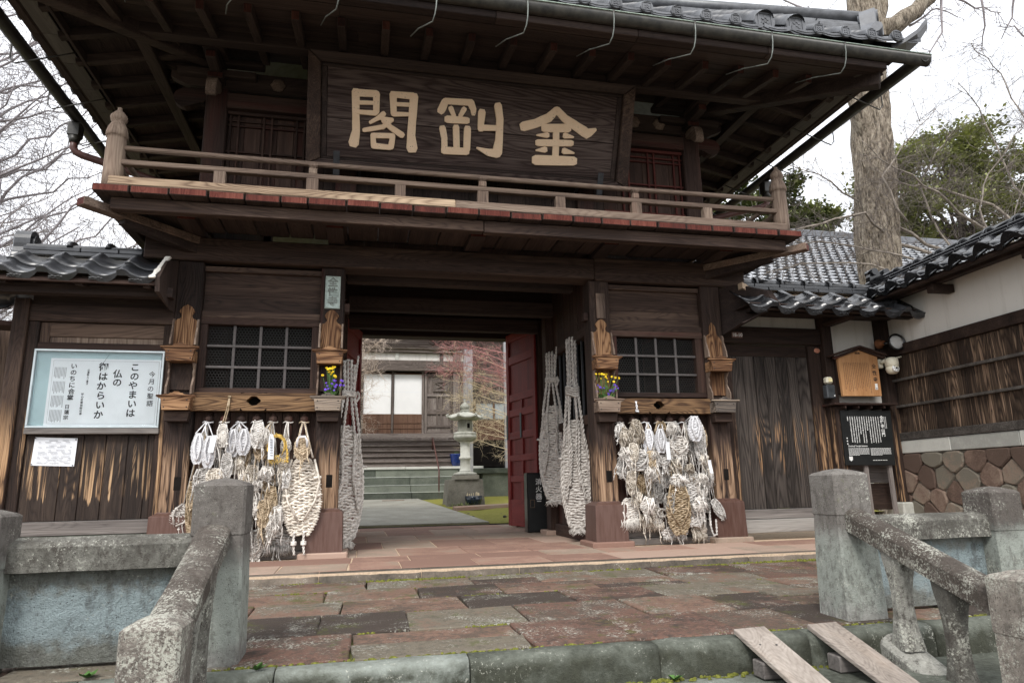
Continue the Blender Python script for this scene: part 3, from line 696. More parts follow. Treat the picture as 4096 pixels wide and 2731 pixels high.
# ================================================================== THE TWO-STOREYED GATE
GATE = thing('temple_gate', 'dark two-storeyed wooden temple gate with balcony and tiled hipped roof', 'gate', (0, 2.0, 0))
PX = (-3.015, -1.55, 1.55, 3.015)
def gate_ground_floor():
    g = GATE; rg = random.Random(21)
    for x in PX:                                           # front posts, shod in copper on stone pads
        m = MB(); m.box(x - .127, x + .127, 0, .254, .40, 3.085, .012); po = m.build('post', wpost, g)
        WL[po.name] = WL[g.name]
        sx = .035 if x < 0 else .02
        bx('mortise', glassy, po, x - .032 + sx, x + .032 + sx, -.002, .05, .70, .83, .001)
        m = MB(); cb = .187; yc = .115
        lv = [(cb + .004, .058), (cb, .20), (cb - .004, .448), (cb - .012, .456), (.130, .482), (.128, .49)]
        m.lathe([(r * math.sqrt(2), z) for r, z in lv], (x, yc, 0), 4, smooth=False); m.build('copper_shoe', copper, g)
        m = MB(); m.box(x - .245, x + .245, -.115, .36, -.01, .057, .012); m.build('stone_pad', plat_m, g)
    for x in PX:
        for y in (2.05, 4.05):
            bx('post', wr['z'], g, x - .115, x + .115, y, y + .23, .06, 3.6, .008); bx('stone_pad', plat_m, g, x - .2, x + .2, y - .07, y + .30, -.01, .06, .01)
    # lintel in two lengths, meeting over the right passage post
    bx('lintel', wb['x'], g, -3.485, 1.492, -.035, .25, 3.092, 3.348, .012); bx('lintel', wb['x'], g, 1.496, 3.50, -.028, .25, 3.078, 3.376, .012)
    bx('lintel', wshade['x'], g, -3.3, 3.3, 4.02, 4.30, 3.225, 3.56, .01)
    for y in (1.0, 2.0, 2.95): bx('ceiling_beam', wshade['x'], g, -1.55, 1.55, y, y + .16, 3.28, 3.5, .01)
    for k in range(9): bx('ceiling_board', wshade['y'], g, -1.58 + k * .351, -1.58 + k * .351 + .347, .26, 4.0, 3.505 + .002 * (k % 2), 3.53, .003)
    for k, (y, z) in enumerate(((.6, 3.12), (1.55, 3.02), (2.42, 2.98))): bx('tie_beam', wshade['x'], g, -1.423, 1.423, y, y + .13, z, z + .2, .008)
    bx('door_head', wr['x'], g, -1.60, 1.60, 2.87, 2.99, 3.29, 3.48, .006)
    for sx in (-1, 1):
        a, b = sorted((sx * 1.55, sx * 3.015))
        x0, x1 = a + .127, b - .127
        # front bay: upper boards and rails
        bx('panel_rail', wb['x'], g, x0, x1, .05, .12, 3.002, 3.058, .004); bx('panel_board', wb['x'], g, x0, x1, .10, .135, 2.748, 3.004, .003)
        bx('panel_board', wb['x'], g, x0, x1, .092, .132, 2.562, 2.745, .003); bx('panel_rail', wb['x'], g, x0, x1, .045, .13, 2.490, 2.560, .005)
        # window frame
        fx0, fx1 = (-2.815, -1.755) if sx < 0 else (1.762, 2.785)
        bx('window_rail', wr['x'], g, x0, x1, .035, .13, 2.414, 2.487, .004); bx('window_rail', wr['x'], g, x0, x1, .03, .13, 1.680, 1.734, .004)
        bx('window_stile', wr['z'], g, x0, fx0, .04, .13, 1.735, 2.413, .004); bx('window_stile', wr['z'], g, fx1, x1, .04, .13, 1.735, 2.413, .004)
        for k in range(1, 4): bx('lattice_bar', grid_m, g, fx0 + (fx1 - fx0) * k / 4 - .014, fx0 + (fx1 - fx0) * k / 4 + .014, .066, .090, 1.736, 2.412, .002)
        for k in range(1, 3): bx('lattice_bar', grid_m, g, fx0, fx1, .062, .086, 1.736 + .676 * k / 3 - .013, 1.736 + .676 * k / 3 + .013, .002)
        # hexagonal wire netting
        m = MB(); s = .0185; dx = s * math.sqrt(3); r = .0013; nrow = int(.676 / (1.5 * s)) + 2
        for j in range(nrow):
            for i in range(int((fx1 - fx0) / dx) + 2):
                cx = fx0 + i * dx + (dx / 2 if j % 2 else 0); cz = 1.736 + j * 1.5 * s
                P = [(cx, cz + s), (cx + dx / 2, cz + s / 2), (cx + dx / 2, cz - s / 2), (cx, cz - s)]
                for p, q in zip(P, P[1:]):
                    if min(p[0], q[0]) < fx0 or max(p[0], q[0]) > fx1 or min(p[1], q[1]) < 1.736 or max(p[1], q[1]) > 2.412: continue
                    d = Vector((q[0] - p[0], 0, q[1] - p[1])).normalized(); n = Vector((-d.z, 0, d.x)) * r
                    A, B = Vector((p[0], .094, p[1])), Vector((q[0], .094, q[1]))
                    m.add([A + n, A - n, B - n, B + n, A + Vector((0, .003, 0)), B + Vector((0, .003, 0))], [(0, 1, 2, 3), (1, 4, 5, 2), (4, 0, 3, 5)])
        tag(m.build('wire_netting', wire_m, g), kind='stuff')
        # worn beam with a cusped hole
        bz0, bz1, by0, by1 = (1.490, 1.676, -.045, .10) if sx < 0 else (1.480, 1.655, -.045, .10)
        hx = -2.30 if sx < 0 else 2.215; hz = (bz0 + bz1) / 2 + .01; hole = []
        for k in range(24):
            a_ = 2 * math.pi * k / 24; rr = .062 * (1 + .16 * abs(math.cos(2 * a_)) - .10 * abs(math.sin(3 * a_))); hole.append((hx + rr * math.cos(a_), hz + rr * .74 * math.sin(a_)))
        def rim(a_):
            c, s_ = math.cos(a_), math.sin(a_); w = .13; h0, h1 = bz0 - hz, bz1 - hz
            k = min(w / abs(c) if abs(c) > 1e-6 else 9, (h1 / s_ if s_ > 1e-6 else (h0 / s_ if s_ < -1e-6 else 9))); return (hx + k * c, hz + k * s_)
        m = MB(); vs = []
        for k in range(24): vs.append((*hole[k][:1], by0, hole[k][1]))
        for k in range(24): q = rim(2 * math.pi * k / 24); vs.append((q[0], by0, q[1]))
        for k in range(24): vs.append((hole[k][0], by1 - .02, hole[k][1]))
        m.add(vs, [(k, (k + 1) % 24, 24 + (k + 1) % 24, 24 + k)[::-1] for k in range(24)] + [(k, 48 + k, 48 + (k + 1) % 24, (k + 1) % 24)[::-1] for k in range(24)])
        m.add([vs[48 + k] for k in range(24)], [tuple(range(24))], False, 1)
        for (q0, q1) in ((x0, hx - .13), (hx + .13, x1)): m.add([(q0, by0, bz0), (q1, by0, bz0), (q1, by0, bz1), (q0, by0, bz1)], [(0, 1, 2, 3)])
        m.add([(x0, by0, bz1), (x1, by0, bz1), (x1, by1, bz1), (x0, by1, bz1), (x0, by0, bz0), (x1, by0, bz0), (x1, by1, bz0), (x0, by1, bz0)], [(0, 1, 2, 3), (4, 7, 6, 5), (0, 3, 7, 4), (1, 5, 6, 2)])
        m.build('worn_beam', [wbeamL, glassy], g)
        # boards behind the sandals, sill at the foot
        n = 7
        for k in range(n):
            w = (x1 - x0) / n; bx('wall_board', wr['z'], g, x0 + k * w + .003, x0 + (k + 1) * w - .003, .10 + .004 * (k % 2), .135, .235, 1.489, .003)
        bx('sill', wgreyx, g, x0 - .02, x1 + .02, .06, .17, .075, .232, .006); bx('sill', wgreyx, g, x0, x1, .02, .14, -.004, .072, .008)
        # turned pegs
        pegs = [-2.741, -2.584, -2.423, -2.271, -2.109, -1.954, -1.794] if sx < 0 else [1.740, 1.900, 2.056, 2.226, 2.373, 2.533, 2.721]
        for px in pegs:
            m = MB(); m.lathe([(.034, 1.16), (.038, 1.25), (.038, 1.335), (.026, 1.352), (.034, 1.37), (.046, 1.392), (.047, 1.415), (.04, 1.436), (.02, 1.446), (.018, 1.462), (.006, 1.470)], (px, .04, 0), 10); m.build('peg', wr['z'], g)
            bx('peg_block', wr['z'], g, px - .022, px + .022, .06, .102, 1.20, 1.40, .004)
        # dark room of the guardian figures behind the window
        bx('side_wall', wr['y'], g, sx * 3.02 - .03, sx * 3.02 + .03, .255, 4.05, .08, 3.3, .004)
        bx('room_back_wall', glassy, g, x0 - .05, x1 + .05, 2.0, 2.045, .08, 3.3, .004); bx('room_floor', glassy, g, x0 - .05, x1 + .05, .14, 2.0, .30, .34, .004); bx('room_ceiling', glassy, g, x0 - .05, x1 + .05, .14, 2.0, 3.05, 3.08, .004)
        # passage side: red boards, dark lattice, low boards
        sgn = -sx; X = sx * 1.55
        for k in range(6): bx('side_board', wr['z'], g, X - .015 + .003 * (k % 2), X + .015, .258 + k * .297, .258 + k * .297 + .293, 2.62, 3.5, .003)
        bx('side_rail', wr['y'], g, X - .05, X + .05, .258, 2.05, 2.50, 2.618, .006); bx('side_rail', wr['y'], g, X - .05, X + .05, .258, 2.05, 1.40, 1.52, .006); bx('side_sill', wr['y'], g, X - .07, X + .07, .40, 2.05, .0, .15, .008)
        for k in range(9): bx('side_lattice_bar', iron, g, X - .012, X + .012, .33 + k * .2, .352 + k * .2, 1.521, 2.499, .002)
        for k in range(6): bx('side_board', wr['z'], g, X - .015 + .003 * (k % 2), X + .015, .258 + k * .297, .258 + k * .297 + .293, .151, 1.399, .003)
        for k in range(3): bx('side_board', wr['z'], g, sx * 1.625 - .015, sx * 1.625 + .015, 2.285 + k * .27, 2.285 + k * .27 + .266, .1, 3.53, .003)
        bx('door_jamb', wr['z'], g, sx * 1.528, sx * 1.72, 2.87, 3.0, .0, 3.29, .008)
        # tie-beam end poking out of the passage post
        bx('tie_end', wr['x'], g, sx * 1.423 - sx * .055, sx * 1.423, .06, .17, 2.60, 2.70, .004)
        # door leaf, standing open
        h = Vector((sx * 1.520, 2.94, 0)); f = Vector((sx * 1.280, 4.016, 0)); d = (f - h).normalized(); L = (f - h).length; nrm = Vector((-d.y * -sx * -1, 0, 0)); nrm = Vector((-sx * d.y, sx * d.x, 0)) if sx > 0 else Vector((d.y, -d.x, 0))
        nrm = Vector((-sx, 0, 0)) - d * Vector((-sx, 0, 0)).dot(d); nrm.normalize()
        leaf = MB(); R = Matrix((d, nrm, Vector((0, 0, 1)))).transposed()
        def lb(mm, u0, u1, z0, z1, t0, t1, ch=.004):
            c = h + d * ((u0 + u1) / 2) + nrm * ((t0 + t1) / 2); c.z = (z0 + z1) / 2
            mm.obox(c, ((u1 - u0) / 2, abs(t1 - t0) / 2, (z1 - z0) / 2), R if R.determinant() > 0 else Matrix((d, nrm, Vector((0, 0, 1)))).transposed(), ch)
        Z = [.035, .50, .56, .84, .90, 1.20, 1.27, 1.62, 1.69, 1.98, 2.06, 2.72, 2.82, 3.08, 3.10, 3.266]
        def lpart(nm, mat, *a):
            mm = MB(); lb(mm, *a); return mm.build(nm, mat, leafo)
        mm = MB(); lb(mm, .03, L - .03, .05, 3.25, -.012, .012, .002); leafo = mm.build('door_leaf', red_door['z'], g); WL[leafo.name] = WL[g.name]
        for u0, u1 in ((0, .10), (L - .10, L)): lpart('stile', red_door['z'], u0, u1, .035, 3.266, .013, .045)
        for z0, z1 in ((.035, .46), (.74, .84), (1.08, 1.18), (1.44, 1.56), (1.82, 1.94), (2.08, 2.20), (2.72, 2.86), (3.12, 3.266)): lpart('cross_rail', red_door['y'], .101, L - .101, z0, z1, .013, .040)
        for z0, z1 in ((.461, .739), (.841, 1.079), (1.181, 1.439), (1.561, 1.819), (1.941, 2.079)): lpart('middle_stile', red_door['z'], L * .5 - .045, L * .5 + .045, z0, z1, .013, .038)
        for u in (L * .5, L - .02): lpart('strap_plate', iron, u - .03, u + .03, 1.45, 1.86, .046, .052)
gate_ground_floor()

def gate_balcony():
    g = GATE; rg = random.Random(4)
    for x in (-2.98, -1.53, 0.0, 1.55, 3.0):
        bx('joist', [wshade['y'], red_end], g, x - .088, x + .088, -.50, .9, 3.362, 3.428, .005, endmi=(1, -1, 1))
    bx('balcony_beam', wb['x'], g, -3.56, -.004, -.845, -.745, 3.292, 3.412, .006); bx('balcony_beam', wb['x'], g, .004, 3.56, -.845, -.745, 3.284, 3.412, .006)
    for sx in (-1, 1):
        m = MB(); m.bar((sx * 2.95, .05, 3.315), (sx * 3.775, -.935, 3.312), .115, .082, .006, endmi=(1, 1, 1)); m.build('corner_beam', [wgrey['x'], red_end], g)
        bx('balcony_beam', wb['y'], g, sx * 3.56 - .05, sx * 3.56 + .05, -.74, 4.9, 3.292, 3.412, .006)
        m = MB(); m.bar((sx * 2.9, .12, 3.20), (sx * 3.52, -.62, 3.27), .10, .09, .006); m.build('brace', wshade['x'], g)
        for k in range(15): bx('floor_board', wshade['x'], g, sx * 2.98, sx * 3.70, .02 + k * .333, .02 + k * .333 + .325, 3.431, 3.495, .005)
        for y in (.9, 2.4, 3.9): bx('joist', wb['x'], g, sx * 3.02, sx * 3.62, y, y + .15, 3.362, 3.428, .005)
    xs = [-3.69, -3.37, -3.03, -2.69, -2.36, -2.03, -1.772, -1.404, -1.078, -.744, -.408, -.07, .27, .61, .95, 1.27, 1.60, 1.92, 2.26, 2.58, 2.84, 3.12, 3.40, 3.70]
    for a, b in zip(xs, xs[1:]):
        y = -.955 + rg.uniform(-.02, .014); e = rg.uniform(-.006, .006)
        m = MB(); m.box(a + .007, b - .007, y, .02, 3.420 + e, 3.492 + e, .007, endmi=(1, -1, 1)); m.build('floor_board', [wshade['y'], red_end], g)
    # railing
    m = MB(); m.box(-3.60, -.30, -.855, -.765, 3.533, 3.622, .008); m.build('low_rail', wbeamL2, g); bx('low_rail', wgrey['x'], g, -.30, 3.60, -.853, -.765, 3.531, 3.620, .008)
    bx('mid_rail', wgrey['x'], g, -3.58, 3.58, -.805, -.735, 3.766, 3.818, .006)
    m = MB(); m.tube([(-3.52, -.755, 3.952), (-1.7, -.757, 3.94), (0, -.76, 3.936), (1.8, -.757, 3.94), (3.52, -.755, 3.952)], .0285, 10); m.build('hand_rail', wgrey['x'], g)
    for x in (-1.752, .002, 1.752):
        bx('rail_post', wgrey['z'], g, x - .058, x + .058, -.812, -.742, 3.623, 3.765, .005); bx('rail_post', wgrey['z'], g, x - .040, x + .040, -.80, -.74, 3.819, 3.885, .008)
        m = MB(); m.lathe([(.040, 3.885), (.062, 3.905), (.062, 3.925)], (x, -.768, 0), 4, smooth=False); m.build('rail_cup', wgrey['z'], g)
    for x in (-2.63, -.872, .86, 2.62): bx('rail_strut', wgrey['z'], g, x - .055, x + .055, -.815, -.745, 3.623, 3.765, .005)
    for sx in (-1, 1):
        for z, w, h in ((3.575, .09, .088), (3.792, .07, .052)): bx('side_rail_bar', wgrey['y'], g, sx * 3.595 - w / 2, sx * 3.595 + w / 2, -.66, 4.8, z - h / 2, z + h / 2, .006)
        m = MB(); m.tube([(sx * 3.595, -.68, 3.952), (sx * 3.595, 4.8, 3.945)], .0285, 10); m.build('hand_rail', wgrey['y'], g)
        for y in (.4, 1.5, 2.6, 3.7): bx('rail_strut', wgrey['z'], g, sx * 3.595 - .035, sx * 3.595 + .035, y, y + .1, 3.62, 3.765, .005)
        m = MB(); prof = [(.092, 3.50), (.090, 3.70), (.086, 4.02), (.084, 4.055), (.096, 4.06), (.094, 4.10), (.080, 4.16), (.058, 4.205), (.055, 4.215), (.070, 4.235), (.076, 4.262), (.068, 4.29), (.040, 4.325), (.022, 4.345), (.020, 4.368), (.022, 4.372), (.004, 4.374)]
        m.lathe(prof, (sx * 3.595, -.755, 0), 24, flute=(.05, 12, 4.058, 4.33)); m.build('newel_post', wgrey['z'], g)
wbeamL2 = wood('silvered_rail_timber', 'x', (.03, .022, .017), (.22, .15, .10), (.62, .47, .32), rings=.7, bst=.8)
gate_balcony()

def gate_upper():
    g = GATE
    for x in (-2.897, -1.45, 1.45, 2.917):
        for y in (0, 3.9): bx('upper_post', wr['z'], g, x - .117, x + .117, y, y + .23, 3.495, 5.16, .01)
    bx('nageshi', wr['x'], g, -2.78, 2.80, -.035, .10, 4.905, 5.088, .006)
    bx('head_beam', wshade['x'], g, -3.02, 3.04, .03, .20, 5.16, 5.40, .008)
    for sx in (-1, 1):
        bx('head_beam', wshade['y'], g, sx * 2.91 - .08, sx * 2.91 + .08, .22, 3.9, 5.16, 5.40, .008)
        bx('upper_side_wall', wr['z'], g, sx * 2.91 - .02, sx * 2.91 + .02, .23, 3.9, 3.495, 5.16, .004)
        # latticed doors each side of the signboard
        x0, x1 = (-2.778, -1.70) if sx < 0 else (1.70, 2.798)
        mat = wr if sx < 0 else red_lat
        for k in range(6): bx('door_board', wr['z'], g, x0 + (x1 - x0) * k / 6 + .002, x0 + (x1 - x0) * (k + 1) / 6 - .002, .085, .11, 3.50, 4.90, .003)
        bx('door_rail', mat['x'], g, x0, x1, .03, .084, 4.865, 4.903, .004); bx('door_rail', mat['x'], g, x0, x1, .03, .084, 3.50, 3.60, .004)
        ref = -2.745 if sx < 0 else 2.765
        for k in range(3):
            for e in (.0, .085):
                xx = ref + (-sx) * (k * .36 + e)
                if x0 < xx - .011 and xx + .011 < x1: bx('lattice_bar', mat['z'], g, xx - .011, xx + .011, .05, .08, 3.601, 4.864, .002)
        for z in (4.80, 4.74, 4.42, 4.35, 4.03, 3.96): bx('lattice_bar', mat['x'], g, x0, x1, .056, .083, z - .010, z + .010, .002)
        # carved nosing at the corner
        out = [(0, .0), (.10, -.012), (.20, -.075), (.29, -.06), (.345, .0), (.35, .075), (.31, .135), (.24, .16), (.12, .165), (0, .17)]
        for k in range(2):
            m = MB(); m.prism(rounded(out, .3), (sx * 3.015, .045, 4.985), (sx, 0, 0), (0, 0, 1), (0, 1, 0), .11, .008); 
            if k == 0: m.build('carved_nosing', wr['x'], g)
        xx = sx * 2.905
        nose = [(0, 0), (.10, -.02), (.17, -.10), (.235, -.16), (.28, -.13), (.275, -.02), (.24, .07), (.15, .10), (0, .11)]
        m = MB(); m.prism(rounded(nose, .3), (xx - .055, -.0, 5.07), (0, -1, 0), (0, 0, 1), (1, 0, 0), .11, .008); m.build('carved_nosing', wgrey['y'], g)
        for (w, y0, z0, z1, mm) in ((.17, -.14, 5.20, 5.27, wr), (.11, -.40, 5.275, 5.36, wr), (.17, -.44, 5.365, 5.43, wr), (.11, -.60, 5.435, 5.52, wr), (.19, -.66, 5.525, 5.60, wr)):
            bx('bracket_arm', [wshade['y'], red_old], g, xx - w / 2, xx + w / 2, y0, .1, z0, z1, .008, endmi=(1, -1, 1))
        for (a, b, z0, z1) in ((-.42, .42, 5.275, 5.36), (-.58, .5, 5.435, 5.52)):
            bx('bracket_arm', wshade['x'], g, xx + (a if sx < 0 else -b), xx + (b if sx < 0 else -a), -.06, .06, z0 + .002, z1 + .002, .012)
        arm = [(0, 0), (.30, .0), (.42, .05), (.50, .09), (.50, .17), (0, .17)]
        for k, (z, s_) in enumerate(((5.18, 1.0), (5.36, 1.35))):
            m = MB(); m.prism([(u * s_, v) for u, v in arm], (xx, -.05 + .09, z), (sx, 0, 0), (0, 0, 1), (0, 1, 0), .10, .006); m.build('bracket_arm', wshade['x'], g)
    for x in (-2.25, -1.75, 2.15, 2.5):                         # carved rosettes between the brackets
        m = MB(); m.lathe([(.004, .03), (.05, .026), (.075, .012), (.085, .0)][::-1], (x, .03, 5.275), 14, R=Matrix.Rotation(rad(90), 3, 'X'), flute=(.10, 6, -1, .028)); m.build('rosette', wgrey['y'], g)
    for k in range(10): bx('wall_board', wshade['z'], g, -1.7 + k * .34 + .002, -1.7 + (k + 1) * .34 - .002, .085, .11, 3.50, 4.904, .003)
    for x in (-1.55, 1.22):                                   # low plates with iron leaves under the signboard
        bx('base_plate', wgrey['z'], g, x, x + .24, .02, .083, 3.50, 3.80, .004)
        m = MB(); m.prism([(0, 0), (.08, -.05), (.16, 0), (.16, .02), (0, .02)], (x + .04, .018, 3.77), (1, 0, 0), (0, 0, 1), (0, -1, 0), .006); m.build('iron_fitting', iron, g)
gate_upper()

SLOPE = .22
def soffz(y, e=0): return 5.27 + SLOPE * (y + 1.32) + e
def gate_roof():
    g = GATE; rg = random.Random(9)
    # purlin carried by the brackets
    for (a, b) in (((-3.62, -.62, 5.36), (3.62, -.62, 5.36)),): m = MB(); m.bar(a, b, .13, .13, .008); m.build('eave_purlin', wshade['x'], g)
    for sx in (-1, 1): m = MB(); m.bar((sx * 3.55, -.55, 5.36), (sx * 3.55, 4.6, 5.36), .13, .13, .008); m.build('eave_purlin', wshade['y'], g)
    # rafters
    for k in range(-9, 10):
        x = -.19 + .437 * k
        if abs(x) > 4.15: continue
        yb = min(.1, -.1 - max(0, abs(x) - 2.9) * 1.0)
        if abs(x) > 2.95: yb = -(abs(x) - 2.95) - .05
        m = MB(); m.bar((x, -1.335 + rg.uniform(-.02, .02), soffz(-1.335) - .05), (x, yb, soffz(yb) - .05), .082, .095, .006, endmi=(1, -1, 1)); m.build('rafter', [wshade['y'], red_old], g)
    for sx in (-1, 1):
        for k in range(15):
            y = -1.02 + .437 * k
            xb = 2.95 if y > 0 else 2.95 - y
            m = MB(); m.bar((sx * 4.29, y, soffz(-1.335) - .05), (sx * xb, y, soffz(-1.335) - .05 + SLOPE * (4.29 - xb)), .082, .095, .006); m.build('rafter', wshade['x'], g)
        m = MB(); m.bar((sx * 4.50, -1.56, 5.155), (sx * 2.9, .05, 5.155 + SLOPE * 1.6), .135, .19, .01); m.build('hip_rafter', wshade['x'], g)
        bx('bird_stop', wshade['y'], g, sx * 4.18, sx * 4.21, -1.1, 5.2, 5.18, 5.275, .003)
    # soffit boards: front
    ys = [-1.56, -1.30, -1.04, -.78, -.52, -.26, .02]
    for a, b in zip(ys, ys[1:]):
        L = 3.0 - a; n = 3
        for i in range(n):
            x0, x1 = -L + 2 * L * i / n + .002, -L + 2 * L * (i + 1) / n - .002
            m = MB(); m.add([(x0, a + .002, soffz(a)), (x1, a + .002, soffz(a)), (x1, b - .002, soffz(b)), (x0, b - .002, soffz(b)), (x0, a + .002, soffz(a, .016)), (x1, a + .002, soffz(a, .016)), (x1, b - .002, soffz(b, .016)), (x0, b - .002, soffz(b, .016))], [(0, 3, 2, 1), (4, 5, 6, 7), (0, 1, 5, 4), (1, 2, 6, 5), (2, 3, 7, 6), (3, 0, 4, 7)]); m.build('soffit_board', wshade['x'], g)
    xs = [4.52, 4.26, 4.0, 3.74, 3.48, 3.22, 2.96]
    for sx in (-1, 1):
        for a, b in zip(xs, xs[1:]):
            za, zb = soffz(-1.56 + 4.52 - a), soffz(-1.56 + 4.52 - b); y0 = -(a - 2.98)
            for (p, q) in ((y0, 1.2), (1.2, 3.0), (3.0, 5.6)):
                vs = [(sx * (a - .002), p + .002, za), (sx * (a - .002), q - .002, za), (sx * (b + .002), q - .002, zb), (sx * (b + .002), p + .002 + (.26 if p == y0 else 0), zb)]
                vs += [(x, y, z + .016) for x, y, z in vs]; m = MB(); fs = [(0, 3, 2, 1), (4, 5, 6, 7), (0, 1, 5, 4), (1, 2, 6, 5), (2, 3, 7, 6), (3, 0, 4, 7)]
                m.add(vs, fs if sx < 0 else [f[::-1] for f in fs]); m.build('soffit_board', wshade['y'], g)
    # fascia boards and a second board stepping out under the tiles
    n = 6
    for i in range(n):
        x0, x1 = -4.52 + 9.04 * i / n, -4.52 + 9.04 * (i + 1) / n
        bx('fascia_board', wshade['x'], g, x0 + .002, x1 - .002, -1.665, -1.565, 5.218, 5.30, .006); bx('fascia_board', wshade['x'], g, x0 - .002 if i else x0 - .08, x1 - .004 if i < n - 1 else x1 + .08, -1.755, -1.60, 5.305, 5.37, .006)
    for sx in (-1, 1):
        for i in range(7):
            y0, y1 = -1.56 + 7.0 * i / 7, -1.56 + 7.0 * (i + 1) / 7
            bx('fascia_board', wshade['y'], g, sx * 4.47, sx * 4.555, y0 + .002, y1 - .002, 5.218, 5.30, .006)
            for (q0, q1) in ((y0 + .003, (y0 + y1) / 2 - .003), ((y0 + y1) / 2 + .003, y1 - .003)): bx('fascia_board', wgreyx2, g, sx * 4.27, sx * 4.468, q0, q1, 5.232 - .0, 5.246, .002)
            bx('fascia_board', wshade['y'], g, sx * 4.50, sx * 4.60, y0 + .002, y1 - .002, 5.305, 5.37, .006)
    # roof bed (hipped) under the tiles
    def sori(t): return .09 * max(0, (abs(t) - .5) / .5) ** 2
    m = MB(); E, e0, e1, yr, zr = 4.64, -1.79, 5.9, 2.05, 8.25; HR = .95
    N = 16; rows = []
    for (dz, flip) in ((0, False),):
        fr = [(-E + 2 * E * i / N, e0, 5.385 + sori(-1 + 2 * i / N)) for i in range(N + 1)]
        rd = [(-HR + 2 * HR * i / N, yr, zr) for i in range(N + 1)]
        bk = [(-E + 2 * E * i / N, e1, 5.385 + sori(-1 + 2 * i / N)) for i in range(N + 1)]
        m.add(fr + rd, [(i, i + 1, N + 2 + i, N + 1 + i) for i in range(N)]); m.add(bk + rd, [(i, N + 1 + i, N + 2 + i, i + 1) for i in range(N)])
        for sx in (-1, 1):
            sd = [(sx * E, e0 + (e1 - e0) * i / N, 5.385 + sori(-1 + 2 * i / N)) for i in range(N + 1)] + [(sx * HR, yr, zr)]
            m.add(sd, [(i, i + 1, N + 1) if sx > 0 else (i + 1, i, N + 1) for i in range(N)])
        m.build('roof_bed', tile_m, g)
    # tiles: one round-tile run and one pan tile per course line
    pitch = .333
    cap = MB(); R90 = Matrix.Rotation(rad(90), 3, 'X')
    def run(x0, y0, z0, x1, y1, z1, r, nm='round_tile', disc=True):
        m = MB(); a, b = Vector((x0, y0, z0)), Vector((x1, y1, z1)); d = (b - a); L = d.length; d.normalize()
        sd = d.cross(Vector((0, 0, 1))).normalized(); up = sd.cross(d); k = 9; vs = []; st = max(2, int(L / .3))
        for i in range(st * 2):
            q = a + d * (L * (i // 2 + i % 2) / st); rr = r * (1.0 if i % 2 == 0 else .93)
            for j in range(k): t = math.pi * j / (k - 1); vs.append(q + sd * math.cos(t) * rr + up * math.sin(t) * rr)
        m.add(vs, [(i * k + j, i * k + j + 1, (i + 1) * k + j + 1, (i + 1) * k + j) for i in range(st * 2 - 1) for j in range(k - 1)], True)
        o = m.build(nm, tile_g, g)
        if disc:
            m = MB(); hd = Vector((d.x, d.y, 0)).normalized(); U = hd.cross(Vector((0, 0, 1))).normalized(); c = a - hd * .028
            circ = [(r * 1.02 * math.cos(2 * math.pi * j / 20), r * 1.02 * math.sin(2 * math.pi * j / 20)) for j in range(20)]
            m.prism(circ, c + hd * .026, U, (0, 0, 1), -hd, .026, .004)
            w = r * .11
            for (u0, u1, v0, v1) in ((-.62, .62, .58, .70), (-.62, .62, -.70, -.58), (-.70, -.58, -.62, .62), (.58, .70, -.62, .62)):
                m.prism([(u0 * r, v0 * r), (u1 * r, v0 * r), (u1 * r, v1 * r), (u0 * r, v1 * r)], c, U, (0, 0, 1), -hd, .007)
            for (u, v) in ((-.22, .12), (.22, .12), (0, .3), (-.25, -.25), (.25, -.25), (0, -.1)):
                m.prism([(u * r + .15 * r * math.cos(t * 1.05), v * r + .15 * r * math.sin(t * 1.05)) for t in range(6)], c, U, (0, 0, 1), -hd, .006)
            m.build('tile_disc', tile_g, o) if False else m.build('tile_end_disc', tile_g, g)
        return o
    def zroof_front(x, y): return None
    for k in range(-14, 9):
        x = 1.863 + pitch * k
        if abs(x) > 4.62 or (2.7 < x < 3.45) or (-3.45 < x < -2.7): continue
        zz = 5.43 + sori(x / E); yb = min(yr, e0 + (E - abs(x)) / (E - HR) * (yr - e0)) - .12
        t = (yb - e0) / (yr - e0)
        run(x, -1.83, zz, x * (1 - t * 0), yb, 5.43 + sori(x / E) * (1 - t) + (zr - 5.385) * t, .068)
    for k in range(-14, 10):
        x = 1.863 + pitch * (k - .5)
        if abs(x) > 4.7: continue
        zz = 5.405 + sori(x / E); vs = []; n = 8
        for (yy, up) in ((-1.84, 0), (-1.2, .46)):
            for i in range(n + 1):
                u = -1 + 2 * i / n; vs.append((x + u * pitch * .47, yy, zz + up + .035 * u * u))
        for i in range(n + 1): u = -1 + 2 * i / n; vs.append((x + u * pitch * .47, -1.838, zz - .045 + .03 * u * u))
        m = MB(); m.add(vs, [(i, i + 1, n + 2 + i, n + 1 + i) for i in range(n)] + [(2 * (n + 1) + i, 2 * (n + 1) + i + 1, i + 1, i) for i in range(n)]); 
        for u in (-.5, -.25, 0, .25, .5): m.box(x + u * pitch * .5 - .022, x + u * pitch * .5 + .022, -1.845, -1.836, zz - .028 + .03 * u * u, zz - .016 + .03 * u * u, .002)
        m.build('pan_tile', tile_g, g)
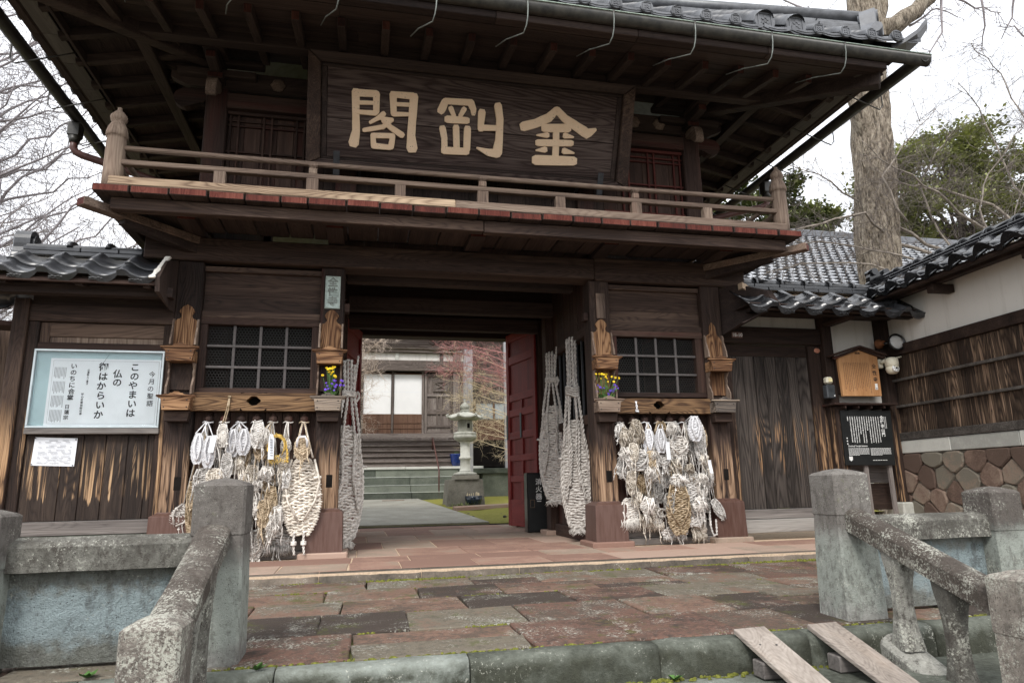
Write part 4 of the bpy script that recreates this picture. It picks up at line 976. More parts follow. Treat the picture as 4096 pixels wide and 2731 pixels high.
    for sx in (-1, 1):
        for x in (2.895, 3.271): 
            t0 = .40; run(sx * x, -1.80, 5.49, sx * x, -.35, 5.49 + 1.12, .122, 'ridge_tile')
        for k in range(20):
            y = -1.55 + pitch * k
            if y > 5.6: continue
            zz = 5.43 + sori(-1 + 2 * (y - e0) / (e1 - e0)); reach = min(y - e0, e1 - y, 3.7) * .95
            if reach < .25: continue
            run(sx * 4.66, y, zz, sx * (4.66 - reach), y, zz + reach * .755, .068)
            m = MB(); n = 6; vs = []
            for (xx, up) in ((4.665, 0), (4.08, .45)):
                for i in range(n + 1): u = -1 + 2 * i / n; vs.append((sx * xx, y + pitch / 2 + u * pitch * .47, zz - .025 + up + .035 * u * u))
            for i in range(n + 1): u = -1 + 2 * i / n; vs.append((sx * 4.663, y + pitch / 2 + u * pitch * .47, zz - .07 + .03 * u * u))
            fs = [(i, i + 1, n + 2 + i, n + 1 + i) for i in range(n)] + [(2 * (n + 1) + i, 2 * (n + 1) + i + 1, i + 1, i) for i in range(n)]
            m.add(vs, fs if sx < 0 else [f[::-1] for f in fs]); m.build('pan_tile', tile_g, g)
        # corner ridge: three layers and a capping row, with an ornamental end
        for i in range(5):
            a = Vector((sx * (4.46 - .02 * i), -1.58 + .02 * i, 5.66 + i * .052)); b = Vector((sx * .95, 1.95, 8.32 + i * .052)); d = (b - a).normalized()
            m = MB(); q0 = a
            for k in range(5):
                q1 = a + d * (.5 * (k + 1)); m.bar(q0 + d * .004, q1 - d * .004, .20 - .02 * i, .042, .006); q0 = q1
            m.build('ridge_layer', tile_g, g)
        m = MB(); m.tube([(sx * 4.40, -1.50, 5.97), (sx * .95, 1.95, 8.60)], .078, 10); m.build('ridge_cap', tile_g, g)
        m = MB(); c = Vector((sx * 4.50, -1.62, 5.66)); dd = Vector((sx * .72, -.70, 0)).normalized(); U = dd.cross(Vector((0, 0, 1))).normalized()
        m.prism([(-.15, -.05), (.15, -.05), (.17, .04), (.13, .12), (.12, .26), (.10, .32), (-.10, .32), (-.12, .26), (-.13, .12), (-.17, .04)], c - dd * .16, U, (0, 0, 1), dd, .17, .012); m.tube([c - dd * .18 + Vector((0, 0, .26)), c + dd * .03 + Vector((0, 0, .26))], .075, 12); m.tube([c - U * .17 + dd * .0 + Vector((0, 0, .03)), c + U * .17 + Vector((0, 0, .03))], .06, 10); m.build('ridge_end_tile', tile_g, g)
        m = MB(); vs = []; 
        for (q, w, z) in ((0, .14, 5.46), (.14, .13, 5.50), (.26, .10, 5.57), (.37, .06, 5.69)):
            p = Vector((sx * 4.62, -1.66, 0)) + dd * q
            for (s_, dz) in ((-w, 0), (0, .05), (w, 0), (w, -.05), (-w, -.05)): v = p + U * s_; vs.append((v.x, v.y, z + dz))
        m.add(vs, [(i * 5 + j, i * 5 + (j + 1) % 5, (i + 1) * 5 + (j + 1) % 5, (i + 1) * 5 + j) for i in range(3) for j in range(5)] + [(0, 1, 2, 3, 4)[::-1], (15, 16, 17, 18, 19)]); m.build('corner_tile', tile_g, g)
    for i in range(4): bx('ridge_layer', tile_g, g, -2.5, 2.5, yr - .16 + .015 * i, yr + .16 - .015 * i, 8.24 + i * .06, 8.292 + i * .06, .006)
    m = MB(); m.tube([(-1.3, yr, 8.52), (1.3, yr, 8.52)], .10, 12); m.build('ridge_cap', tile_g, g)
    # gutters, their lips and hangers
    def gut(a, b, lip=True):
        a, b = Vector(a), Vector(b); d = (b - a).normalized(); s = d.cross(Vector((0, 0, 1))).normalized(); k = 9; vs = []; fs = []
        for q in (a, b):
            for rr in (.066, .058):
                for j in range(k): t = math.pi + math.pi * j / (k - 1); vs.append(q + s * math.cos(t) * rr + Vector((0, 0, math.sin(t) * rr * 1.6)))
        for j in range(k - 1):
            fs += [(j, j + 1, 2 * k + j + 1, 2 * k + j), (k + j, 3 * k + j, 3 * k + j + 1, k + j + 1)]
        fs += [(0, 2 * k, 3 * k, k), (k - 1, 2 * k - 1, 4 * k - 1, 3 * k - 1)] + [tuple(list(range(k)) + list(range(k, 2 * k))[::-1]), tuple((list(range(2 * k, 3 * k)) + list(range(3 * k, 4 * k))[::-1])[::-1])]
        m = MB(); m.add(vs, fs, True); o = m.build('gutter', gutter_m, g); WL[o.name] = WL[g.name]
        if lip:
            for e in (-1, 1): m = MB(); m.tube([a + s * .066 * e, b + s * .066 * e], .0065, 6); m.build('gutter_lip', verd if e < 0 or True else gutter_m, o)
        return o
    gut((-4.84, -1.885, 5.248), (4.84, -1.885, 5.248))
    for sx in (-1, 1): gut((sx * 4.755, -1.94, 5.262), (sx * 4.755, 5.9, 5.262), False)
    for k in range(-8, 3):
        x = 2.868 + .872 * k
        if abs(x) > 4.2: continue
        m = MB(); m.tube([(x, -1.955, 5.25), (x, -1.952, 5.14), (x - .003, -1.94, 5.05), (x - .012, -1.92, 4.98), (x - .03, -1.87, 4.93), (x - .14, -1.60, 5.04), (x - .20, -1.36, 5.12)], .0062, 6); m.build('gutter_hanger', zinc, g)
        m = MB(); m.tube([(x, -1.885 - .072, 5.248), (x, -1.885 - .05, 5.168), (x, -1.885, 5.133)], .012, 6); m.build('gutter_strap', gutter_m, g)
    for sx in (-1, 1):
        for k in range(6):
            y = -1.2 + .875 * k; X = sx * 4.755
            m = MB(); m.tube([(X + sx * .07, y, 5.25), (X + sx * .07, y, 5.07), (X + sx * .02, y, 5.01), (X - sx * .3, y, 5.12), (X - sx * .52, y, 5.20)], .008, 6); m.build('gutter_hanger', gutter_m, g)
    # drain boxes and pipes at the sides
    for sx in (-1, 1):
        X = sx * 4.755; y = 1.15
        m = MB(); m.box(X - .07, X + .07, y - .07, y + .07, 4.98, 5.16, .012); m.lathe([(.05, 4.90), (.075, 4.98)], (X, y, 0), 12); o = m.build('drain_box', gutter_m, g)
        m = MB(); pts = [(X, y, 4.93), (X, y, 4.84), (X - sx * .03, y + .01, 4.79), (X - sx * .09, y + .03, 4.765), (X - sx * .45, y + .1, 4.68), (X - sx * 1.55, y + .35, 4.42), (X - sx * 1.72, y + .38, 4.36), (X - sx * 1.78, y + .4, 4.25), (X - sx * 1.78, y + .4, 3.5)]; m.tube(pts, .045, 12); m.build('drain_pipe', pipe_m, g)
wgreyx2 = wood('pieced_eave_board', 'y', (.045, .04, .034), (.085, .076, .066), (.15, .135, .12), bst=.3)
gate_roof()

# ------------------------------------------------------------------ the big signboard
def signboard():
    vd = Vector((0, -.47, 1.08)).normalized(); n = Vector((1, 0, 0)).cross(vd); o = Vector((0, -.23, 4.2))
    S = thing('signboard', 'huge dark wooden signboard with three golden characters hung above the balcony', 'signboard', (0, -.23, 4.2))
    fr = Matrix((Vector((1, 0, 0)), vd, n)).transposed()
    def b(nm, mat, u0, u1, v0, v1, t0, t1, ch=.006):
        m = MB(); m.obox(o + fr @ Vector(((u0 + u1) / 2, (v0 + v1) / 2, (t0 + t1) / 2)), ((u1 - u0) / 2, (v1 - v0) / 2, (t1 - t0) / 2), fr, ch); return m.build(nm, mat, S)
    b('board', wsign, -1.66, 1.66, .515, 1.04, -.05, 0, .004); b('board', wsign, -1.66, 1.66, .10, .509, -.05, .001, .004)
    for (u0, u1, v0, v1) in ((-1.72, 1.72, 1.042, 1.075), (-1.72, 1.72, .07, .098)): b('inner_border', wshade['x'], u0, u1, v0, v1, -.05, .004, .004)
    for s in (-1, 1): b('inner_border', wshade['y'], min(s * 1.664, s * 1.72), max(s * 1.664, s * 1.72), .10, 1.04, -.05, .004, .004)
    def fp(nm, poly, mat):
        m = MB(); m.prism(poly, o - n * .06, (1, 0, 0), vd, n, .115, .012); return m.build(nm, mat, S)
    fp('frame_rail', [(-1.86, 1.19), (1.86, 1.19), (1.725, 1.077), (-1.725, 1.077)], wshade['x']); fp('frame_rail', [(-1.878, 0), (1.878, 0), (1.725, .068), (-1.725, .068)], wsign)
    fp('frame_stile', [(-1.861, 1.189), (-1.727, 1.075), (-1.727, .069), (-1.879, .001)], wb['y']); fp('frame_stile', [(1.861, 1.189), (1.727, 1.075), (1.727, .069), (1.879, .001)], wb['y'])
    for u in (-1.55, 1.52): b('hanging_strap', iron, u - .035, u + .035, -.10, .16, .056, .066, .003)
    for u in (-1.3, 1.3):
        m = MB(); m.bar(o + fr @ Vector((u, .03, -.05)), (u, .09, 4.18), .03, .03, .004); m.build('support_iron', iron, S)
        m = MB(); m.bar(o + fr @ Vector((u, 1.15, -.05)), (u, .1, 5.30), .03, .03, .004); m.build('support_iron', iron, S)
    STROKES = {'a': [[(.929, .834, .0418), (.84, .736, .0532), (.692, .66, .0532), (.543, .611, .057)], [(.929, .834, .0418), (1.034, .745, .0494), (1.198, .661, .057), (1.322, .599, .064), (1.417, .653, .0228)], [(.792, .615, .0475), (1.082, .641, .0532)], [(.936, .628, .04), (.948, .494, .0418), (.954, .303, .0418)], [(.837, .539, .0342), (.712, .528, .0114)], [(1.05, .553, .036), (1.153, .544, .012)], [(.728, .444, .0418), (1.136, .473, .038)], [(.821, .374, .038), (.716, .356, .0114)], [(1.055, .378, .04), (1.175, .363, .012)], [(.714, .246, .06), (1.183, .271, .056)]],
        'b': [[(-.377, .799, .0432), (-.404, .725, .0468), (-.422, .692, .0432)], [(-.377, .805, .036), (-.087, .816, .0396)], [(-.087, .816, .0432), (-.051, .742, .036), (-.049, .696, .027)], [(-.31, .734, .0306), (-.27, .654, .0252)], [(-.156, .739, .0306), (-.197, .661, .0252)], [(-.346, .61, .0432), (-.116, .616, .0396)], [(-.394, .509, .0396), (-.366, .398, .036), (-.36, .275, .036)], [(-.24, .531, .0396), (-.22, .287, .038)], [(-.108, .53, .0418), (-.104, .296, .0418)], [(-.369, .265, .0432), (-.103, .275, .0418)], [(.047, .724, .0456), (.042, .592, .038), (.046, .537, .0396)], [(.045, .552, .036), (.225, .563, .0323)], [(.228, .811, .0468), (.26, .665, .0432), (.265, .435, .0456), (.252, .29, .0608)], [(.253, .281, .054), (.149, .286, .0432), (.015, .324, .0133)]],
        'c': [[(-1.36, .81, .0442), (-1.355, .601, .0408), (-1.347, .398, .0442), (-1.371, .259, .0595)], [(-1.368, .797, .0408), (-1.137, .807, .0396)], [(-1.137, .807, .0396), (-1.134, .613, .034)], [(-1.332, .696, .0234), (-1.142, .709, .0221)], [(-1.329, .597, .0255), (-1.139, .601, .0306)], [(-.955, .821, .0432), (-.944, .614, .034)], [(-.954, .818, .034), (-.735, .821, .0396)], [(-.925, .717, .0234), (-.749, .726, .0234)], [(-.944, .609, .0288), (-.763, .623, .0216)], [(-.726, .819, .0486), (-.733, .625, .0468), (-.742, .4, .0468), (-.727, .258, .0666)], [(-1.052, .604, .0289), (-1.108, .553, .0255), (-1.197, .496, .0187)], [(-1.094, .554, .0204), (-.958, .544, .0252)], [(-.971, .54, .0272), (-1.057, .461, .0288), (-1.261, .409, .0252)], [(-1.059, .527, .0216), (-.969, .461, .0324), (-.843, .391, .036)], [(-1.159, .36, .0306), (-.943, .374, .0306)], [(-1.164, .366, .0289), (-1.152, .252, .0323)], [(-.945, .373, .0306), (-.962, .251, .0342)], [(-1.155, .249, .034), (-.971, .246, .0306)]]}
    for key in 'abc':
        m = MB()
        for si, s in enumerate(STROKES[key]):
            L, Rr = [], []
            P = [Vector((x, y)) for x, y, r in s]; R_ = [r * .98 for x, y, r in s]
            Q = []; RR = []
            for i in range(len(P) - 1):
                for t in (0, .33, .67): Q.append(P[i].lerp(P[i + 1], t)); RR.append(R_[i] + (R_[i + 1] - R_[i]) * t)
            Q.append(P[-1]); RR.append(R_[-1])
            for i in range(len(Q)):
                d = (Q[min(i + 1, len(Q) - 1)] - Q[max(i - 1, 0)]).normalized(); nn = Vector((-d.y, d.x))
                w = RR[i] * (1 + .05 * mnoise.noise((Q[i].x * 20, Q[i].y * 20, si)))
                L.append(Q[i] + nn * w); Rr.append(Q[i] - nn * w)
            d0 = (Q[0] - Q[1]).normalized(); d1 = (Q[-1] - Q[-2]).normalized()
            poly = [L[0]] + L[1:] + [Q[-1] + d1 * RR[-1] * .55 + Vector((-d1.y, d1.x)) * RR[-1] * .6, Q[-1] + d1 * RR[-1] * .7 - Vector((-d1.y, d1.x)) * RR[-1] * .4] + Rr[::-1] + [Q[0] + d0 * RR[0] * .55 + Vector((-d0.y, d0.x)) * RR[0] * .5, Q[0] + d0 * RR[0] * .75 - Vector((-d0.y, d0.x)) * RR[0] * .5]
            # build as quad strips so bent strokes stay clean
            top = .012 + .0012 * si; vs = []; k = len(Q)
            ends = [(Q[0] + d0 * RR[0] * .7, RR[0] * .62)] + [(Q[i], RR[i]) for i in range(k)] + [(Q[-1] + d1 * RR[-1] * .7, RR[-1] * .62)]
            for i, (c, w) in enumerate(ends):
                j = max(0, min(k - 1, i - 1)); nn = (L[j] - Rr[j]).normalized()
                w *= (1 + .06 * mnoise.noise((c.x * 25, c.y * 25, si)))
                for (q, t) in ((c + nn * w, .0), (c + nn * w * .97, top - .003), (c + nn * (w - .006), top), (c - nn * (w - .006), top), (c - nn * w * .97, top - .003), (c - nn * w, .0)):
                    vs.append(o + fr @ Vector((q.x, q.y, t)))
            nE = len(ends); m.add(vs, [(i * 6 + j, i * 6 + j + 1, (i + 1) * 6 + j + 1, (i + 1) * 6 + j) for i in range(nE - 1) for j in range(5)] + [tuple(range(6))[::-1], tuple((nE - 1) * 6 + j for j in range(6))])
        m.build('character', gold, S)
signboard()
# ================================================================== THINGS FIXED TO THE FRONT POSTS
def plaques():
    t = thing('name_plaque', 'pale green bronze plaque with three raised characters on the left passage post', 'plaque', (-1.55, -.004, 2.61))
    bx('plate', bronze, t, -1.631, -1.469, -.018, -.002, 2.615, 2.985, .004)
    for a in ((-1.628, -1.616, 2.63, 2.97), (-1.484, -1.472, 2.63, 2.97)): bx('rim', bronze, t, a[0], a[1], -.026, -.018, a[2], a[3], .003)
    for a in ((-1.628, -1.472, 2.618, 2.629), (-1.628, -1.472, 2.971, 2.982)): bx('rim', bronze, t, a[0], a[1], -.026, -.018, a[2], a[3], .003)
    m = MB()
    for c, z in zip('全性寺', (2.965, 2.852, 2.745)): m.add(*text(c, .112, wall_fx(-1.55, z, -.021), .0022, .004))
    m.build('lettering', bronze_d, t)
    t = MB().box(1.502, 1.613, -.022, -.002, 2.612, 2.922, .004).build('wooden_tablet', wgrey['z'], loc=(1.557, -.01, 2.612)); tag(t, 'blank reddish wooden tablet nailed high on the right passage post', 'tablet')
plaques()
def shelf(xc, lab, seed, broken=False):
    rg = random.Random(seed); dz = 0
    t = thing('votive_shelf', lab, 'shelf', (xc, -.002, 1.37), 'carved wooden votive shelves on the gate posts')
    z0 = 2.16
    prof = [(-.115, z0), (-.117, 2.30), (-.119, 2.415), (-.095, 2.44), (-.066, 2.452), (-.050, 2.475), (-.052, 2.495), (-.074, 2.525), (-.070, 2.545), (-.040, 2.583), (0, 2.605)]
    poly = prof + [(-a, b) for a, b in prof[::-1][1:]]
    if broken: poly = [(-.115, z0), (-.117, 2.38), (-.085, 2.44), (-.045, 2.47), (-.040, 2.56), (-.01, 2.61), (.02, 2.585), (.04, 2.55), (.05, 2.46), (.10, 2.40), (.117, 2.36), (.115, z0)]
    m = MB(); m.prism(poly, (xc, -.002, 0), (1, 0, 0), (0, 0, 1), (0, -1, 0), .022, .005); m.build('back_board', wshelf['z'], t)
    m = MB(); m.prism([(-.11, 1.70), (.11, 1.70), (.11, 2.10), (-.11, 2.10)], (xc, -.002, 0), (1, 0, 0), (0, 0, 1), (0, -1, 0), .020, .004); m.build('back_board', wshelf['z'] if seed > 2 else wd['z'], t)
    for s in (-1, 1):
        sp = [(0, z0), (.105, z0), (.098, 2.22), (.07, 2.30), (.045, 2.355), (.05, 2.40), (.03, 2.44), (0, 2.45)]
        m = MB(); m.prism(sp, (xc + s * .118 - (.009), -.004, 0), (0, -1, 0), (0, 0, 1), (1, 0, 0), .018, .003); m.build('side_bracket', wgrey['z'], t)
        sp = [(0, 1.65), (.11, 1.65), (.112, 1.72), (.07, 1.79), (.045, 1.83), (.06, 1.87), (.05, 1.91), (.075, 1.95), (.10, 1.975), (0, 1.98)]
        m = MB(); m.prism(sp, (xc + s * .118 - (.009), -.004, 0), (0, -1, 0), (0, 0, 1), (1, 0, 0), .018, .003); m.build('side_bracket', wgrey['z'], t)
    for k, (zt_, zb, mat) in enumerate(((2.128, 1.975, wshelf['x']), (1.632, 1.480, wshelf['x'] if seed == 1 else wgrey['x'] if seed == 3 else wshelf2))):
        hw, hb = .178, .122
        out = [(-hb, zb), (hb, zb), (hb + .018, zt_ - .04), (hw, zt_ - .022), (hw, zt_), (.07, zt_ + .004), (.06, zt_ + .018), (.035, zt_ + .020), (.02, zt_ + .034), (-.02, zt_ + .034), (-.035, zt_ + .020), (-.06, zt_ + .018), (-.07, zt_ + .004), (-hw, zt_), (-hw, zt_ - .022), (-hb - .018, zt_ - .04)]
        m = MB(); m.prism(out, (xc, -.158, 0), (1, 0, 0), (0, 0, 1), (0, -1, 0), .026, .005); m.build('tray_front', mat, t)
        m = MB(); m.prism([(-hw - .004, zt_ - .018), (hw + .004, zt_ - .018), (hw + .004, zt_ - .002), (-hw - .004, zt_ - .002)], (xc, -.184, 0), (1, 0, 0), (0, 0, 1), (0, -1, 0), .012, .004); m.build('tray_lip', mat, t)
        for s in (-1, 1):
            m = MB(); m.box(xc + s * .122 - .010, xc + s * .122 + .010, -.157, -.006, zb + .006, zt_ - .03, .003); m.build('tray_side', mat, t)
        bx('tray_bottom', mat, t, xc - .11, xc + .11, -.157, -.006, zb + .004, zb + .022, .003)
        m = MB()
        for s in (-1, 1):
            for z in (zb + .03, zt_ - .05): m.lathe([(.007, 0), (.006, .003), (.002, .005)], (xc + s * (.105), -.184, z), 8, R=Matrix.Rotation(rad(90), 3, 'X'))
        m.build('rivet', iron, t)
    out = [(-.105, 1.375), (.105, 1.375), (.118, 1.478), (-.118, 1.478)]
    m = MB(); m.prism(out, (xc, -.006, 0), (1, 0, 0), (0, 0, 1), (0, -1, 0), .11, .004); m.build('under_box', wd['x'], t)
wshelf2 = wood('grey_worn_cedar', 'x', (.04, .033, .03), (.12, .10, .085), (.42, .33, .25), rings=.8, bst=.8)
shelf(-3.015, 'carved two-tier votive shelf on the leftmost gate post beside the notice case', 1)
shelf(-1.55, 'carved two-tier votive shelf under the bronze plaque, flowers in its lower tray', 2)
shelf(1.55, 'carved two-tier votive shelf under the blank wooden tablet, flowers in its lower tray', 3)
shelf(3.0, 'carved two-tier votive shelf with a split top on the rightmost gate post', 4, True)
def flowers(xc, lab, seed, up, spread):
    rg = random.Random(seed); t = thing('flower_bunch', lab, 'flowers', (xc, -.09, 1.52), 'bunches of yellow and violet flowers in the shelf trays')
    ms, my, mv = MB(), MB(), MB()
    for k in range(34):
        yel = k < 16; h = rg.uniform(.30, .43) if yel else rg.uniform(.17, .29)
        x = xc + rg.gauss(.01, .045) * spread + (.0 if yel else rg.choice((-.05, .05, .06)) * spread); y = -.10 - rg.random() * .09; z = 1.52 + h * up
        ms.tube([(xc + rg.uniform(-.03, .03), -.09, 1.51), (xc + (x - xc) * .5, -.1, 1.52 + h * .5 * up), (x, y, z)], .0028, 4)
        if rg.random() < .6:
            p = Vector((xc + (x - xc) * .6, y, 1.52 + h * .55)); d = Vector((rg.uniform(-1, 1), -.3, .5)).normalized() * .05; s = Vector((0, 0, .011)); ms.add([p, p + d * .5 + s, p + d, p + d * .5 - s], [(0, 1, 2, 3)])
        mm = my if yel else mv; r = rg.uniform(.012, .019)
        ax = Vector((rg.uniform(-.5, .5), -1, rg.uniform(.0, .8))).normalized(); u = ax.orthogonal().normalized(); w = ax.cross(u); c = Vector((x, y, z))
        for ring, (rr, tl, nn) in enumerate(((r, .2, 6), (r * .62, .6, 5))):
            for j in range(nn):
                a = 2 * math.pi * j / nn + ring * .5; d = u * math.cos(a) + w * math.sin(a); e = u * math.cos(a + 1.57) + w * math.sin(a + 1.57)
                mm.add([c, c + d * rr * .6 + e * rr * .42 + ax * rr * tl * .5, c + d * rr + ax * rr * tl, c + d * rr * .6 - e * rr * .42 + ax * rr * tl * .5], [(0, 1, 2, 3)])
    ms.build('stems', stem_g, t); my.build('yellow_blossoms', flower_y, t); mv.build('violet_blossoms', flower_v, t)
flowers(-1.53, 'tall bunch of yellow and violet flowers in the tray of the left passage post', 1, 1.02, .9)
flowers(1.52, 'wide bunch of yellow and violet flowers in the tray of the right passage post', 2, .95, 1.35)

# ================================================================== STRAW SANDALS
def half_w(t, W):      # sole outline: t 0 at the heel (top) .. 1 at the toe (bottom)
    e = math.sin(math.pi * min(1, max(0, t * .94 + .03))) ** .42
    return W / 2 * e * (.86 + .16 * math.sin(math.pi * (t - .1) * .9))
def weave(m, L, W, r, rg, z0=0, fray=0., y0=0., loops=True, wav=1.0):
    """rows of straw rope woven to and fro, hanging in the XZ plane below z0"""
    n = max(5, int(L / (r * 1.62)))
    wp = max(r * 3.4, W / 9)
    for i in range(n):
        t = (i + .5) / n; h = half_w(t, W) * rg.uniform(.95, 1.04); z = z0 - t * L
        seg = max(5, int(2 * h / (r * 1.5))); pts = []; rr = []
        for k in range(seg + 1):
            x = -h + 2 * h * k / seg; ph = x / wp * math.pi + (math.pi if i % 2 else 0)
            pts.append((x + rg.uniform(-.1, .1) * r, y0 - r * .7 * math.cos(ph) * wav, z + rg.uniform(-.18, .18) * r + .35 * r * math.sin(2 * ph) + .02 * W * math.sin(k * .7 + i)))
            rr.append(r * rg.uniform(.82, 1.12) * (1 if 0 < k < seg else .95))
        m.tube(pts, rr, 5)
        if loops:
            for s in (-1, 1): m.tube([(s * (h - r), y0, z + r * .5), (s * (h + r * .55), y0 - r * .5, z), (s * (h - r), y0, z - r * .6)], r * 1.05, 5)
    if fray:
        for k in range(int(30 * fray)):
            x = rg.uniform(-.42, .42) * W; l = rg.uniform(.3, 1) * .09 * (W / .12) * fray
            p = Vector((x, y0, z0 - L + r)); m.tube([p, p + Vector((rg.uniform(-.1, .1) * l, -.15 * l, -l * .5)), p + Vector((rg.uniform(-.3, .3) * l, -.1 * l, -l))], [r * .30, r * .26, r * .1], 3)
def rope(m, pts, r, strands=2, pitch=6.0, rg=None):
    P = [Vector(p) for p in pts]; Q = []
    for a, b in zip(P, P[1:]):
        n = max(2, int((b - a).length / (r * 1.1)))
        for i in range(n): Q.append(a.lerp(b, i / n))
    Q.append(P[-1])
    for s in range(strands):
        pp = []; d0 = 0
        for i, q in enumerate(Q):
            d = (Q[min(i + 1, len(Q) - 1)] - Q[max(i - 1, 0)]).normalized(); u = d.cross(Vector((.3, 1, .2))).normalized(); w = d.cross(u)
            a = i * 1.1 / pitch * 2 * math.pi + s * 2 * math.pi / strands; pp.append(q + (u * math.cos(a) + w * math.sin(a)) * r * .55)
        m.tube(pp, r * .62, 5)
def thongs(m, L, W, r, z0, rg, y=-.012):
    for s in (-1, 1):
        m.tube([(s * W * .30, y, z0 + .005), (s * W * .46, y - .008, z0 - L * .3), (s * W * .36, y - .014, z0 - L * .58), (s * W * .06, y - .012, z0 - L * .86)], r, 5)
    for k in (.25, .5): m.tube([(-W * .5, y + .004, z0 - L * k), (-W * .3, y - .01, z0 - L * k - .01)], r * 1.3, 5); m.tube([(W * .5, y + .004, z0 - L * k), (W * .3, y - .01, z0 - L * k - .01)], r * 1.3, 5)
def sandal_mesh(kind, L, W, seed):
    """a worn straw sandal hanging from its own cord; origin at the hook"""
    rg = random.Random(seed); m = MB(); mats = [straw]
    r = max(.0056, W * .056)
    if kind in ('sand', 'strap', 'pink', 'big', 'giant'):
        if kind == 'giant': r = .0150
        if kind == 'big': r = .0112
        weave(m, L * .97, W, r, rg, -.01, fray=.8 if kind == 'sand' and seed % 3 == 0 else 0)
        if kind != 'pink': thongs(m, L * .9, W, r * .85, -.02, rg, -r * 1.6)
    elif kind == 'fringe':
        weave(m, L * .72, W, r * .9, rg, 0, fray=0, wav=.7)
        for k in range(110):
            x = rg.uniform(-.5, .5) * W; l = L * rg.uniform(.22, .42); p = Vector((x, rg.uniform(-.02, .005), -L * .62))
            m.tube([p, p + Vector((rg.uniform(-.15, .15) * l, -.012, -l * .5)), p + Vector((rg.uniform(-.35, .35) * l, -.004, -l))], [.0030, .0026, .0010], 3)
    elif kind == 'ball':
        weave(m, L, W * .92, r, rg, 0)           # a crumpled, curled-up sandal
        m.v = [(x + .018 * mnoise.noise((x * 22, z * 22, seed)), y - .05 * abs(mnoise.noise((x * 14, z * 14, seed + 5))), z + .022 * mnoise.noise((x * 20, z * 20, seed + 9))) for x, y, z in m.v]
        for k in range(5):
            x = rg.uniform(-.4, .4) * W; a = Vector((x, -.03, -L * rg.uniform(0, .3))); b = Vector((x + rg.uniform(-.4, .4) * W, -.05, -L * rg.uniform(.6, 1.05))); m.tube([a, (a + b) / 2 + Vector((rg.uniform(-.03, .03), -.015, 0)), b], r * .8, 5)
        for k in range(26):
            x = rg.uniform(-.4, .4) * W; p = Vector((x, -.02, -L * rg.uniform(.4, .9))); m.tube([p, p + Vector((rg.uniform(-.04, .04), -.012, -.02)), p + Vector((rg.uniform(-.06, .06), -.01, -.05))], [.0022, .002, .001], 3)
    elif kind == 'ring':
        for k in range(5):
            pts = [(W * .42 * math.cos(a) + rg.uniform(-.006, .006), -.02 + rg.uniform(-.012, .012), -L / 2 + L * .42 * math.sin(a) + rg.uniform(-.006, .006)) for a in [2 * math.pi * i / 16 for i in range(17)]]
            m.tube(pts, r * 1.2, 5)
        for k in range(20): a = rg.uniform(0, 6.28); p = Vector((W * .42 * math.cos(a), -.03, -L / 2 + L * .42 * math.sin(a))); m.tube([p, p + Vector((rg.uniform(-.02, .02), -.01, rg.uniform(-.03, .01)))], [.003, .001], 3)
    elif kind == 'loop':
        rope(m, [(-W * .3, 0, 0), (-W * .35, -.01, -L * .6), (-W * .1, -.015, -L * .95), (W * .3, -.015, -L * .9), (W * .35, -.01, -L * .3)], .011)
    elif kind in ('tilt', 'tilt2'):
        weave(m, L, W, r * 1.1, rg, 0, fray=.5); thongs(m, L, W, r, -.01, rg, -r * 1.5)
        an = -.5 if kind == 'tilt' else .55; c, s = math.cos(an), math.sin(an); m.v = [(x * c - z * s, y, x * s + z * c) for x, y, z in m.v]
    elif kind == 'pad':                          # cotton-wrapped sandal
        weave(m, L, W, W * .062, rg, 0, wav=.55)
        n = 26; out = []
        for i in range(n):
            a = 2 * math.pi * i / n; z = -L / 2 + L / 2 * math.cos(a); t = -z / L; out.append((math.copysign(half_w(t, W) if abs(math.sin(a)) > .05 else .004, math.sin(a)), z))
        vs = []
        for (y, f) in ((.006, .80), (.004, .9), (.002, .9), (-.001, .8), (-.001, .6), (-.001, .3)):
            for x, z in out:
                vs.append((x * f + rg.uniform(-.001, .001), y + .002 * mnoise.noise((x * 60, z * 60, seed)), -L / 2 + (z + L / 2) * (f if f > .6 else f)))
        m.add(vs, [(l * n + i, l * n + (i + 1) % n, (l + 1) * n + (i + 1) % n, (l + 1) * n + i) for l in range(5) for i in range(n)], True)
        o_ = len(m.v) - 6 * n; m.f += [tuple(o_ + i for i in range(n))[::-1], tuple(o_ + 5 * n + i for i in range(n))]; m.sm += [False] * 2; m.mi += [0] * 2
        for s in (-1, 1): m.tube([(s * W * .06, -.014, -L * .02), (s * W * .20, -.020, -L * .22), (s * W * .27, -.024, -L * .45), (s * W * .10, -.024, -L * .80), (0, -.016, -L * .90)], [.008, .0115, .0115, .010, .007], 6)
        for k in range(3): m.tube([(rg.uniform(-.01, .01), -.01, .0), (rg.uniform(-.02, .02), -.016, -.02)], .004, 4)
    # loose cords trailing from the sole
    if kind in ('sand', 'ball', 'ring', 'tilt', 'fringe', 'strap', 'pink'):
        for k in range(rg.randint(2, 5)):
            x = rg.uniform(-.45, .45) * W; z = -L * rg.uniform(.1, .9); l = rg.uniform(.10, .30); q = Vector((x, -r * 1.4 - .008, z)); pts = [q]
            for i in range(5): q = q + Vector((rg.gauss(0, .010), rg.gauss(0, .004), -l / 5)); pts.append(q)
            m.tube(pts, [.0058 * rg.uniform(.7, 1.2)] * 5 + [.003], 5)
            if rg.random() < .5: c = pts[3]; m.tube([c + Vector((.009 * math.cos(t), .004 * math.sin(t), .006 * math.sin(t))) for t in [6.28 * j / 7 for j in range(8)]], .0055, 5)
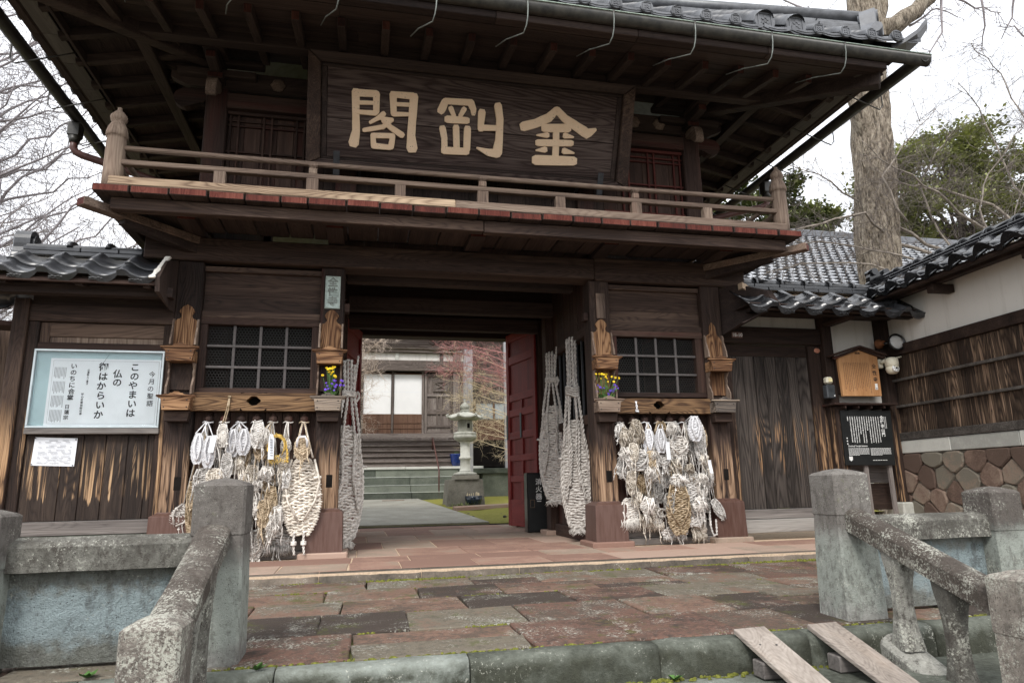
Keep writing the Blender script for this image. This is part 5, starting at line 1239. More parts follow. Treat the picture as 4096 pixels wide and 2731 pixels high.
    # fluff
    if kind in ('sand', 'giant', 'big', 'strap', 'tilt'):
        for k in range(26):
            t = rg.random(); h = half_w(t, W); s = rg.choice((-1, 1)); p = Vector((s * h * rg.uniform(.6, 1.05), -r, -t * L)); m.tube([p, p + Vector((s * rg.uniform(0, .012), -.006, -rg.uniform(.004, .03)))], [.0016, .0007], 3)
    return m
SL = [('pad', -2.784, 1.251, .964, .105), ('pad', -2.671, 1.221, .922, .105), ('sand', -2.553, 1.352, 1.126, .084), ('pad', -2.459, 1.292, 1.031, .113), ('pad', -2.351, 1.292, 1.042, .113), ('sand', -2.22, 1.377, 1.112, .109), ('strap', -2.189, 1.232, 1.005, .121), ('sand', -1.949, 1.207, 1.062, .081), ('strap', -1.78, 1.218, .995, .134), ('giant', -1.774, 1.001, .259, .33), ('sand', -2.722, .917, .652, .142), ('sand', -2.605, .915, .764, .122), ('tilt', -2.85, .549, .33, .139), ('sand', -2.797, .803, .304, .097), ('sand', -2.5, 1.067, .809, .089), ('pink', -2.357, .977, .783, .102), ('sand', -2.264, .946, .712, .113), ('ball', -2.124, .921, .803, .114), ('ball', -2.033, .932, .813, .08), ('sand', -2.051, .837, .743, .103), ('ball', -2.197, .781, .711, .08), ('sand', -2.281, .701, .401, .067), ('sand', -2.18, .664, .433, .079), ('sand', -2.062, .732, .383, .096), ('ring', -2.226, .446, .28, .139), ('ball', -2.106, .408, .237, .124), ('ball', -1.999, .532, .324, .102), ('sand', -2.218, .286, .03, .139), ('fringe', -1.998, .325, .052, .225), ('sand', -1.926, .907, .717, .069), ('sand', -2.597, 1.162, .927, .078), ('ball', -2.391, 1.018, .924, .067), ('sand', -2.45, .80, .56, .10), ('sand', -2.56, .70, .42, .11), ('ball', -2.38, .58, .42, .11), ('sand', -2.66, .55, .25, .12), ('sand', -2.50, .42, .12, .12), ('sand', -2.335, .86, .60, .09), ('sand', -2.13, .60, .34, .10), ('ball', -2.21, 1.05, .93, .09), ('sand', -2.065, 1.04, .86, .09), ('sand', -1.965, 1.06, .86, .085), ('sand', -2.29, 1.06, .84, .085), ('sand', -2.10, .84, .58, .085), ('ball', -2.24, .60, .46, .10), ('sand', -1.985, .70, .50, .08), ('sand', -2.44, 1.06, .86, .085), ('ball', -2.145, 1.30, 1.15, .08), ('sand', -2.34, 1.12, .93, .08), ('sand', -2.29, .40, .16, .10), ('ball', -2.03, .40, .26, .10)]
SR = [('ball', 1.694, 1.356, 1.194, .108), ('ball', 1.732, 1.302, 1.073, .115), ('ball', 1.70, 1.086, .96, .115), ('ball', 1.70, .96, .755, .1), ('ball', 1.867, 1.397, 1.139, .131), ('sand', 1.855, 1.072, .838, .202), ('pad', 2.021, 1.288, 1.03, .129), ('pad', 2.142, 1.288, 1.029, .121), ('ball', 2.069, 1.037, .963, .081), ('sand', 2.195, 1.384, 1.083, .126), ('sand', 2.259, 1.192, .994, .111), ('sand', 2.175, 1.002, .874, .125), ('ball', 2.357, 1.377, 1.246, .128), ('sand', 2.378, 1.219, .993, .194), ('pad', 2.555, 1.426, 1.156, .151), ('sand', 2.572, 1.17, .998, .128), ('sand', 2.652, 1.357, .943, .114), ('sand', 1.768, .833, .577, .092), ('sand', 1.839, .832, .569, .086), ('sand', 1.925, .791, .619, .108), ('ball', 2.018, .869, .736, .124), ('sand', 2.109, .962, .708, .117), ('ball', 2.3, .947, .772, .192), ('ball', 2.32, .772, .672, .147), ('ball', 2.433, .81, .67, .089), ('ball', 2.508, .89, .796, .097), ('ball', 2.633, .78, .686, .104), ('ball', 2.755, .874, .63, .128), ('fringe', 1.775, .518, .177, .177), ('ball', 1.945, .527, .358, .142), ('sand', 2.127, .695, .471, .116), ('ball', 1.957, .371, .216, .128), ('fringe', 2.078, .419, .161, .158), ('ring', 2.154, .398, .301, .108), ('big', 2.319, .678, .134, .226), ('fringe', 2.301, .19, .04, .235), ('big', 2.54, .808, .212, .222), ('fringe', 2.604, .235, .034, .147), ('ball', 2.564, .514, .368, .118), ('ball', 2.698, .537, .352, .12), ('tilt2', 2.773, .482, .251, .09), ('loop', 2.731, .35, .088, .081), ('sand', 2.026, .71, .473, .101), ('sand', 2.651, .672, .512, .104), ('sand', 2.02, 1.05, .84, .10), ('sand', 2.23, .86, .64, .10), ('sand', 2.42, .72, .50, .10), ('sand', 1.80, 1.14, .93, .10), ('sand', 2.46, 1.10, .90, .10), ('ball', 2.70, 1.02, .88, .10), ('sand', 2.21, .58, .38, .10), ('sand', 2.43, .50, .27, .10), ('ball', 1.86, .58, .44, .10), ('ball', 2.28, 1.36, 1.22, .10), ('sand', 2.72, 1.30, 1.06, .085)]
KW = {'pad': ('white cotton-wrapped sandal', 'plump'), 'sand': ('woven straw sandal', 'frayed'), 'strap': ('straw sandal with pale strap', 'neat'), 'pink': ('faded pinkish straw sandal', 'small'), 'giant': ('straw sandal of thick rope', 'huge'), 'big': ('straw sandal with tight rows', 'long'), 'fringe': ('straw sandal with a loose fringe', 'ragged'), 'ball': ('curled bundle of straw sandal', 'tattered'), 'ring': ('straw sandal curled into a ring', 'round'), 'loop': ('thick looped straw cord', 'bent'), 'tilt': ('straw sandal hanging askew', 'pale'), 'tilt2': ('straw sandal hanging askew', 'pale')}
ORD = ['first', 'second', 'third', 'fourth', 'fifth', 'sixth', 'seventh', 'eighth', 'ninth', 'tenth', 'eleventh', 'twelfth', 'thirteenth', 'fourteenth']
def hang_sandals():
    for side, lst, pegs in (('left', SL, [-2.741, -2.584, -2.423, -2.271, -2.109, -1.954, -1.794]), ('right', SR, [1.740, 1.900, 2.056, 2.226, 2.373, 2.533, 2.721])):
        rg = random.Random(77 if side == 'left' else 99)
        by = {}
        for i, (k, x, zt_, zb, w) in enumerate(lst):
            p = min(range(7), key=lambda q: abs(pegs[q] - x)); by.setdefault(p, []).append((-(zt_ + zb), i))
        rank = {}
        for p, l in by.items():
            for q, (_, i) in enumerate(sorted(l)): rank[i] = (p, q, len(l))
        for i, (k, x, zt_, zb, w) in enumerate(lst):
            L = (zt_ - zb) * 1.06; W_ = w * (1.12 if k in ('pad', 'giant', 'strap') else 1.24); top = zt_ > 1.1
            y = -.055 - .05 * (i % 3) - (.03 if top else 0) - (.05 if k in ('pad', 'giant', 'big', 'strap') else 0)
            if k == 'fringe': y = -.05
            if k == 'pad': mat = cloth
            elif k == 'pink': mat = straw_p
            elif k in ('giant',): mat = straw
            elif k == 'strap': mat = straw_b
            elif k == 'fringe' and side == 'left': mat = straw_g
            else: mat = (straw, straw_g, rope_w, straw_g, straw_b)[(i * 7 + (3 if side == 'left' else 1)) % 5] if k != 'ball' else (straw_g, straw, rope_w)[i % 3]
            m = sandal_mesh(k, L, W_, i + (0 if side == 'left' else 200))
            # hanging cords up to the peg
            p, q, n = rank[i]; px = pegs[p]; pz = 1.375; rgc = random.Random(i)
            if k not in ('fringe', 'loop') or top:
                for e in ((-.25, .25) if k != 'ball' else (0.1,)):
                    a = Vector((px - x + e * .03, .055 - y - .12 + .0, pz - zt_)); a.y = (.0 - .03) - y
                    b = Vector((e * W_, -.006, .0))
                    mid = (a + b) / 2 + Vector((rgc.uniform(-.006, .006), -.012, 0))
                    m.tube([a, mid, b], .0062 if k != 'giant' else .011, 5)
                if q == 0: m.tube([(px - x + .05 * math.cos(t), -.0 - y - .045 * math.sin(t) + .03, pz - zt_ + .006 * math.cos(3 * t)) for t in [6.28 * j / 12 for j in range(13)]], .006, 5)
            o = m.build('straw_sandal' if k != 'pad' else 'cotton_sandal', mat, loc=None) ; 
            o.location = (x, y, zt_); WL[o.name] = Vector((x, y, zt_))
            nm, adj = KW[k]; where = 'topmost' if q == 0 else ('lowest' if q == n - 1 else ORD[q] + ' from top')
            col = {'weathered_straw_rope': 'beige', 'grey_straw_rope': 'grey', 'pale_hemp_rope': 'whitish', 'brown_straw_rope': 'brownish', 'white_cotton': '', 'faded_pink_straw': ''}[mat.name]
            tag(o, f'{adj} {col} {nm}, {where}, {ORD[p]} peg of {side} bay'.replace('  ', ' '), 'sandal', 'sandals hung on the gate pegs')
            if k == 'strap':                          # pale new strap, a part of its own
                mm = MB()
                for e in (.0, .012): mm.tube([(-w * .42 + e, -.03, -L * .50), (-w * .40 + e, -.04, -L * .22), (-w * .2, -.045, -L * .03 - e), (w * .2, -.045, -L * .03 - e), (w * .40 - e, -.04, -L * .22), (w * .42 - e, -.03, -L * .50)], .0058, 6)
                oo = mm.build('strap', cloth, o, loc=(0, 0, 0)); oo.location = (0, 0, 0)
    # fringed ends and knotted cords of the huge sandal
    m = MB()
    for x in (-1.83, -1.735): 
        rope(m, [(x, -.13, .27), (x - .004, -.135, .17), (x + .01, -.14, .05)], .012)
        for k in range(3): m.tube([(x + .022 * math.cos(t), -.135 + .02 * math.sin(t), .15 + .012 * k) for t in [6.28 * j / 10 for j in range(11)]], .009, 5)
    tag(m.build('knotted_cord', rope_w, loc=(-1.78, -.13, .27)), 'pair of knotted cords hanging below the huge sandal in the left bay', 'cord')
    # yellow straw wreath and paper slips
    rg = random.Random(5); m = MB()
    for k in range(60):
        a = rg.uniform(-.4, 3.9); p = Vector((-2.03 + .075 * math.cos(a), -.21 - rg.random() * .02, 1.10 - .105 * math.sin(a) * -1)); d = Vector((-math.sin(a), 0, math.cos(a))) * .05
        p.z = 1.11 + .115 * math.sin(a); m.tube([p - d, p + Vector((rg.uniform(-.006, .006), -.008, rg.uniform(-.006, .006))), p + d + Vector((rg.uniform(-.02, .02), 0, rg.uniform(-.02, .02)))], [.0026, .0034, .0015], 4)
    for k in range(46):
        x = -2.03 + rg.uniform(-.07, .11); p = Vector((x, -.215, .99 + rg.uniform(-.02, .04))); m.tube([p, p + Vector((rg.uniform(-.03, .03), -.01, -rg.uniform(.02, .06)))], [.003, .0012], 3)
    rope(m, [(-2.10, -.215, 1.20), (-2.02, -.22, 1.215), (-1.95, -.215, 1.17), (-1.925, -.21, 1.05), (-1.92, -.21, .95)], .012)
    tag(m.build('straw_wreath', straw_y, loc=(-2.03, -.21, 1.1)), 'bright yellow fresh straw wreath among the left bay sandals', 'wreath')
    for (x, z1, z0, w, tilt, lab) in ((-2.081, 1.235, .985, .055, .02, 'long white paper slip with brush marks tied to the yellow wreath'), (-2.617, 1.225, 1.055, .05, -.14, 'white paper slip hung between the white sandals of the left bay'), (2.2, 1.135, .935, .046, 0, 'white paper slip beside the white pair in the right bay'), (2.70, .927, .78, .04, .1, 'small pointed white paper slip low in the right bay')):
        m = MB(); vs = []
        for i in range(6):
            t = i / 5; hw = w / 2 * (.55 if i == 0 and 'wreath' in lab else 1); z = z1 + (z0 - z1) * t
            for s in (-1, 1): vs.append((x + s * hw + tilt * (z1 - z), -.245 + .006 * math.sin(t * 5), z))
        m.add(vs + [(a, b + .0012, c) for a, b, c in vs], [(2 * i, 2 * i + 1, 2 * i + 3, 2 * i + 2) for i in range(5)] + [(12 + 2 * i, 14 + 2 * i, 15 + 2 * i, 13 + 2 * i) for i in range(5)])
        o = m.build('paper_slip', paper, loc=(x, -.245, z1)); tag(o, lab, 'paper slip', 'paper slips among the sandals')
        if 'brush' in lab:
            m = MB()
            for k in range(7): m.box(x - .012 + tilt * .1 * k, x + .012 + tilt * .1 * k, -.2535, -.2525 + .006, z1 - .05 - k * .026 - .010, z1 - .05 - k * .026, 0)
            m.build('ink_marks', pale_ink, o)
    # loose cords tying things to the worn beam
    m = MB(); m.tube([(-2.54, -.055, 1.62), (-2.552, -.07, 1.5), (-2.57, -.12, 1.37), (-2.60, -.17, 1.22)], .006, 5); m.tube([(-2.532, -.055, 1.62), (-2.535, -.07, 1.5), (-2.55, -.12, 1.37)], .006, 5); m.tube([(-2.55, -.06, 1.632), (-2.52, -.06, 1.628)], .012, 5)
    tag(m.build('tie_cord', straw_b, loc=(-2.54, -.06, 1.62)), 'doubled straw cord looped over the worn beam of the left bay', 'cord')
    m = MB()
    for s in (-.008, .01): m.tube([(1.925 + s, -.05, 1.62), (1.93 - s, -.056, 1.56), (1.925 + s * 2.4, -.062, 1.50)], .006, 5)
    m.tube([(1.915, -.06, 1.505), (1.95, -.062, 1.495)], .012, 5); tag(m.build('tie_cord', cloth, loc=(1.925, -.05, 1.6)), 'short white knotted cord pinned to the worn beam of the right bay', 'cord')
hang_sandals()

# giant sandals hung inside the passage
def big_sandal(name, lab, x, y, ztop, zbot, W, rot, seed, style):
    rg = random.Random(seed); m = MB(); tot = ztop - zbot
    Ls = tot * (.62 if style != 'ropes' else .55); z0 = zbot + Ls + .03 - ztop; r = .0185
    weave(m, Ls, W, r, rg, z0, wav=.62)
    n = 30; edge = []                                    # thick border rope round the sole
    for s in (-1, 1):
        e = [(s * (half_w(i / n, W) + .012), -.018, z0 - Ls * i / n) for i in range(2, n)]; rope(m, e, .019)
    w0 = W * .16
    for s in (-1, 1):
        rope(m, [(s * w0 * 1.0, -.02, -.02 - .03 * (s > 0)), (s * w0 * .9, -.03, z0 * .5), (s * W * .33, -.035, z0 - Ls * .03), (s * W * .40, -.03, z0 - Ls * .25)], .019)
        rope(m, [(s * w0 * .35, -.02, 0), (s * w0 * .3, -.035, z0 * .55), (s * W * .20, -.045, z0 - Ls * .12), (s * W * .16, -.05, z0 - Ls * .45), (s * W * .36, -.045, z0 - Ls * .72)], .017)
        m.tube([(s * W * .55 + .02 * math.cos(t), -.03 + .02 * math.sin(t), z0 - Ls * .35) for t in [6.28 * j / 9 for j in range(10)]], .014, 5)
    if style == 'tied':
        for k in range(3): m.tube([(w0 * 1.35 * math.cos(t), -.02 + .04 * math.sin(t), z0 * .55 + .02 * k) for t in [6.28 * j / 14 for j in range(15)]], .016, 6)
        rope(m, [(w0 * .8, -.03, z0 * .6), (w0 * 1.5, -.04, z0 * .62), (w0 * 1.9, -.04, z0 * .55), (w0 * 1.6, -.04, z0 * .48), (w0 * 1.2, -.04, z0 * .52)], .014)
        rope(m, [(w0 * .9, -.03, z0 * .5), (w0 * 1.6, -.03, .06)], .013)
    else:
        for k in range(4):
            z = z0 * .62 - .03 * k; m.tube([(w0 * 1.5 * math.cos(t), -.03 + .045 * math.sin(t), z + .02 * math.sin(2 * t)) for t in [6.28 * j / 14 for j in range(15)]], .015, 6)
        for s in (-.6, .6): rope(m, [(s * w0, -.05, z0 * .3), (s * w0 * 1.6, -.06, z0), (s * w0 * .8, -.06, z0 - Ls * .3), (s * w0 * 2, -.05, z0 - Ls * .6)], .015)
    for k in range(40):
        p = Vector((rg.uniform(-.25, .25) * W, -.02, z0 - Ls + .02)); l = rg.uniform(.03, .09); m.tube([p, p + Vector((rg.uniform(-.04, .04), -.02, -l * .5)), p + Vector((rg.uniform(-.06, .06), -.01, -l))], [.006, .005, .002], 4)
    o = m.build(name, rope_w if style != 'plain' else straw_g); o.location = (x, y, ztop); o.rotation_euler = (0, 0, rot); WL[o.name] = Vector((x, y, ztop))
    tag(o, lab, 'giant sandal', 'giant sandals hung in the gate passage')
big_sandal('giant_straw_sandal', 'giant straw sandal tied with thick rope near the red door, deeper in the passage', 1.44, 1.80, 2.56, .42, .40, rad(-40), 1, 'tied')
big_sandal('giant_straw_sandal', 'giant straw sandal on long rope loops just behind the right passage post', 1.40, .70, 2.53, .10, .34, rad(-34), 2, 'ropes')
big_sandal('giant_straw_sandal', 'giant straw sandal seen edgewise behind the left passage post', -1.37, .60, 2.16, .05, .46, rad(40), 3, 'tied')
# ================================================================== WAVE-TILED WALL ROOFS
tile_d = plain('dark_smoked_tile', (.026, .027, .030), .24, .5, 9, .12, .6, alt=(.05, .052, .056))
def pan_tile_mesh(w, L, th, prof, apron, relief=True):
    """one wave tile: local x across, y up the slope (from the eave), z up; apron hangs at the eave"""
    m = MB(); n = 22; vs = []; xs = [w * i / n for i in range(n + 1)]
    for (y, dz) in ((0, 0), (L, 0), (L, -th), (0, -th)):
        for x in xs: vs.append((x, y, prof(x / w) + dz))
    N = n + 1; fs = []
    for a, b in ((0, 1), (1, 2), (2, 3), (3, 0)): fs += [(a * N + i, a * N + i + 1, b * N + i + 1, b * N + i) for i in range(n)]
    fs += [(0, N, 2 * N, 3 * N), (n, 3 * N + n, 2 * N + n, N + n)]
    m.add(vs, fs, True)
    if apron:
        vs = []
        for (y, d) in ((-.004, .004), (-.004, -apron), (.016, -apron), (.016, .004)):
            for x in xs: e = .45 + .75 * min(1, max(0, (.012 - prof(x / w)) / .044)); vs.append((x, y, (min(prof(x / w), .012) + d * e) if d < 0 else prof(x / w) + d))
        fs = []
        for a, b in ((0, 1), (1, 2), (2, 3), (3, 0)): fs += [(a * N + i, a * N + i + 1, b * N + i + 1, b * N + i) for i in range(n)]
        fs += [(0, N, 2 * N, 3 * N), (n, 3 * N + n, 2 * N + n, N + n)]
        m.add(vs, fs, False)
        if relief:
            c = .46; z = prof(c) - apron * .55
            for k in range(5):
                x = w * (c - .14 + .07 * k); m.box(x - .012, x + .012, -.010, -.003, z - .010 + .006 * (k % 2), z + .006 + .006 * (k % 2), .002)
            m.box(w * (c - .19), w * (c + .19), -.008, -.003, z - .020, z - .015, .001)
    me = bpy.data.meshes.new('pan_tile'); me.from_pydata(m.v, [], m.f); me.polygons.foreach_set('use_smooth', m.sm); me.update(); return me
def profL(t): return .012 + .032 * max(0, math.sin(math.pi * (t + .06) / .34)) ** .8 if t < .28 else .010 - .042 * max(0, math.sin(math.pi * (t - .28) / .72)) ** .9
def profR(t): return .010 - .044 * max(0, math.sin(math.pi * t / .73)) ** .85 if t < .73 else .010 + .030 * min(1, max(0, math.sin(math.pi * (t - .73) / .30) * 1.5)) ** .8
def tile_field(parent, org, ax, ay, n0, n1, w, rows, rowL, prof, mat, apron=.05, lift=.022, seed=1):
    """org: world point of the eave; ax along the eave, ay up the slope"""
    az = ax.cross(ay).normalized(); R = Matrix((ax, ay, az)).transposed(); rg = random.Random(seed)
    me0 = pan_tile_mesh(w * 1.012, rowL * 1.12, .014, prof, apron); me1 = pan_tile_mesh(w * 1.012, rowL * 1.12, .020, prof, 0)
    for me in (me0, me1): me.materials.append(mat)
    for r in range(rows):
        me = me0 if r == 0 else me1
        for k in range(n0, n1):
            p = org + ax * (k * w) + ay * (r * rowL) + az * (r * .0 + lift)
            Q = R @ Matrix.Rotation(rad(-3.2 + rg.uniform(-.7, .7)), 3, 'X') @ Matrix.Rotation(rg.uniform(-.012, .012), 3, 'Z')
            o = link('roof_tile', me, parent, p + az * rg.uniform(-.002, .003)); o.rotation_euler = Q.to_euler()

# ================================================================== LEFT WING WITH THE NOTICE CASE
def left_wing():
    w = thing('side_wall', 'wooden side wall left of the gate, tiled roof, its boards worn bright in streaks', 'wall', (-3.85, .12, 0)); rg = random.Random(31)
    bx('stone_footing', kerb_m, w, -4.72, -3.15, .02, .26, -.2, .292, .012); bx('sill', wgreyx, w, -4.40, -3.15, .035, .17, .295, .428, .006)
    bx('post', wjamb, w, -4.625, -4.487, -.01, .14, .02, 2.62, .008); bx('stile', wjamb, w, -4.485, -4.388, .03, .14, .43, 2.388, .005); bx('stile', wjamb, w, -3.235, -3.145, .03, .14, .43, 2.388, .005)
    bx('beam', wb['x'], w, -4.487, -3.145, .02, .16, 2.392, 2.562, .006); bx('rail', wb['x'], w, -4.30, -3.235, .06, .13, 2.242, 2.386, .004); bx('rail', wr['x'], w, -4.388, -3.235, .035, .13, 2.108, 2.178, .004); bx('shelf_rail', wgreyx, w, -4.392, -3.19, -.015, .13, 1.258, 1.314, .005)
    bx('stile', wb['z'], w, -4.387, -4.30, .06, .13, 2.18, 2.386, .003)
    for k in range(3): bx('strip_board', wgrey['z'], w, -4.30 + k * .355 + .002, -4.30 + (k + 1) * .355 - .002, .075, .10, 2.18, 2.241, .002)
    xs = [-4.387, -4.06, -3.88, -3.68, -3.48, -3.30, -3.236]
    for a, b in zip(xs, xs[1:]): bx('wall_board', wplank, w, a + .003, b - .003, .055 + .004 * rg.random(), .10, .43, 1.256, .004)
    bx('wall_board', wb['x'], w, -4.387, -3.236, .075, .10, 1.316, 2.107, .003)
    bx('purlin', wshade['x'], w, -5.5, -3.10, -.30, -.18, 2.60, 2.70, .006); bx('upper_board', wshade['x'], w, -4.487, -3.15, .05, .14, 2.563, 3.06, .004)
    bx('fascia', wr['x'], w, -5.6, -3.20, -.49, -.455, 2.665, 2.705, .003); bx('eave_board', wshade['x'], w, -5.6, -3.2, -.45, -.35, 2.715, 2.735, .003)
    bx('under_board', wshade['x'], w, -5.6, -3.2, -.35, .05, 2.80, 2.82, .003)
    for x in (-4.56, -3.9, -3.3): m = MB(); m.bar((x, -.44, 2.685), (x, .10, 2.79), .07, .075, .004); m.build('rafter', wshade['y'], w)
    # roof
    ax = Vector((1, 0, 0)); ay = Vector((0, .60, .44)).normalized()
    tile_field(w, Vector((-3.20 - .346 * 7, -.52, 2.735)), ax, ay, 0, 7, .346, 2, .245, profL, tile_m, .055)
    ayb = Vector((0, -.60, .44)).normalized(); tile_field(w, Vector((-3.2, .82, 2.735)), -ax, ayb, 0, 7, .346, 2, .245, profL, tile_m, .055, seed=4)
    bx('ridge_bed', plaster, w, -4.63, -3.49, .04, .26, 2.95, 3.075, .01)
    for i, (z, d) in enumerate(((3.078, .0), (3.128, .012))):
        x = -4.62
        off = .0 if i == 0 else .17
        xs = [-4.62] + [q for q in [-4.62 + off + .36 * k for k in range(1, 4)]] + [-3.50]
        xs = sorted(set(round(q, 3) for q in xs if -4.62 <= q <= -3.5))
        for a, b in zip(xs, xs[1:]): bx('ridge_layer', tile_m, w, a + .003, b - .003, -.015 + d, .315 - d, z, z + .044, .006)
    for a, b in ((-4.60, -4.22), (-4.21, -3.86), (-3.85, -3.50)):
        m = MB(); n = 8; vs = []
        for x in (a, b): 
            for i in range(n + 1): t = math.pi * i / n; vs.append((x, .15 - .135 * math.cos(t), 3.178 + .052 * math.sin(t)))
        m.add(vs, [(i, i + 1, n + 2 + i, n + 1 + i) for i in range(n)] + [tuple(range(n + 1)), tuple(range(n + 1, 2 * n + 2))[::-1]], False); m.build('ridge_cap', tile_m, w)
    for x in (-4.2, -3.84): m = MB(); m.tube([(x, .15 - .14 * math.cos(t), 3.18 + .065 * math.sin(t)) for t in [math.pi * i / 9 for i in range(10)]], .028, 8); m.build('ridge_collar', tile_m, w)
    # ornamental ridge end, curled like a cushion
    prof = [(-.13, 0), (.13, 0), (.14, .05), (.10, .10), (.115, .20), (.10, .29), (.04, .33), (-.04, .33), (-.10, .29), (-.115, .20), (-.10, .10), (-.14, .05)]
    m = MB(); m.prism(rounded(prof, .3), (-4.58, .15, 3.04), (0, 1, 0), (0, 0, 1), (-1, 0, 0), .16, .015); m.build('ridge_end_tile', tile_m, w)
    m = MB(); m.prism([(a * .72, b * .72) for a, b in rounded(prof, .3)], (-4.552, .15, 3.08), (0, 1, 0), (0, 0, 1), (-1, 0, 0), .03, .004); m.build('ridge_end_face', tile_b, w)
    # torn plaster and the verge board where the roof meets the gate post
    m = MB(); m.add([(-3.205, -.50, 2.60), (-3.205, -.53, 2.74), (-3.16, -.40, 2.95), (-3.145, .0, 3.08), (-3.145, .0, 2.52), (-3.15, -.2, 2.50)] + [(-3.165, -.49, 2.60), (-3.165, -.52, 2.74), (-3.145, -.39, 2.95), (-3.141, .0, 3.085), (-3.141, .0, 2.515), (-3.142, -.2, 2.50)], [(0, 1, 2, 3, 4, 5), (6, 11, 10, 9, 8, 7), (0, 6, 7, 1), (1, 7, 8, 2), (2, 8, 9, 3), (5, 4, 10, 11), (0, 5, 11, 6)]); m.build('verge_board', wshade['z'], w)
    vs = []; n = 16; rg = random.Random(2)
    for i in range(n + 1):
        t = i / n; p = Vector((-3.225, -.545, 2.72)).lerp(Vector((-3.16, -.30, 3.02)), t); wd_ = .030 + .018 * mnoise.noise((t * 7, 1, 0))
        for (dx, dy) in ((-wd_, -.012), (.0, -.03), (wd_ * .6, -.02), (wd_ * .6, .02), (-wd_, .02)): vs.append((p.x + dx, p.y + dy, p.z + .012 * mnoise.noise((t * 11, dx * 40, 3))))
    m = MB(); m.add(vs, [(i * 5 + j, i * 5 + (j + 1) % 5, (i + 1) * 5 + (j + 1) % 5, (i + 1) * 5 + j) for i in range(n) for j in range(5)] + [(0, 1, 2, 3, 4)[::-1], tuple(n * 5 + j for j in range(5))]); m.build('torn_plaster', plaster, w)
    # small side roof behind the outer post
    m = MB(); m.bar((-5.6, -.3, 2.34), (-4.63, .2, 2.36), .28, .05, .006); m.build('side_eave', wr['x'], w)
    bx('outer_post', wb['z'], w, -5.02, -4.64, .5, .62, 0, 2.4, .006)
left_wing()
def notice_case():
    c = thing('notice_case', 'glazed notice case with a pale blue mount and a brushed white poster', 'notice board', (-3.79, .03, 1.318))
    bx('mount', paperb, c, -4.385, -3.208, .036, .05, 1.322, 2.10, .001)
    for a in ((-4.394, -3.2, 2.083, 2.103), (-4.394, -3.2, 1.319, 1.339)): bx('frame', alu, c, a[0], a[1], .0, .05, a[2], a[3], .003)
    for a in ((-4.394, -4.374, 1.340, 2.082), (-3.22, -3.2, 1.340, 2.082)): bx('frame', alu, c, a[0], a[1], .0, .05, a[2], a[3], .003)
    p = MB().box(-4.247, -3.226, .0325, .0345, 1.341, 2.016, 0).build('poster', paper, c); WL[p.name] = WL[c.name]
    m = MB(); 
    for a in ((-4.222, -3.25, 1.992, 1.994), (-4.222, -3.25, 1.362, 1.364)): m.box(a[0], a[1], .0312, .0322, a[2], a[3], 0)
    for a in ((-4.222, -4.220, 1.364, 1.992), (-3.252, -3.25, 1.364, 1.992)): m.box(a[0], a[1], .0312, .0322, a[2], a[3], 0)
    m.build('border_line', pale_ink, p)
    m = MB()
    def col(s, x, z0, z1, size, wt):
        st = (z0 - z1) / len(s)
        for i, ch in enumerate(s): m.add(*text(ch, size, wall_fx(x + .01 * math.sin(i * 2.1) * size * 4, z0 - i * st + size * .1, .031), wt, .0006))
    col('このやまいは', -3.475, 1.965, 1.405, .088, .0022); col('仏の', -3.63, 1.895, 1.72, .088, .0022); col('御はからいか', -3.765, 1.962, 1.385, .088, .0024)
    col('いのちに合掌', -4.035, 1.958, 1.575, .060, .0014); col('日蓮宗', -4.055, 1.545, 1.385, .046, .0010); col('今月の聖語', -3.31, 1.885, 1.515, .062, .0008)
    col('日蓮聖人ご遺文', -3.90, 1.905, 1.745, .021, .0003); col('妙心尼御前御返事', -3.93, 1.665, 1.44, .024, .0003)
    m.build('brush_lettering', ink, p)
    m = MB(); rg = random.Random(3)
    for blk in range(4):
        for k in range(9):
            x = -4.205 + k * .0125; z1 = 1.925 - blk * .142; m.box(x, x + .006, .0318, .0324, z1 - rg.uniform(.09, .125), z1, 0)
    m.build('fine_print', pale_ink, p)
    g = bpy.data.materials.new('case_glass'); g.use_nodes = True; pr = g.node_tree.nodes['Principled BSDF']; pr.inputs['Transmission Weight'].default_value = 1; pr.inputs['Roughness'].default_value = .02; pr.inputs['IOR'].default_value = 1.3; pr.inputs['Base Color'].default_value = (.95, .98, .98, 1)
    MB().box(-4.373, -3.221, .012, .015, 1.341, 2.081, 0).build('glass', g, c)
    n = MB(); n.add([(-4.307, .045, 1.232), (-3.933, .043, 1.219), (-3.94, .050, .947), (-4.319, .050, .961)] + [(-4.307, .047, 1.232), (-3.933, .045, 1.219), (-3.94, .052, .947), (-4.319, .052, .961)], [(0, 1, 2, 3), (4, 7, 6, 5), (0, 4, 5, 1), (1, 5, 6, 2), (2, 6, 7, 3), (3, 7, 4, 0)])
    o = n.build('printed_notice', paper, loc=(-4.12, .046, 1.09)); tag(o, 'white printed sheet pinned to the worn boards below the notice case', 'notice')
    m = MB(); rg = random.Random(6)
    for k in range(15):
        z = 1.20 - k * .0155
        if k in (2, 5, 9): m.box(-4.27, -3.975, .0395, .0405, z - .0012, z, 0); continue
        x = -4.27 + (0 if k % 3 else .09)
        while x < -3.99: l = rg.uniform(.02, .09); m.box(x, min(-3.975, x + l), .0395, .0405, z - .004, z, 0); x += l + rg.uniform(.01, .05)
    m.build('print', pale_ink, o)
    m = MB()
    for x, z in ((-4.30, 1.222), (-3.945, 1.208), (-4.308, .97), (-3.95, .957)): m.lathe([(.007, 0), (.006, .004), (.002, .006)], (x, .040, z), 8, R=Matrix.Rotation(rad(90), 3, 'X'))
    m.build('pin', iron, o)
notice_case()

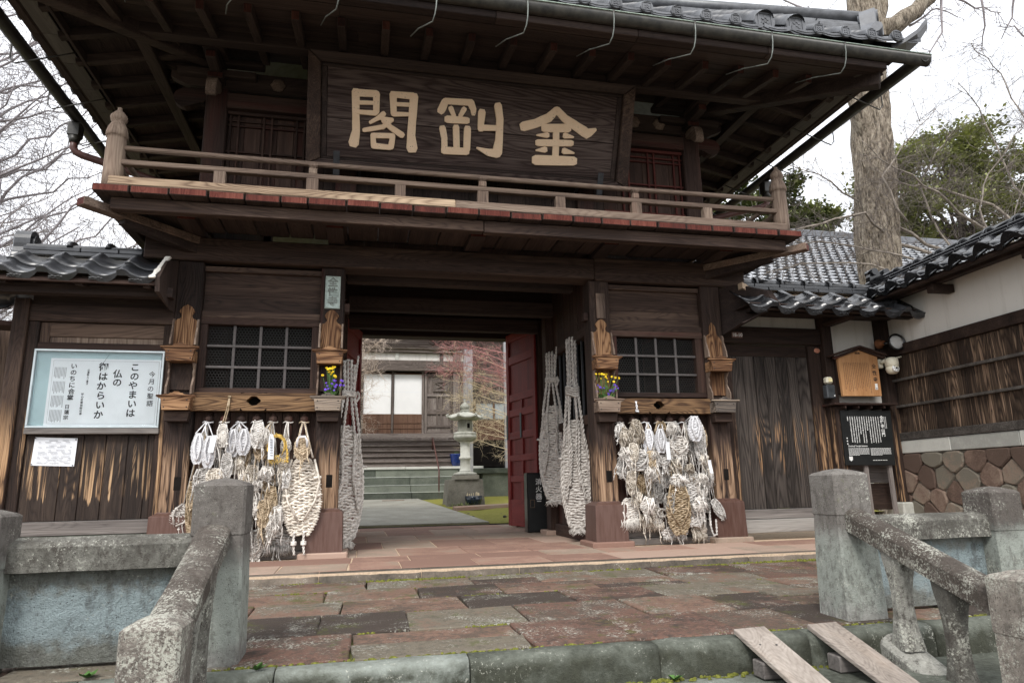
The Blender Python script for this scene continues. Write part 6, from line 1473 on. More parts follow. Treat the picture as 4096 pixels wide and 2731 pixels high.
# ================================================================== RIGHT WING WITH THE PLANK DOOR
def right_wing():
    w = thing('side_wall', 'side wall right of the gate with a charred plank door, white plaster and tiled roof', 'wall', (4.4, .2, 0)); y = .15; rg = random.Random(12)
    bx('lintel', wd['x'], w, 3.15, 4.598, .10, .28, 2.392, 2.604, .006); bx('post', wjamb, w, 4.602, 4.742, .06, .26, .02, 2.752, .006); bx('post', wjamb, w, 5.462, 5.612, .05, .26, .39, 2.76, .006); bx('stone_footing', lant_m, w, 5.43, 5.66, .0, .30, -.01, .388, .015)
    bx('plaster_panel', plaster, w, 3.15, 4.60, .175, .26, 2.606, 2.80, .002); bx('plaster_panel', plaster, w, 4.744, 5.46, .165, .26, 1.632, 2.80, .002)
    bx('bracket', wd['x'], w, 4.60, 4.98, -.25, .26, 2.755, 2.83, .012); bx('bracket', wd['y'], w, 4.59, 4.75, -.42, .05, 2.62, 2.75, .03)
    bx('jamb', wjamb, w, 3.215, 3.318, .16, .26, .24, 2.386, .004); bx('jamb', wjamb, w, 4.43, 4.598, .15, .24, .24, 2.386, .004)
    bx('sill', wgreyx, w, 3.22, 4.60, .10, .28, .235, .345, .006); bx('sill', wgreyx3, w, 3.22, 4.60, .07, .28, .078, .232, .006)
    d = MB().box(3.32, 4.428, .19, .225, 2.238, 2.380, .004).build('door', wd['x'], w); WL[d.name] = WL[w.name]
    xs = [3.32, 3.50, 3.655, 3.80, 3.965, 4.13, 4.27, 4.428]
    for a, b in zip(xs, xs[1:]): bx('plank', wgate, d, a + .004, b - .004, .186 + rg.uniform(0, .006), .222, .347 + rg.uniform(-.004, .004), 2.236, .005)
    bx('ledge', wd['x'], d, 3.33, 4.42, .226, .26, .55, .67, .004); bx('ledge', wd['x'], d, 3.33, 4.42, .226, .26, 1.7, 1.82, .004)
    m = MB()
    for z in (1.72, 1.245, .62):
        for k in range(14): m.lathe([(.006, 0), (.005, .004)], (3.36 + k * .08, .19, z + rg.uniform(-.004, .004)), 6, R=Matrix.Rotation(rad(90), 3, 'X'))
    m.build('nail', iron, d)
    for k in range(4): bx('low_board', wgreyx if k % 2 else wd['x'], w, 4.744, 5.46, .185, .22, .30 + k * .33, .30 + k * .33 + .326, .003)
    bx('jamb', wjamb, w, 4.62, 4.74, .0, .058, .30, 1.58, .004); bx('board_shelf', wr['x'], w, 4.545, 5.462, -.10, .16, 1.592, 1.618, .004)
    for k in range(4): bx('shelf_slat', wr['y'], w, 4.70 + k * .19, 4.72 + k * .19, -.08, .14, 1.552, 1.590, .003)
    bx('eave_beam', wd['x'], w, 3.3, 5.75, -.40, -.30, 2.66, 2.72, .006); bx('eave_beam', wd['x'], w, 3.2, 5.6, .02, .28, 2.765, 2.88, .006); bx('eave_board', wd['x'], w, 3.25, 5.72, -.56, -.50, 2.655, 2.685, .003); bx('under_board', wshade['x'], w, 3.25, 5.7, -.50, .1, 2.735, 2.752, .003)
    ax = Vector((1, 0, 0)); ay = Vector((0, .62, .45)).normalized()
    tile_field(w, Vector((3.17, -.60, 2.675)), ax, ay, 0, 7, .3655, 2, .235, profR, tile_d, .058, seed=7)
    ayb = Vector((0, -.62, .45)).normalized(); tile_field(w, Vector((5.7, .98, 2.675)), -ax, ayb, 0, 7, .3655, 2, .235, profR, tile_m, .058, seed=8)
    bx('ridge_bed', mortar, w, 3.45, 5.5, .07, .31, 2.95, 3.06, .01)
    for i, (z, dd, off) in enumerate(((3.062, 0, 0), (3.106, .015, .17))):
        xs = [3.48 + off] + [3.48 + off + .36 * k for k in range(1, 6)]; xs = [q for q in xs if q < 5.5]; xs = ([3.48] if off else []) + xs + [5.5]
        for a, b in zip(xs, xs[1:]): bx('ridge_layer', tile_d, w, a + .003, b - .003, -.02 + dd, .40 - dd, z, z + .042, .006)
    for k in range(6):
        a = 3.42 + .365 * k; m = MB(); m.tube([(a + .004, .19, 3.205), (a + .361, .19, 3.207)], .064, 12); m.build('ridge_cap', tile_d, w)
        m = MB(); m.tube([(a + .33, .19, 3.21), (a + .372, .19, 3.211)], .076, 12); m.build('ridge_collar', tile_d, w)
    m = MB(); m.add([(3.20, -.42, 2.52), (3.62, -.55, 2.72), (3.55, -.50, 2.90), (3.30, -.2, 3.06), (3.15, .05, 3.06), (3.15, .05, 2.45)] + [(3.17, -.40, 2.52), (3.56, -.53, 2.72), (3.50, -.47, 2.90), (3.26, -.18, 3.06), (3.145, .06, 3.06), (3.145, .06, 2.45)], [(0, 1, 2, 3, 4, 5), (6, 11, 10, 9, 8, 7)] + [(i, 6 + i, 6 + (i + 1) % 6, (i + 1) % 6) for i in range(6)]); m.build('verge_board', wshade['y'], w)
    m = MB(); vs = []
    for i in range(9):
        t = i / 8; p = Vector((3.28, -.30, 3.03)).lerp(Vector((3.60, -.1, 2.98)), t); h = .05 + .03 * mnoise.noise((t * 6, 2, 0)); vs += [(p.x, p.y - .02, p.z - h), (p.x, p.y - .02, p.z + h * .5), (p.x, p.y + .08, p.z + h * .5), (p.x, p.y + .08, p.z - h)]
    m.add(vs, [(i * 4 + j, i * 4 + (j + 1) % 4, (i + 1) * 4 + (j + 1) % 4, (i + 1) * 4 + j) for i in range(8) for j in range(4)] + [(3, 2, 1, 0), (32, 33, 34, 35)]); m.build('torn_plaster', mortar, w)
wgreyx3 = wood('pale_sill_timber', 'x', (.16, .15, .135), (.28, .265, .245), (.42, .40, .37), bst=.4)
right_wing()

def board_things():
    # house number
    t = MB().box(3.323, 3.472, .088, .098, 2.452, 2.526, .003).build('address_plate', brown_tag, loc=(3.4, .098, 2.45)); tag(t, 'small brown enamel plate with white digits above the plank door', 'address plate')
    m = MB(); m.add(*text('18-10', .062, wall_fx(3.398, 2.518, .0865), .0012, .0008)); m.build('digits', white_p, t)
    o = MB(); o.lathe([(.001, .0), (.043, .001), (.045, .004), (.040, .008), (.002, .009)], (4.56, .148, 2.325), 20, R=Matrix.Rotation(rad(90), 3, 'X')); t = o.build('oval_tag', plain('salmon_enamel', (.50, .22, .14), .5, .15, 40, 0), loc=(4.56, .148, 2.325)); t.scale = (1, 1, .72); tag(t, 'small salmon oval plate on the post beside the plank door', 'plate')
    # doorbell and intercom
    t = thing('doorbell', 'round-cornered cream doorbell above the grey intercom', 'doorbell', (4.57, -.002, 1.87)); m = MB(); m.box(4.525, 4.617, -.030, .058, 1.868, 1.955, .022); m.build('housing', cream_p, t); m = MB(); m.box(4.545, 4.597, -.038, -.028, 1.888, 1.935, .014); m.build('button', plain('warm_cream_button', (.80, .72, .42), .4, .05, 8, 0), t)
    t = thing('intercom', 'dark grey intercom box with a speaker on the door post', 'intercom', (4.57, -.002, 1.68)); m = MB(); m.box(4.508, 4.628, -.035, .058, 1.680, 1.853, .012); m.build('housing', grey_p, t)
    m = MB()
    for k in range(12):
        for r in (.012, .024, .034): a = k * .5236; m.lathe([(.003, 0), (.002, .002)], (4.568 + r * math.cos(a), -.036, 1.785 + r * math.sin(a)), 5, R=Matrix.Rotation(rad(90), 3, 'X'))
    m.build('speaker_holes', black_p, t); m = MB(); m.lathe([(.010, 0), (.009, .004), (.003, .005)], (4.605, -.035, 1.712), 10, R=Matrix.Rotation(rad(90), 3, 'X')); m.build('button', white_p, t)
    # lamp on the corner post
    t = thing('wall_lamp', 'round black wall lamp with a frosted lens on a rusty bracket', 'lamp', (5.45, .05, 2.39)); R = Matrix.Rotation(rad(90), 3, 'X') 
    Rl = Matrix.Rotation(rad(-8), 3, 'Z') @ Matrix.Rotation(rad(82), 3, 'X')
    m = MB(); m.lathe([(.045, 0), (.062, .02), (.062, .05), (.03, .08), (.03, .12)], (5.40, .05, 2.405), 14, R=R); m.build('bracket', rust_m, t)
    m = MB(); m.lathe([(.03, -.05), (.07, -.03), (.10, .03), (.112, .055), (.112, .075), (.098, .075), (.092, .045)], (5.497, -.13, 2.385), 28, R=Rl); m.tube([(5.40, -.06, 2.40), (5.45, -.09, 2.395), (5.497, -.10, 2.385)], .02, 8); m.build('housing', black_p, t)
    m = MB(); m.lathe([(.090, .045), (.086, .062), (.05, .074), (.004, .078)], (5.497, -.13, 2.385), 28, R=Rl); m.build('lens', lens_m, t)
    # security camera
    t = thing('security_camera', 'cream dome security camera with two short aerials on the corner post', 'camera', (5.43, .04, 2.1))
    m = MB(); m.box(5.335, 5.40, -.02, .05, 2.08, 2.20, .012); m.tube([(5.36, -.01, 2.15), (5.39, -.07, 2.17), (5.43, -.10, 2.165)], .026, 8); m.build('wall_bracket', cream_p, t)
    m = MB(); m.lathe([(.010, .115), (.05, .112), (.077, .09), (.082, .05), (.082, .0), (.078, -.004)], (5.437, -.115, 2.09), 24); m.build('housing', cream_p, t)
    m = MB(); m.lathe([(.076, .0), (.080, -.035), (.070, -.07), (.045, -.092), (.004, -.10)], (5.437, -.115, 2.085), 24); m.build('dome', cream_p, t)
    m = MB(); q = Vector((5.424, -.183, 2.05)); Rf = Matrix.Rotation(rad(72), 3, 'X')
    m.lathe([(.046, -.01), (.048, .004), (.044, .012), (.004, .013)], q, 18, R=Rf); m.build('camera_face', white_p, t)
    m = MB(); m.lathe([(.014, .012), (.013, .022), (.003, .024)], q, 12, R=Rf)
    for k in range(8): a = k * .785; m.lathe([(.006, .012), (.005, .016)], q + Rf @ Vector((.032 * math.cos(a), .032 * math.sin(a), 0)), 8, R=Rf)
    m.build('lens_and_diodes', black_p, t)
    m = MB(); m.tube([(5.47, -.10, 2.19), (5.58, -.13, 2.215)], .011, 8); m.tube([(5.40, -.06, 2.19), (5.38, -.06, 2.27)], .008, 6); m.build('aerial', cream_p, t)
    # roofed wooden notice
    t = thing('wooden_notice', 'honey-coloured roofed wooden notice board with vertical brush writing', 'notice board', (5.0, -.02, 1.70)); R = None
    y0, y1 = -.045, -.005
    m = MB(); m.prism([(4.722, 1.708), (5.288, 1.712), (5.293, 2.225), (5.005, 2.318), (4.708, 2.214)], (0, y1, 0), (1, 0, 0), (0, 0, 1), (0, -1, 0), .04, .003); m.build('board', wlight, t)
    for (a, b) in (((4.612, 2.222), (5.004, 2.345)), ((5.004, 2.345), (5.388, 2.24))):
        m = MB(); m.bar((a[0], -.035, a[1]), (b[0], -.035, b[1]), .15, .026, .004); m.build('little_roof', wr['x'], t)
        m = MB(); m.bar((a[0] + .03, -.05, a[1] - .03), (b[0], -.05, b[1] - .032), .05, .03, .004); m.build('roof_batten', wr['x'], t)
    bx('batten', wr['z'], t, 4.742, 4.79, -.004, .16, 1.75, 2.2, .004); bx('batten', wr['z'], t, 5.21, 5.26, -.004, .16, 1.75, 2.2, .004)
    m = MB()
    for i, c in enumerate('全性寺'): m.add(*text(c, .066, wall_fx(5.222, 2.125 - i * .085, y0 - .0015), .0008, .0006))
    m.build('title', ink, t)
    m = MB(); rg = random.Random(44)
    for k in range(15):
        x = 4.775 + k * .0262; z = 2.14; end = 1.75 + rg.uniform(0, .12)
        while z > end: l = rg.uniform(.005, .013); m.box(x - rg.uniform(.003, .006), x + rg.uniform(.003, .006), y0 - .0012, y0 - .0002, z - l, z, 0); z -= l + rg.uniform(.003, .006)
    m.build('small_brush_text', plain('faded_ink', (.16, .085, .045), .8, .2, 20, 0), t)
    m = MB(); m.prism([(-.04, 0), (-.02, .012), (0, .004), (.02, .012), (.04, 0), (.03, -.008), (-.03, -.008)], (5.0, y0, 2.262), (1, 0, 0), (0, 0, 1), (0, -1, 0), .008, .002); m.build('carved_vent', wd['x'], t)
    m = MB(); m.box(5.205, 5.242, y0 - .002, y0 - .0005, 1.795, 1.872, 0); m.build('sticker', white_p, t); m = MB(); m.box(5.212, 5.235, y0 - .0035, y0 - .0025, 1.80, 1.82, 0); m.build('sticker_print', pale_ink, t)
    # black information board on two stakes
    t = thing('information_board', 'black information board with white vertical and horizontal print on two grey stakes', 'information sign', (5.02, -.03, 0)); a = -.02
    m = MB(); m.prism([(4.652, .852), (5.364, .842), (5.392, 1.528), (4.662, 1.530)], (0, -.012, 0), (1, 0, 0), (0, 0, 1), (0, -1, 0), .024, .003); m.build('panel', black_s, t)
    for x in (4.972, 5.318): m = MB(); m.bar((x, .01, .0), (x - .02, .01, 1.5), .05, .04, .004, up=(0, 1, 0)); m.build('stake', wgreyz, t)
    ys = -.0372; m = MB(); rg = random.Random(9)
    for i, c in enumerate('全性寺山門'): m.add(*text(c, .052, wall_fx(5.243, 1.46 - i * .053, ys), .0012, .0006))
    m.build('title', white_p, t)
    m = MB()
    for k in range(14):
        x = 5.19 - k * .034; z = 1.452; end = 1.13 + (rg.uniform(0, .16) if k in (5, 8, 13) else 0)
        if k == 13: end = 1.40
        while z > end: l = rg.uniform(.006, .014); m.box(x - rg.uniform(.004, .008), x + rg.uniform(.004, .008), ys - .0006, ys, z - l, z, 0); z -= l + .0042
    for k in range(2):
        x = 5.30 - k * .022; z = 1.45
        while z > 1.30: m.box(x - .004, x + .004, ys - .0006, ys, z - .007, z, 0); z -= .010
    for z in (1.19, 1.155, 1.12): m.box(4.70, 4.716, ys - .0006, ys, z - .016, z, 0)
    m.build('vertical_print', white_p, t)
    m = MB(); m.add(*text('Zenshoji Temple Sanmon', .027, wall_fx(4.71, 1.098, ys), .0004, .0005, align='LEFT')); m.build('english_title', white_p, t)
    m = MB()
    for colx, w_ in ((4.71, .295), (5.025, .295)):
        for r in range(7):
            x = colx; z = 1.058 - r * .0135
            while x < colx + w_ - (.15 if r == 6 else 0): l = rg.uniform(.012, .034); m.box(x, min(x + l, colx + w_), ys - .0006, ys, z - .0062, z, 0); x += l + .005
    x = 5.04
    while x < 5.24: m.box(x, x + .028, ys - .0006, ys, .905, .912, 0); x += .036
    tag(m.build('small_print', white_p, t), kind='stuff')
    m = MB(); m.prism([(-.026, .02), (-.018, .03), (0, .024), (.018, .03), (.026, .02), (.024, -.012), (0, -.03), (-.024, -.012)], (4.73, -.0365, .93), (1, 0, 0), (0, 0, 1), (0, -1, 0), .001); m.build('crest', white_p, t)
board_things()

# ================================================================== BOUNDARY WALL RUNNING TOWARDS THE CAMERA
def boundary_wall():
    O = Vector((5.62, .15, 0)); s = Vector((-.049, -1, 0)).normalized(); n = Vector((-1, .049, 0)).normalized()   # s along the wall, n out to the forecourt
    M = Matrix((( s.x, n.x, 0, O.x), (s.y, n.y, 0, O.y), (0, 0, 1, 0), (0, 0, 0, 1)))
    w = thing('boundary_wall', 'boundary wall of white plaster, streaked boards and brown stone base with black tiles', 'wall', (5.62, .15, 0)); rg = random.Random(15); LEN = 4.6
    def b(nm, mat, *a, **k): return MB(M).box(*a, **k).build(nm, mat, w)
    b('core', glassy, -.1, LEN, -.30, -.05, -.1, 2.9, 0)
    b('plaster_panel', plaster, -.02, LEN, -.05, .0, 2.377, 3.0, .002); b('beam', wd['x'], -.06, LEN, -.04, .055, 2.24, 2.375, .006); b('beam', wgreyx4, -.06, LEN, -.04, .06, 1.152, 1.250, .006)
    b('rail', wgreyx4, .0, LEN, .012, .055, 1.567, 1.60, .005); b('rail', wgreyx4, .0, LEN, .012, .055, 1.905, 1.94, .005)
    x = 0
    while x < LEN: d = rg.uniform(.16, .24); x1 = min(LEN, x + d); b('wall_board', wfence, x + .003, x1 - .003, -.03, .008 + rg.uniform(-.003, .003), 1.252, 2.238, .004); x = x1
    x = -.05
    while x < LEN: d = rg.uniform(.9, 1.2); x1 = min(LEN, x + d); b('granite_band', band_m, x + .003, x1 - .003, -.1, .05, .99, 1.148, .006); x = x1
    # irregular fitted stones
    pts = []; Rr = 5; 
    for r in range(Rr):
        k = 0
        while k * .30 < LEN: pts.append((k * .30 + (.15 if r % 2 else 0) + rg.uniform(-.09, .09), .03 + r * .215 + rg.uniform(-.06, .06))); k += 1
    for poly in clip_cells(pts, 0, LEN, -.1, .985):
        q = rounded(inset(poly, .004), rg.uniform(.10, .22)); m = MB(M); m.prism(q, (0, -.08, 0), (1, 0, 0), (0, 0, 1), (0, 1, 0), .125 + rg.uniform(-.008, .014), .014); m.build('stone', wallst_m, w)
    b('mortar_back', soil_m, 0, LEN, -.05, .015, -.1, .985, 0)
    b('eave_board', wd['x'], -.3, LEN, .36, .43, 2.90, 2.93, .004); b('under_board', wd['x'], -.3, LEN, .0, .37, 2.955, 2.975, .003); b('purlin', wd['x'], -.1, LEN, .18, .26, 2.90, 2.954, .005)
    for k in range(4): b('bracket', wd['y'], 1.15 + k * 1.25, 1.25 + k * 1.25, .002, .30, 2.80, 2.90, .01)
    ay = (-n * .60 + Vector((0, 0, .34))).normalized()
    tile_field(w, O + s * (LEN + .1) + n * .48 + Vector((0, 0, 2.975)), -s, ay, 0, 16, .332, 2, .24, profL, tile_b, .07, seed=21)
    ayb = (n * .60 + Vector((0, 0, .34))).normalized(); tile_field(w, O - s * .5 - n * .75 + Vector((0, 0, 2.975)), s, ayb, 0, 16, .332, 2, .24, profR, tile_b, .07, seed=22)
    for i, z in enumerate((3.245, 3.288)):
        x = -.1
        while x < LEN: b('ridge_layer', tile_b, x + .003, min(LEN, x + .36) - .003, -.30 + .02 * i, .03 - .02 * i, z, z + .04, .006); x += .36
    for k in range(13):
        a = -.12 + k * .365; m = MB(M); m.tube([(a + .003, -.135, 3.365), (a + .362, -.135, 3.365)], .062, 12); m.build('ridge_cap', tile_b, w)
        m = MB(M); m.tube([(a + .33, -.135, 3.37), (a + .385, -.135, 3.37)], .074, 12); m.build('ridge_collar', tile_b, w)
    m = MB(M); m.prism(rounded([(-.16, 0), (.16, 0), (.19, .04), (.15, .09), (.16, .16), (.10, .22), (-.10, .22), (-.16, .16), (-.15, .09), (-.19, .04)], .3), (-.10, -.135, 3.27), (0, 1, 0), (0, 0, 1), (-1, 0, 0), .10, .015); m.tube([(-.22, -.135 - .09, 3.48), (-.06, -.135 - .09, 3.48)], .05, 10); m.tube([(-.22, -.135 + .09, 3.48), (-.06, -.135 + .09, 3.48)], .05, 10); m.build('ridge_end_tile', tile_b, w)
wgreyx4 = wood('dark_grey_rail_timber', 'x', (.02, .018, .016), (.055, .048, .042), (.15, .135, .12), bst=.6)
boundary_wall()

# ------------------------------------------------------------------ fire extinguisher cabinet in the passage
def extinguisher():
    t = thing('fire_extinguisher_cabinet', 'tall black fire extinguisher cabinet with white lettering beside the red door', 'fire extinguisher box', (1.41, 2.745, 0))
    R = Matrix.Rotation(rad(-3), 3, 'Z'); c = Vector((1.41, 2.745, .434))
    m = MB(); m.obox(c, (.168, .12, .432), R, .006); m.build('cabinet', black_p, t)
    m = MB(); m.obox(c + R @ Vector((.004, -.123, 0)), (.152, .004, .408), R, .003); m.build('door', black_s, t)
    m = MB(); q = c + R @ Vector((-.09, -.129, -.02)); 
    for (dx, dz, w, h) in ((0, .055, .034, .005), (0, -.055, .034, .005), (-.030, 0, .005, .05), (.030, 0, .005, .05)): m.obox(q + R @ Vector((dx, 0, dz)), (w, .004, h), R, .001)
    m.build('handle_frame', plain('dull_brass', (.13, .09, .06), .45, .2, 10, 0, .5, .5), t)
    m = MB()
    for i, ch in enumerate('消火器'):
        zz = .775 - i * .108
        fx = lambda x, yy, z, zz=zz: tuple(c + R @ Vector((.010 + x, -.1285 - z, 0)) + Vector((0, 0, zz - .434 + yy)))
        m.add(*text(ch, .098, fx, .0022, .0008))
    m.build('lettering', white_p, t); m = MB(); m.obox(c + R @ Vector((.012, -.1285, .015)), (.032, .001, .006), R, 0); m.build('small_label', white_p, t)
extinguisher()
# ================================================================== COURTYARD BEHIND THE GATE
def courtyard():
    h = thing('temple_hall', 'old grey wooden temple hall with white sliding screens and broad steps', 'temple hall', (0, 15.6, .35)); rg = random.Random(41)
    # stone steps
    for k, (y, z) in enumerate(((12.6, .553), (12.95, .758), (13.3, .995), (13.65, 1.225))):
        for (a, b) in ((-4.6, -2.2), (-2.19, .215), (.225, 1.70)):
            if k == 3: continue
            bx('stone_step', step_m, h, a, b, y, y + .5, .2, z - .02, .010); bx('step_nosing', plain_step, h, a, b, y - .012, y + .5, z - .019, z, .004)
    for (a, b) in ((-4.6, -1.4), (-1.39, .1), (.11, 2.50)): bx('landing_slab', band_m, h, a, b, 13.62, 15.3, 1.222, 1.296, .008)
    for (a, b) in ((-4.6, -.8), (-.79, 2.4), (2.41, 6), (6.01, 9)): bx('plinth_stone', step_m, h, a, b, 13.3 if a > 2 else 13.665, 15.3, .2, 1.05 if a > 2 else 1.22, .01)
    for (a, b) in ((1.72, 4.1), (4.11, 7), (7.01, 9)): bx('plinth_cap', step_m, h, a, b, 13.22, 13.9, 1.052, 1.215, .012)
    # wooden steps
    z0 = 1.296
    for k in range(5):
        y = 13.85 + k * .25; z = 1.296 + (k + 1) * .178
        bx('riser_board', hallw['x'], h, -4.4, 1.90, y + .03, y + .06, z - .178, z - .036, .003)
        for (a, b) in ((-4.4, -1.2), (-1.19, 1.92)): bx('wooden_step', hallw['x'], h, a, b, y - .03, y + .30, z - .036, z, .006)
    for k in range(14): bx('floor_board', hallw['y'], h, -4.4 + k * .46, -4.4 + k * .46 + .452, 15.05, 15.75, 2.20, 2.262 + .004 * (k % 2), .006)
    for s in range(4): bx('step_cheek', hallw['y'], h, 1.93, 2.05, 14.1 + s * .25, 15.3, 1.3 + s * .19, 1.3 + (s + 1) * .19 - .01, .006)
    bx('threshold', hallw['x'], h, -4.4, 2.2, 15.5, 15.75, 2.264, 2.45, .006)
    # screens
    for (a, b) in ((-1.222, -.285), (-.205, .747)):
        d = MB().box(a + .01, b - .01, 15.62, 15.64, 3.105, 4.455, .002).build('sliding_screen', shoji, h); WL[d.name] = WL[h.name]
        bx('lower_panel', hallb['z'], d, a, b, 15.60, 15.65, 2.452, 3.10, .004)
        for k in range(1, 6): bx('batten', hallb['z'], d, a + (b - a) * k / 6 - .012, a + (b - a) * k / 6 + .012, 15.588, 15.60, 2.46, 3.09, .002)
        for z in (2.62, 2.80): bx('batten', hallb['x'], d, a, b, 15.582, 15.594, z - .012, z + .012, .002)
        bx('frame_rail', hallb['x'], d, a, b, 15.60, 15.65, 4.458, 4.50, .003)
        for z in (3.85,): bx('paper_seam', paper, d, a + .02, b - .02, 15.6175, 15.6195, z, z + .012, 0)
    for x in (-1.25, -.245, .775): bx('screen_post', hallw['z'], h, x - .036, x + .036, 15.56, 15.60 if x == -.245 else 15.66, 2.452, 4.55, .004)
    for x in (-1.42, .0 + 1.92): bx('hall_post', hallw['z'], h, x - .12, x + .12, 15.45, 15.69, 2.26, 6.2, .01)
    # carved panel door right of the screens
    d = MB().box(.83, 1.795, 15.63, 15.66, 2.46, 4.50, .003).build('panel_door', hallw['z'], h); WL[d.name] = WL[h.name]
    for a in ((.83, .92), (1.71, 1.795)): bx('stile', hallw['z'], d, a[0], a[1], 15.58, 15.63, 2.46, 4.50, .004)
    for z in (2.46, 2.66, 3.10, 3.18, 3.70, 4.40): bx('rail', hallw['x'], d, .921, 1.709, 15.585, 15.63, z, z + .08, .004)
    for x in (1.26, 1.40): bx('stile', hallw['z'], d, x - .03, x + .03, 15.59, 15.63, 2.75, 3.70, .003)
    for (a, b, z0, z1) in ((1.12, 1.66, 3.88, 4.26), (1.16, 1.62, 3.92, 4.22)): 
        m = MB(); 
        for q in ((a, b, z0, z0 + .03), (a, b, z1 - .03, z1), (a, a + .03, z0 + .031, z1 - .031), (b - .03, b, z0 + .031, z1 - .031)): m.box(q[0], q[1], 15.575 + (a - 1.12) * .3, 15.63, q[2], q[3], .003)
        m.build('carved_frame', hallw['x'], d)
    m = MB(); m.bar((1.18, 15.6, 4.2), (1.6, 15.6, 3.94), .03, .03, .003); m.bar((1.2, 15.597, 3.95), (1.58, 15.597, 4.2), .03, .03, .003); m.build('carved_frame', hallw['x'], d)
    for (a, b) in ((-4.4, -1.55), (2.05, 2.4)):
        for k in range(8 if a < 0 else 1): 
            w = (b - a) / (8 if a < 0 else 1); bx('wall_board', hallw['z'], h, a + k * w + .004, a + (k + 1) * w - .004, 15.60, 15.66, 2.30, 4.55, .004)
        for z in (2.6, 3.1, 3.7, 4.2): bx('rail', hallw['x'], h, a, b, 15.55, 15.597, z, z + .08, .004)
    bx('beam', hallw['x'], h, -4.5, 2.6, 15.38, 15.7, 4.56, 4.91, .01); bx('beam', hallw['x'], h, -4.5, 2.6, 15.40, 15.68, 5.19, 5.42, .01)
    bx('white_frieze', plaster, h, -4.4, 2.5, 15.55, 15.62, 4.915, 5.185, .003); bx('upper_wall', hallw['x'], h, -4.5, 2.6, 15.55, 15.65, 5.43, 6.4, .003)
    for x in (-.12, 1.4): bx('strut', band_m if x < 0 else hallw['z'], h, x - .06, x + .06, 15.50, 15.548, 4.915, 5.3, .004)
    m = MB()
    for c, s_ in (((.95, 4.73), 1.), ((1.25, 4.76), 1.5)):
        pts = [(c[0] + s_ * .11 * (1 - .12 * t) * math.cos(t), 15.375, c[1] + s_ * .07 * (1 - .12 * t) * math.sin(t)) for t in [k * .45 for k in range(18)]]; m.tube(pts, .012, 5)
    m.build('carved_scroll', hallw['x'], h)
    # porch beam with cloud scrolls, porch posts
    prof = [(-5.0, 4.62), (.55, 4.62), (.85, 4.60), (1.10, 4.66), (1.34, 4.60), (1.62, 4.66), (1.70, 4.85), (1.70, 5.10), (-5.0, 5.10)]
    m = MB(); m.prism(prof, (0, 12.30, 0), (1, 0, 0), (0, 0, 1), (0, -1, 0), .24, .03); m.build('porch_beam', hallw['x'], h)
    for z in (4.70, 4.76): bx('beam_fluting', hallw['x'], h, -4.9, .62, 12.03, 12.061, z, z + .03, .008)
    m = MB(); pts = [(1.17 + .17 * (1 - .10 * t) * math.cos(-t + 2.4), 12.055, 4.86 + .13 * (1 - .10 * t) * math.sin(-t + 2.4)) for t in [k * .4 for k in range(21)]]; m.tube(pts, [.02] * 18 + [.015, .012, .008], 6)
    m.tube([(1.05, 12.055, 4.95), (.92, 12.05, 4.80), (.75, 12.05, 4.76), (.62, 12.05, 4.84)], [.02, .018, .014, .006], 6); m.tube([(.84, 12.055, 4.78), (.70, 12.05, 4.90), (.56, 12.05, 4.93)], [.016, .014, .006], 6); m.build('carved_scroll', wd['x'], h)
    m = MB(); rg = random.Random(3)
    for k in range(7): m.lathe([(.03, 0), (.05, .02), (.03, .05)], (1.1 + k * .08, 12.15, 4.56 - .02 * math.sin(k)), 8)
    m.build('carved_foliage', band_m, h)
    for x in (-4.6, 1.805): bx('porch_post', greypost, h, x - .125, x + .125, 12.04, 12.29, 1.0 if x > 0 else .9, 4.66, .012); bx('post_base', lant_m, h, x - .2, x + .2, 11.96, 12.36, .32, 1.0, .02)
    # wing of the hall behind the maple
    bx('wing_wall', hallw['x'], h, 2.6, 9, 16.2, 16.3, 2.2, 6.5, .003)
    for k in range(26): bx('lattice_bar', hallw['z'], h, 2.62 + k * .09, 2.655 + k * .09, 16.10, 16.14, 3.55, 4.2, .003)
    bx('window', plain('hall_window_glass', (.28, .31, .31), .25, .2, 2, 0, .5), h, 2.62, 6.0, 16.15, 16.19, 3.0, 3.55, .002)
    for x in (2.62, 3.3, 4.0, 4.7, 5.4): bx('window_frame', hallb['z'], h, x, x + .06, 16.09, 16.15, 2.95, 3.56, .003)
    for k in range(6): bx('wall_board', hallb['x'], h, 2.6, 9, 16.11, 16.19, 2.26 + k * .115, 2.26 + k * .115 + .11, .003)
    bx('dark_undercroft', glassy, h, 2.2, 9, 15.2, 16.1, 1.3, 2.2, .003); 
    for x in (3.42, 4.6, 5.8): bx('wing_post', greypost, h, x - .07, x + .07, 14.3, 14.44, 1.216, 5.4, .006)
    bx('roof_eave', wshade['x'], h, -6, 9.5, 14.6, 16.5, 6.42, 6.52, .01); bx('porch_roof', wshade['x'], h, -5.2, 2.1, 11.6, 12.9, 5.2, 5.3, .01)
    m = MB(); m.add([(-6.5, 14.4, 6.55), (10, 14.4, 6.55), (8, 19, 10), (-4.5, 19, 10), (-6.5, 25, 6.55), (10, 25, 6.55)], [(0, 1, 2, 3), (3, 2, 5, 4), (0, 3, 4), (1, 5, 2)]); m.build('roof', tile_m, h)
    bx('hall_body', glassy, h, -4.5, 9, 16.6, 24, .5, 6.4, .003)
    # handrail
    t = thing('handrail', 'slim brown metal handrail on the hall steps', 'handrail', (1.01, 13.2, .4)); m = MB()
    m.tube([(1.01, 12.62, .36), (1.01, 12.62, 1.14), (1.01, 12.64, 1.17), (1.01, 14.5, 2.22), (1.01, 14.55, 2.2), (1.01, 14.55, 1.65)], .022, 8); m.build('tube', pipe_m, t)
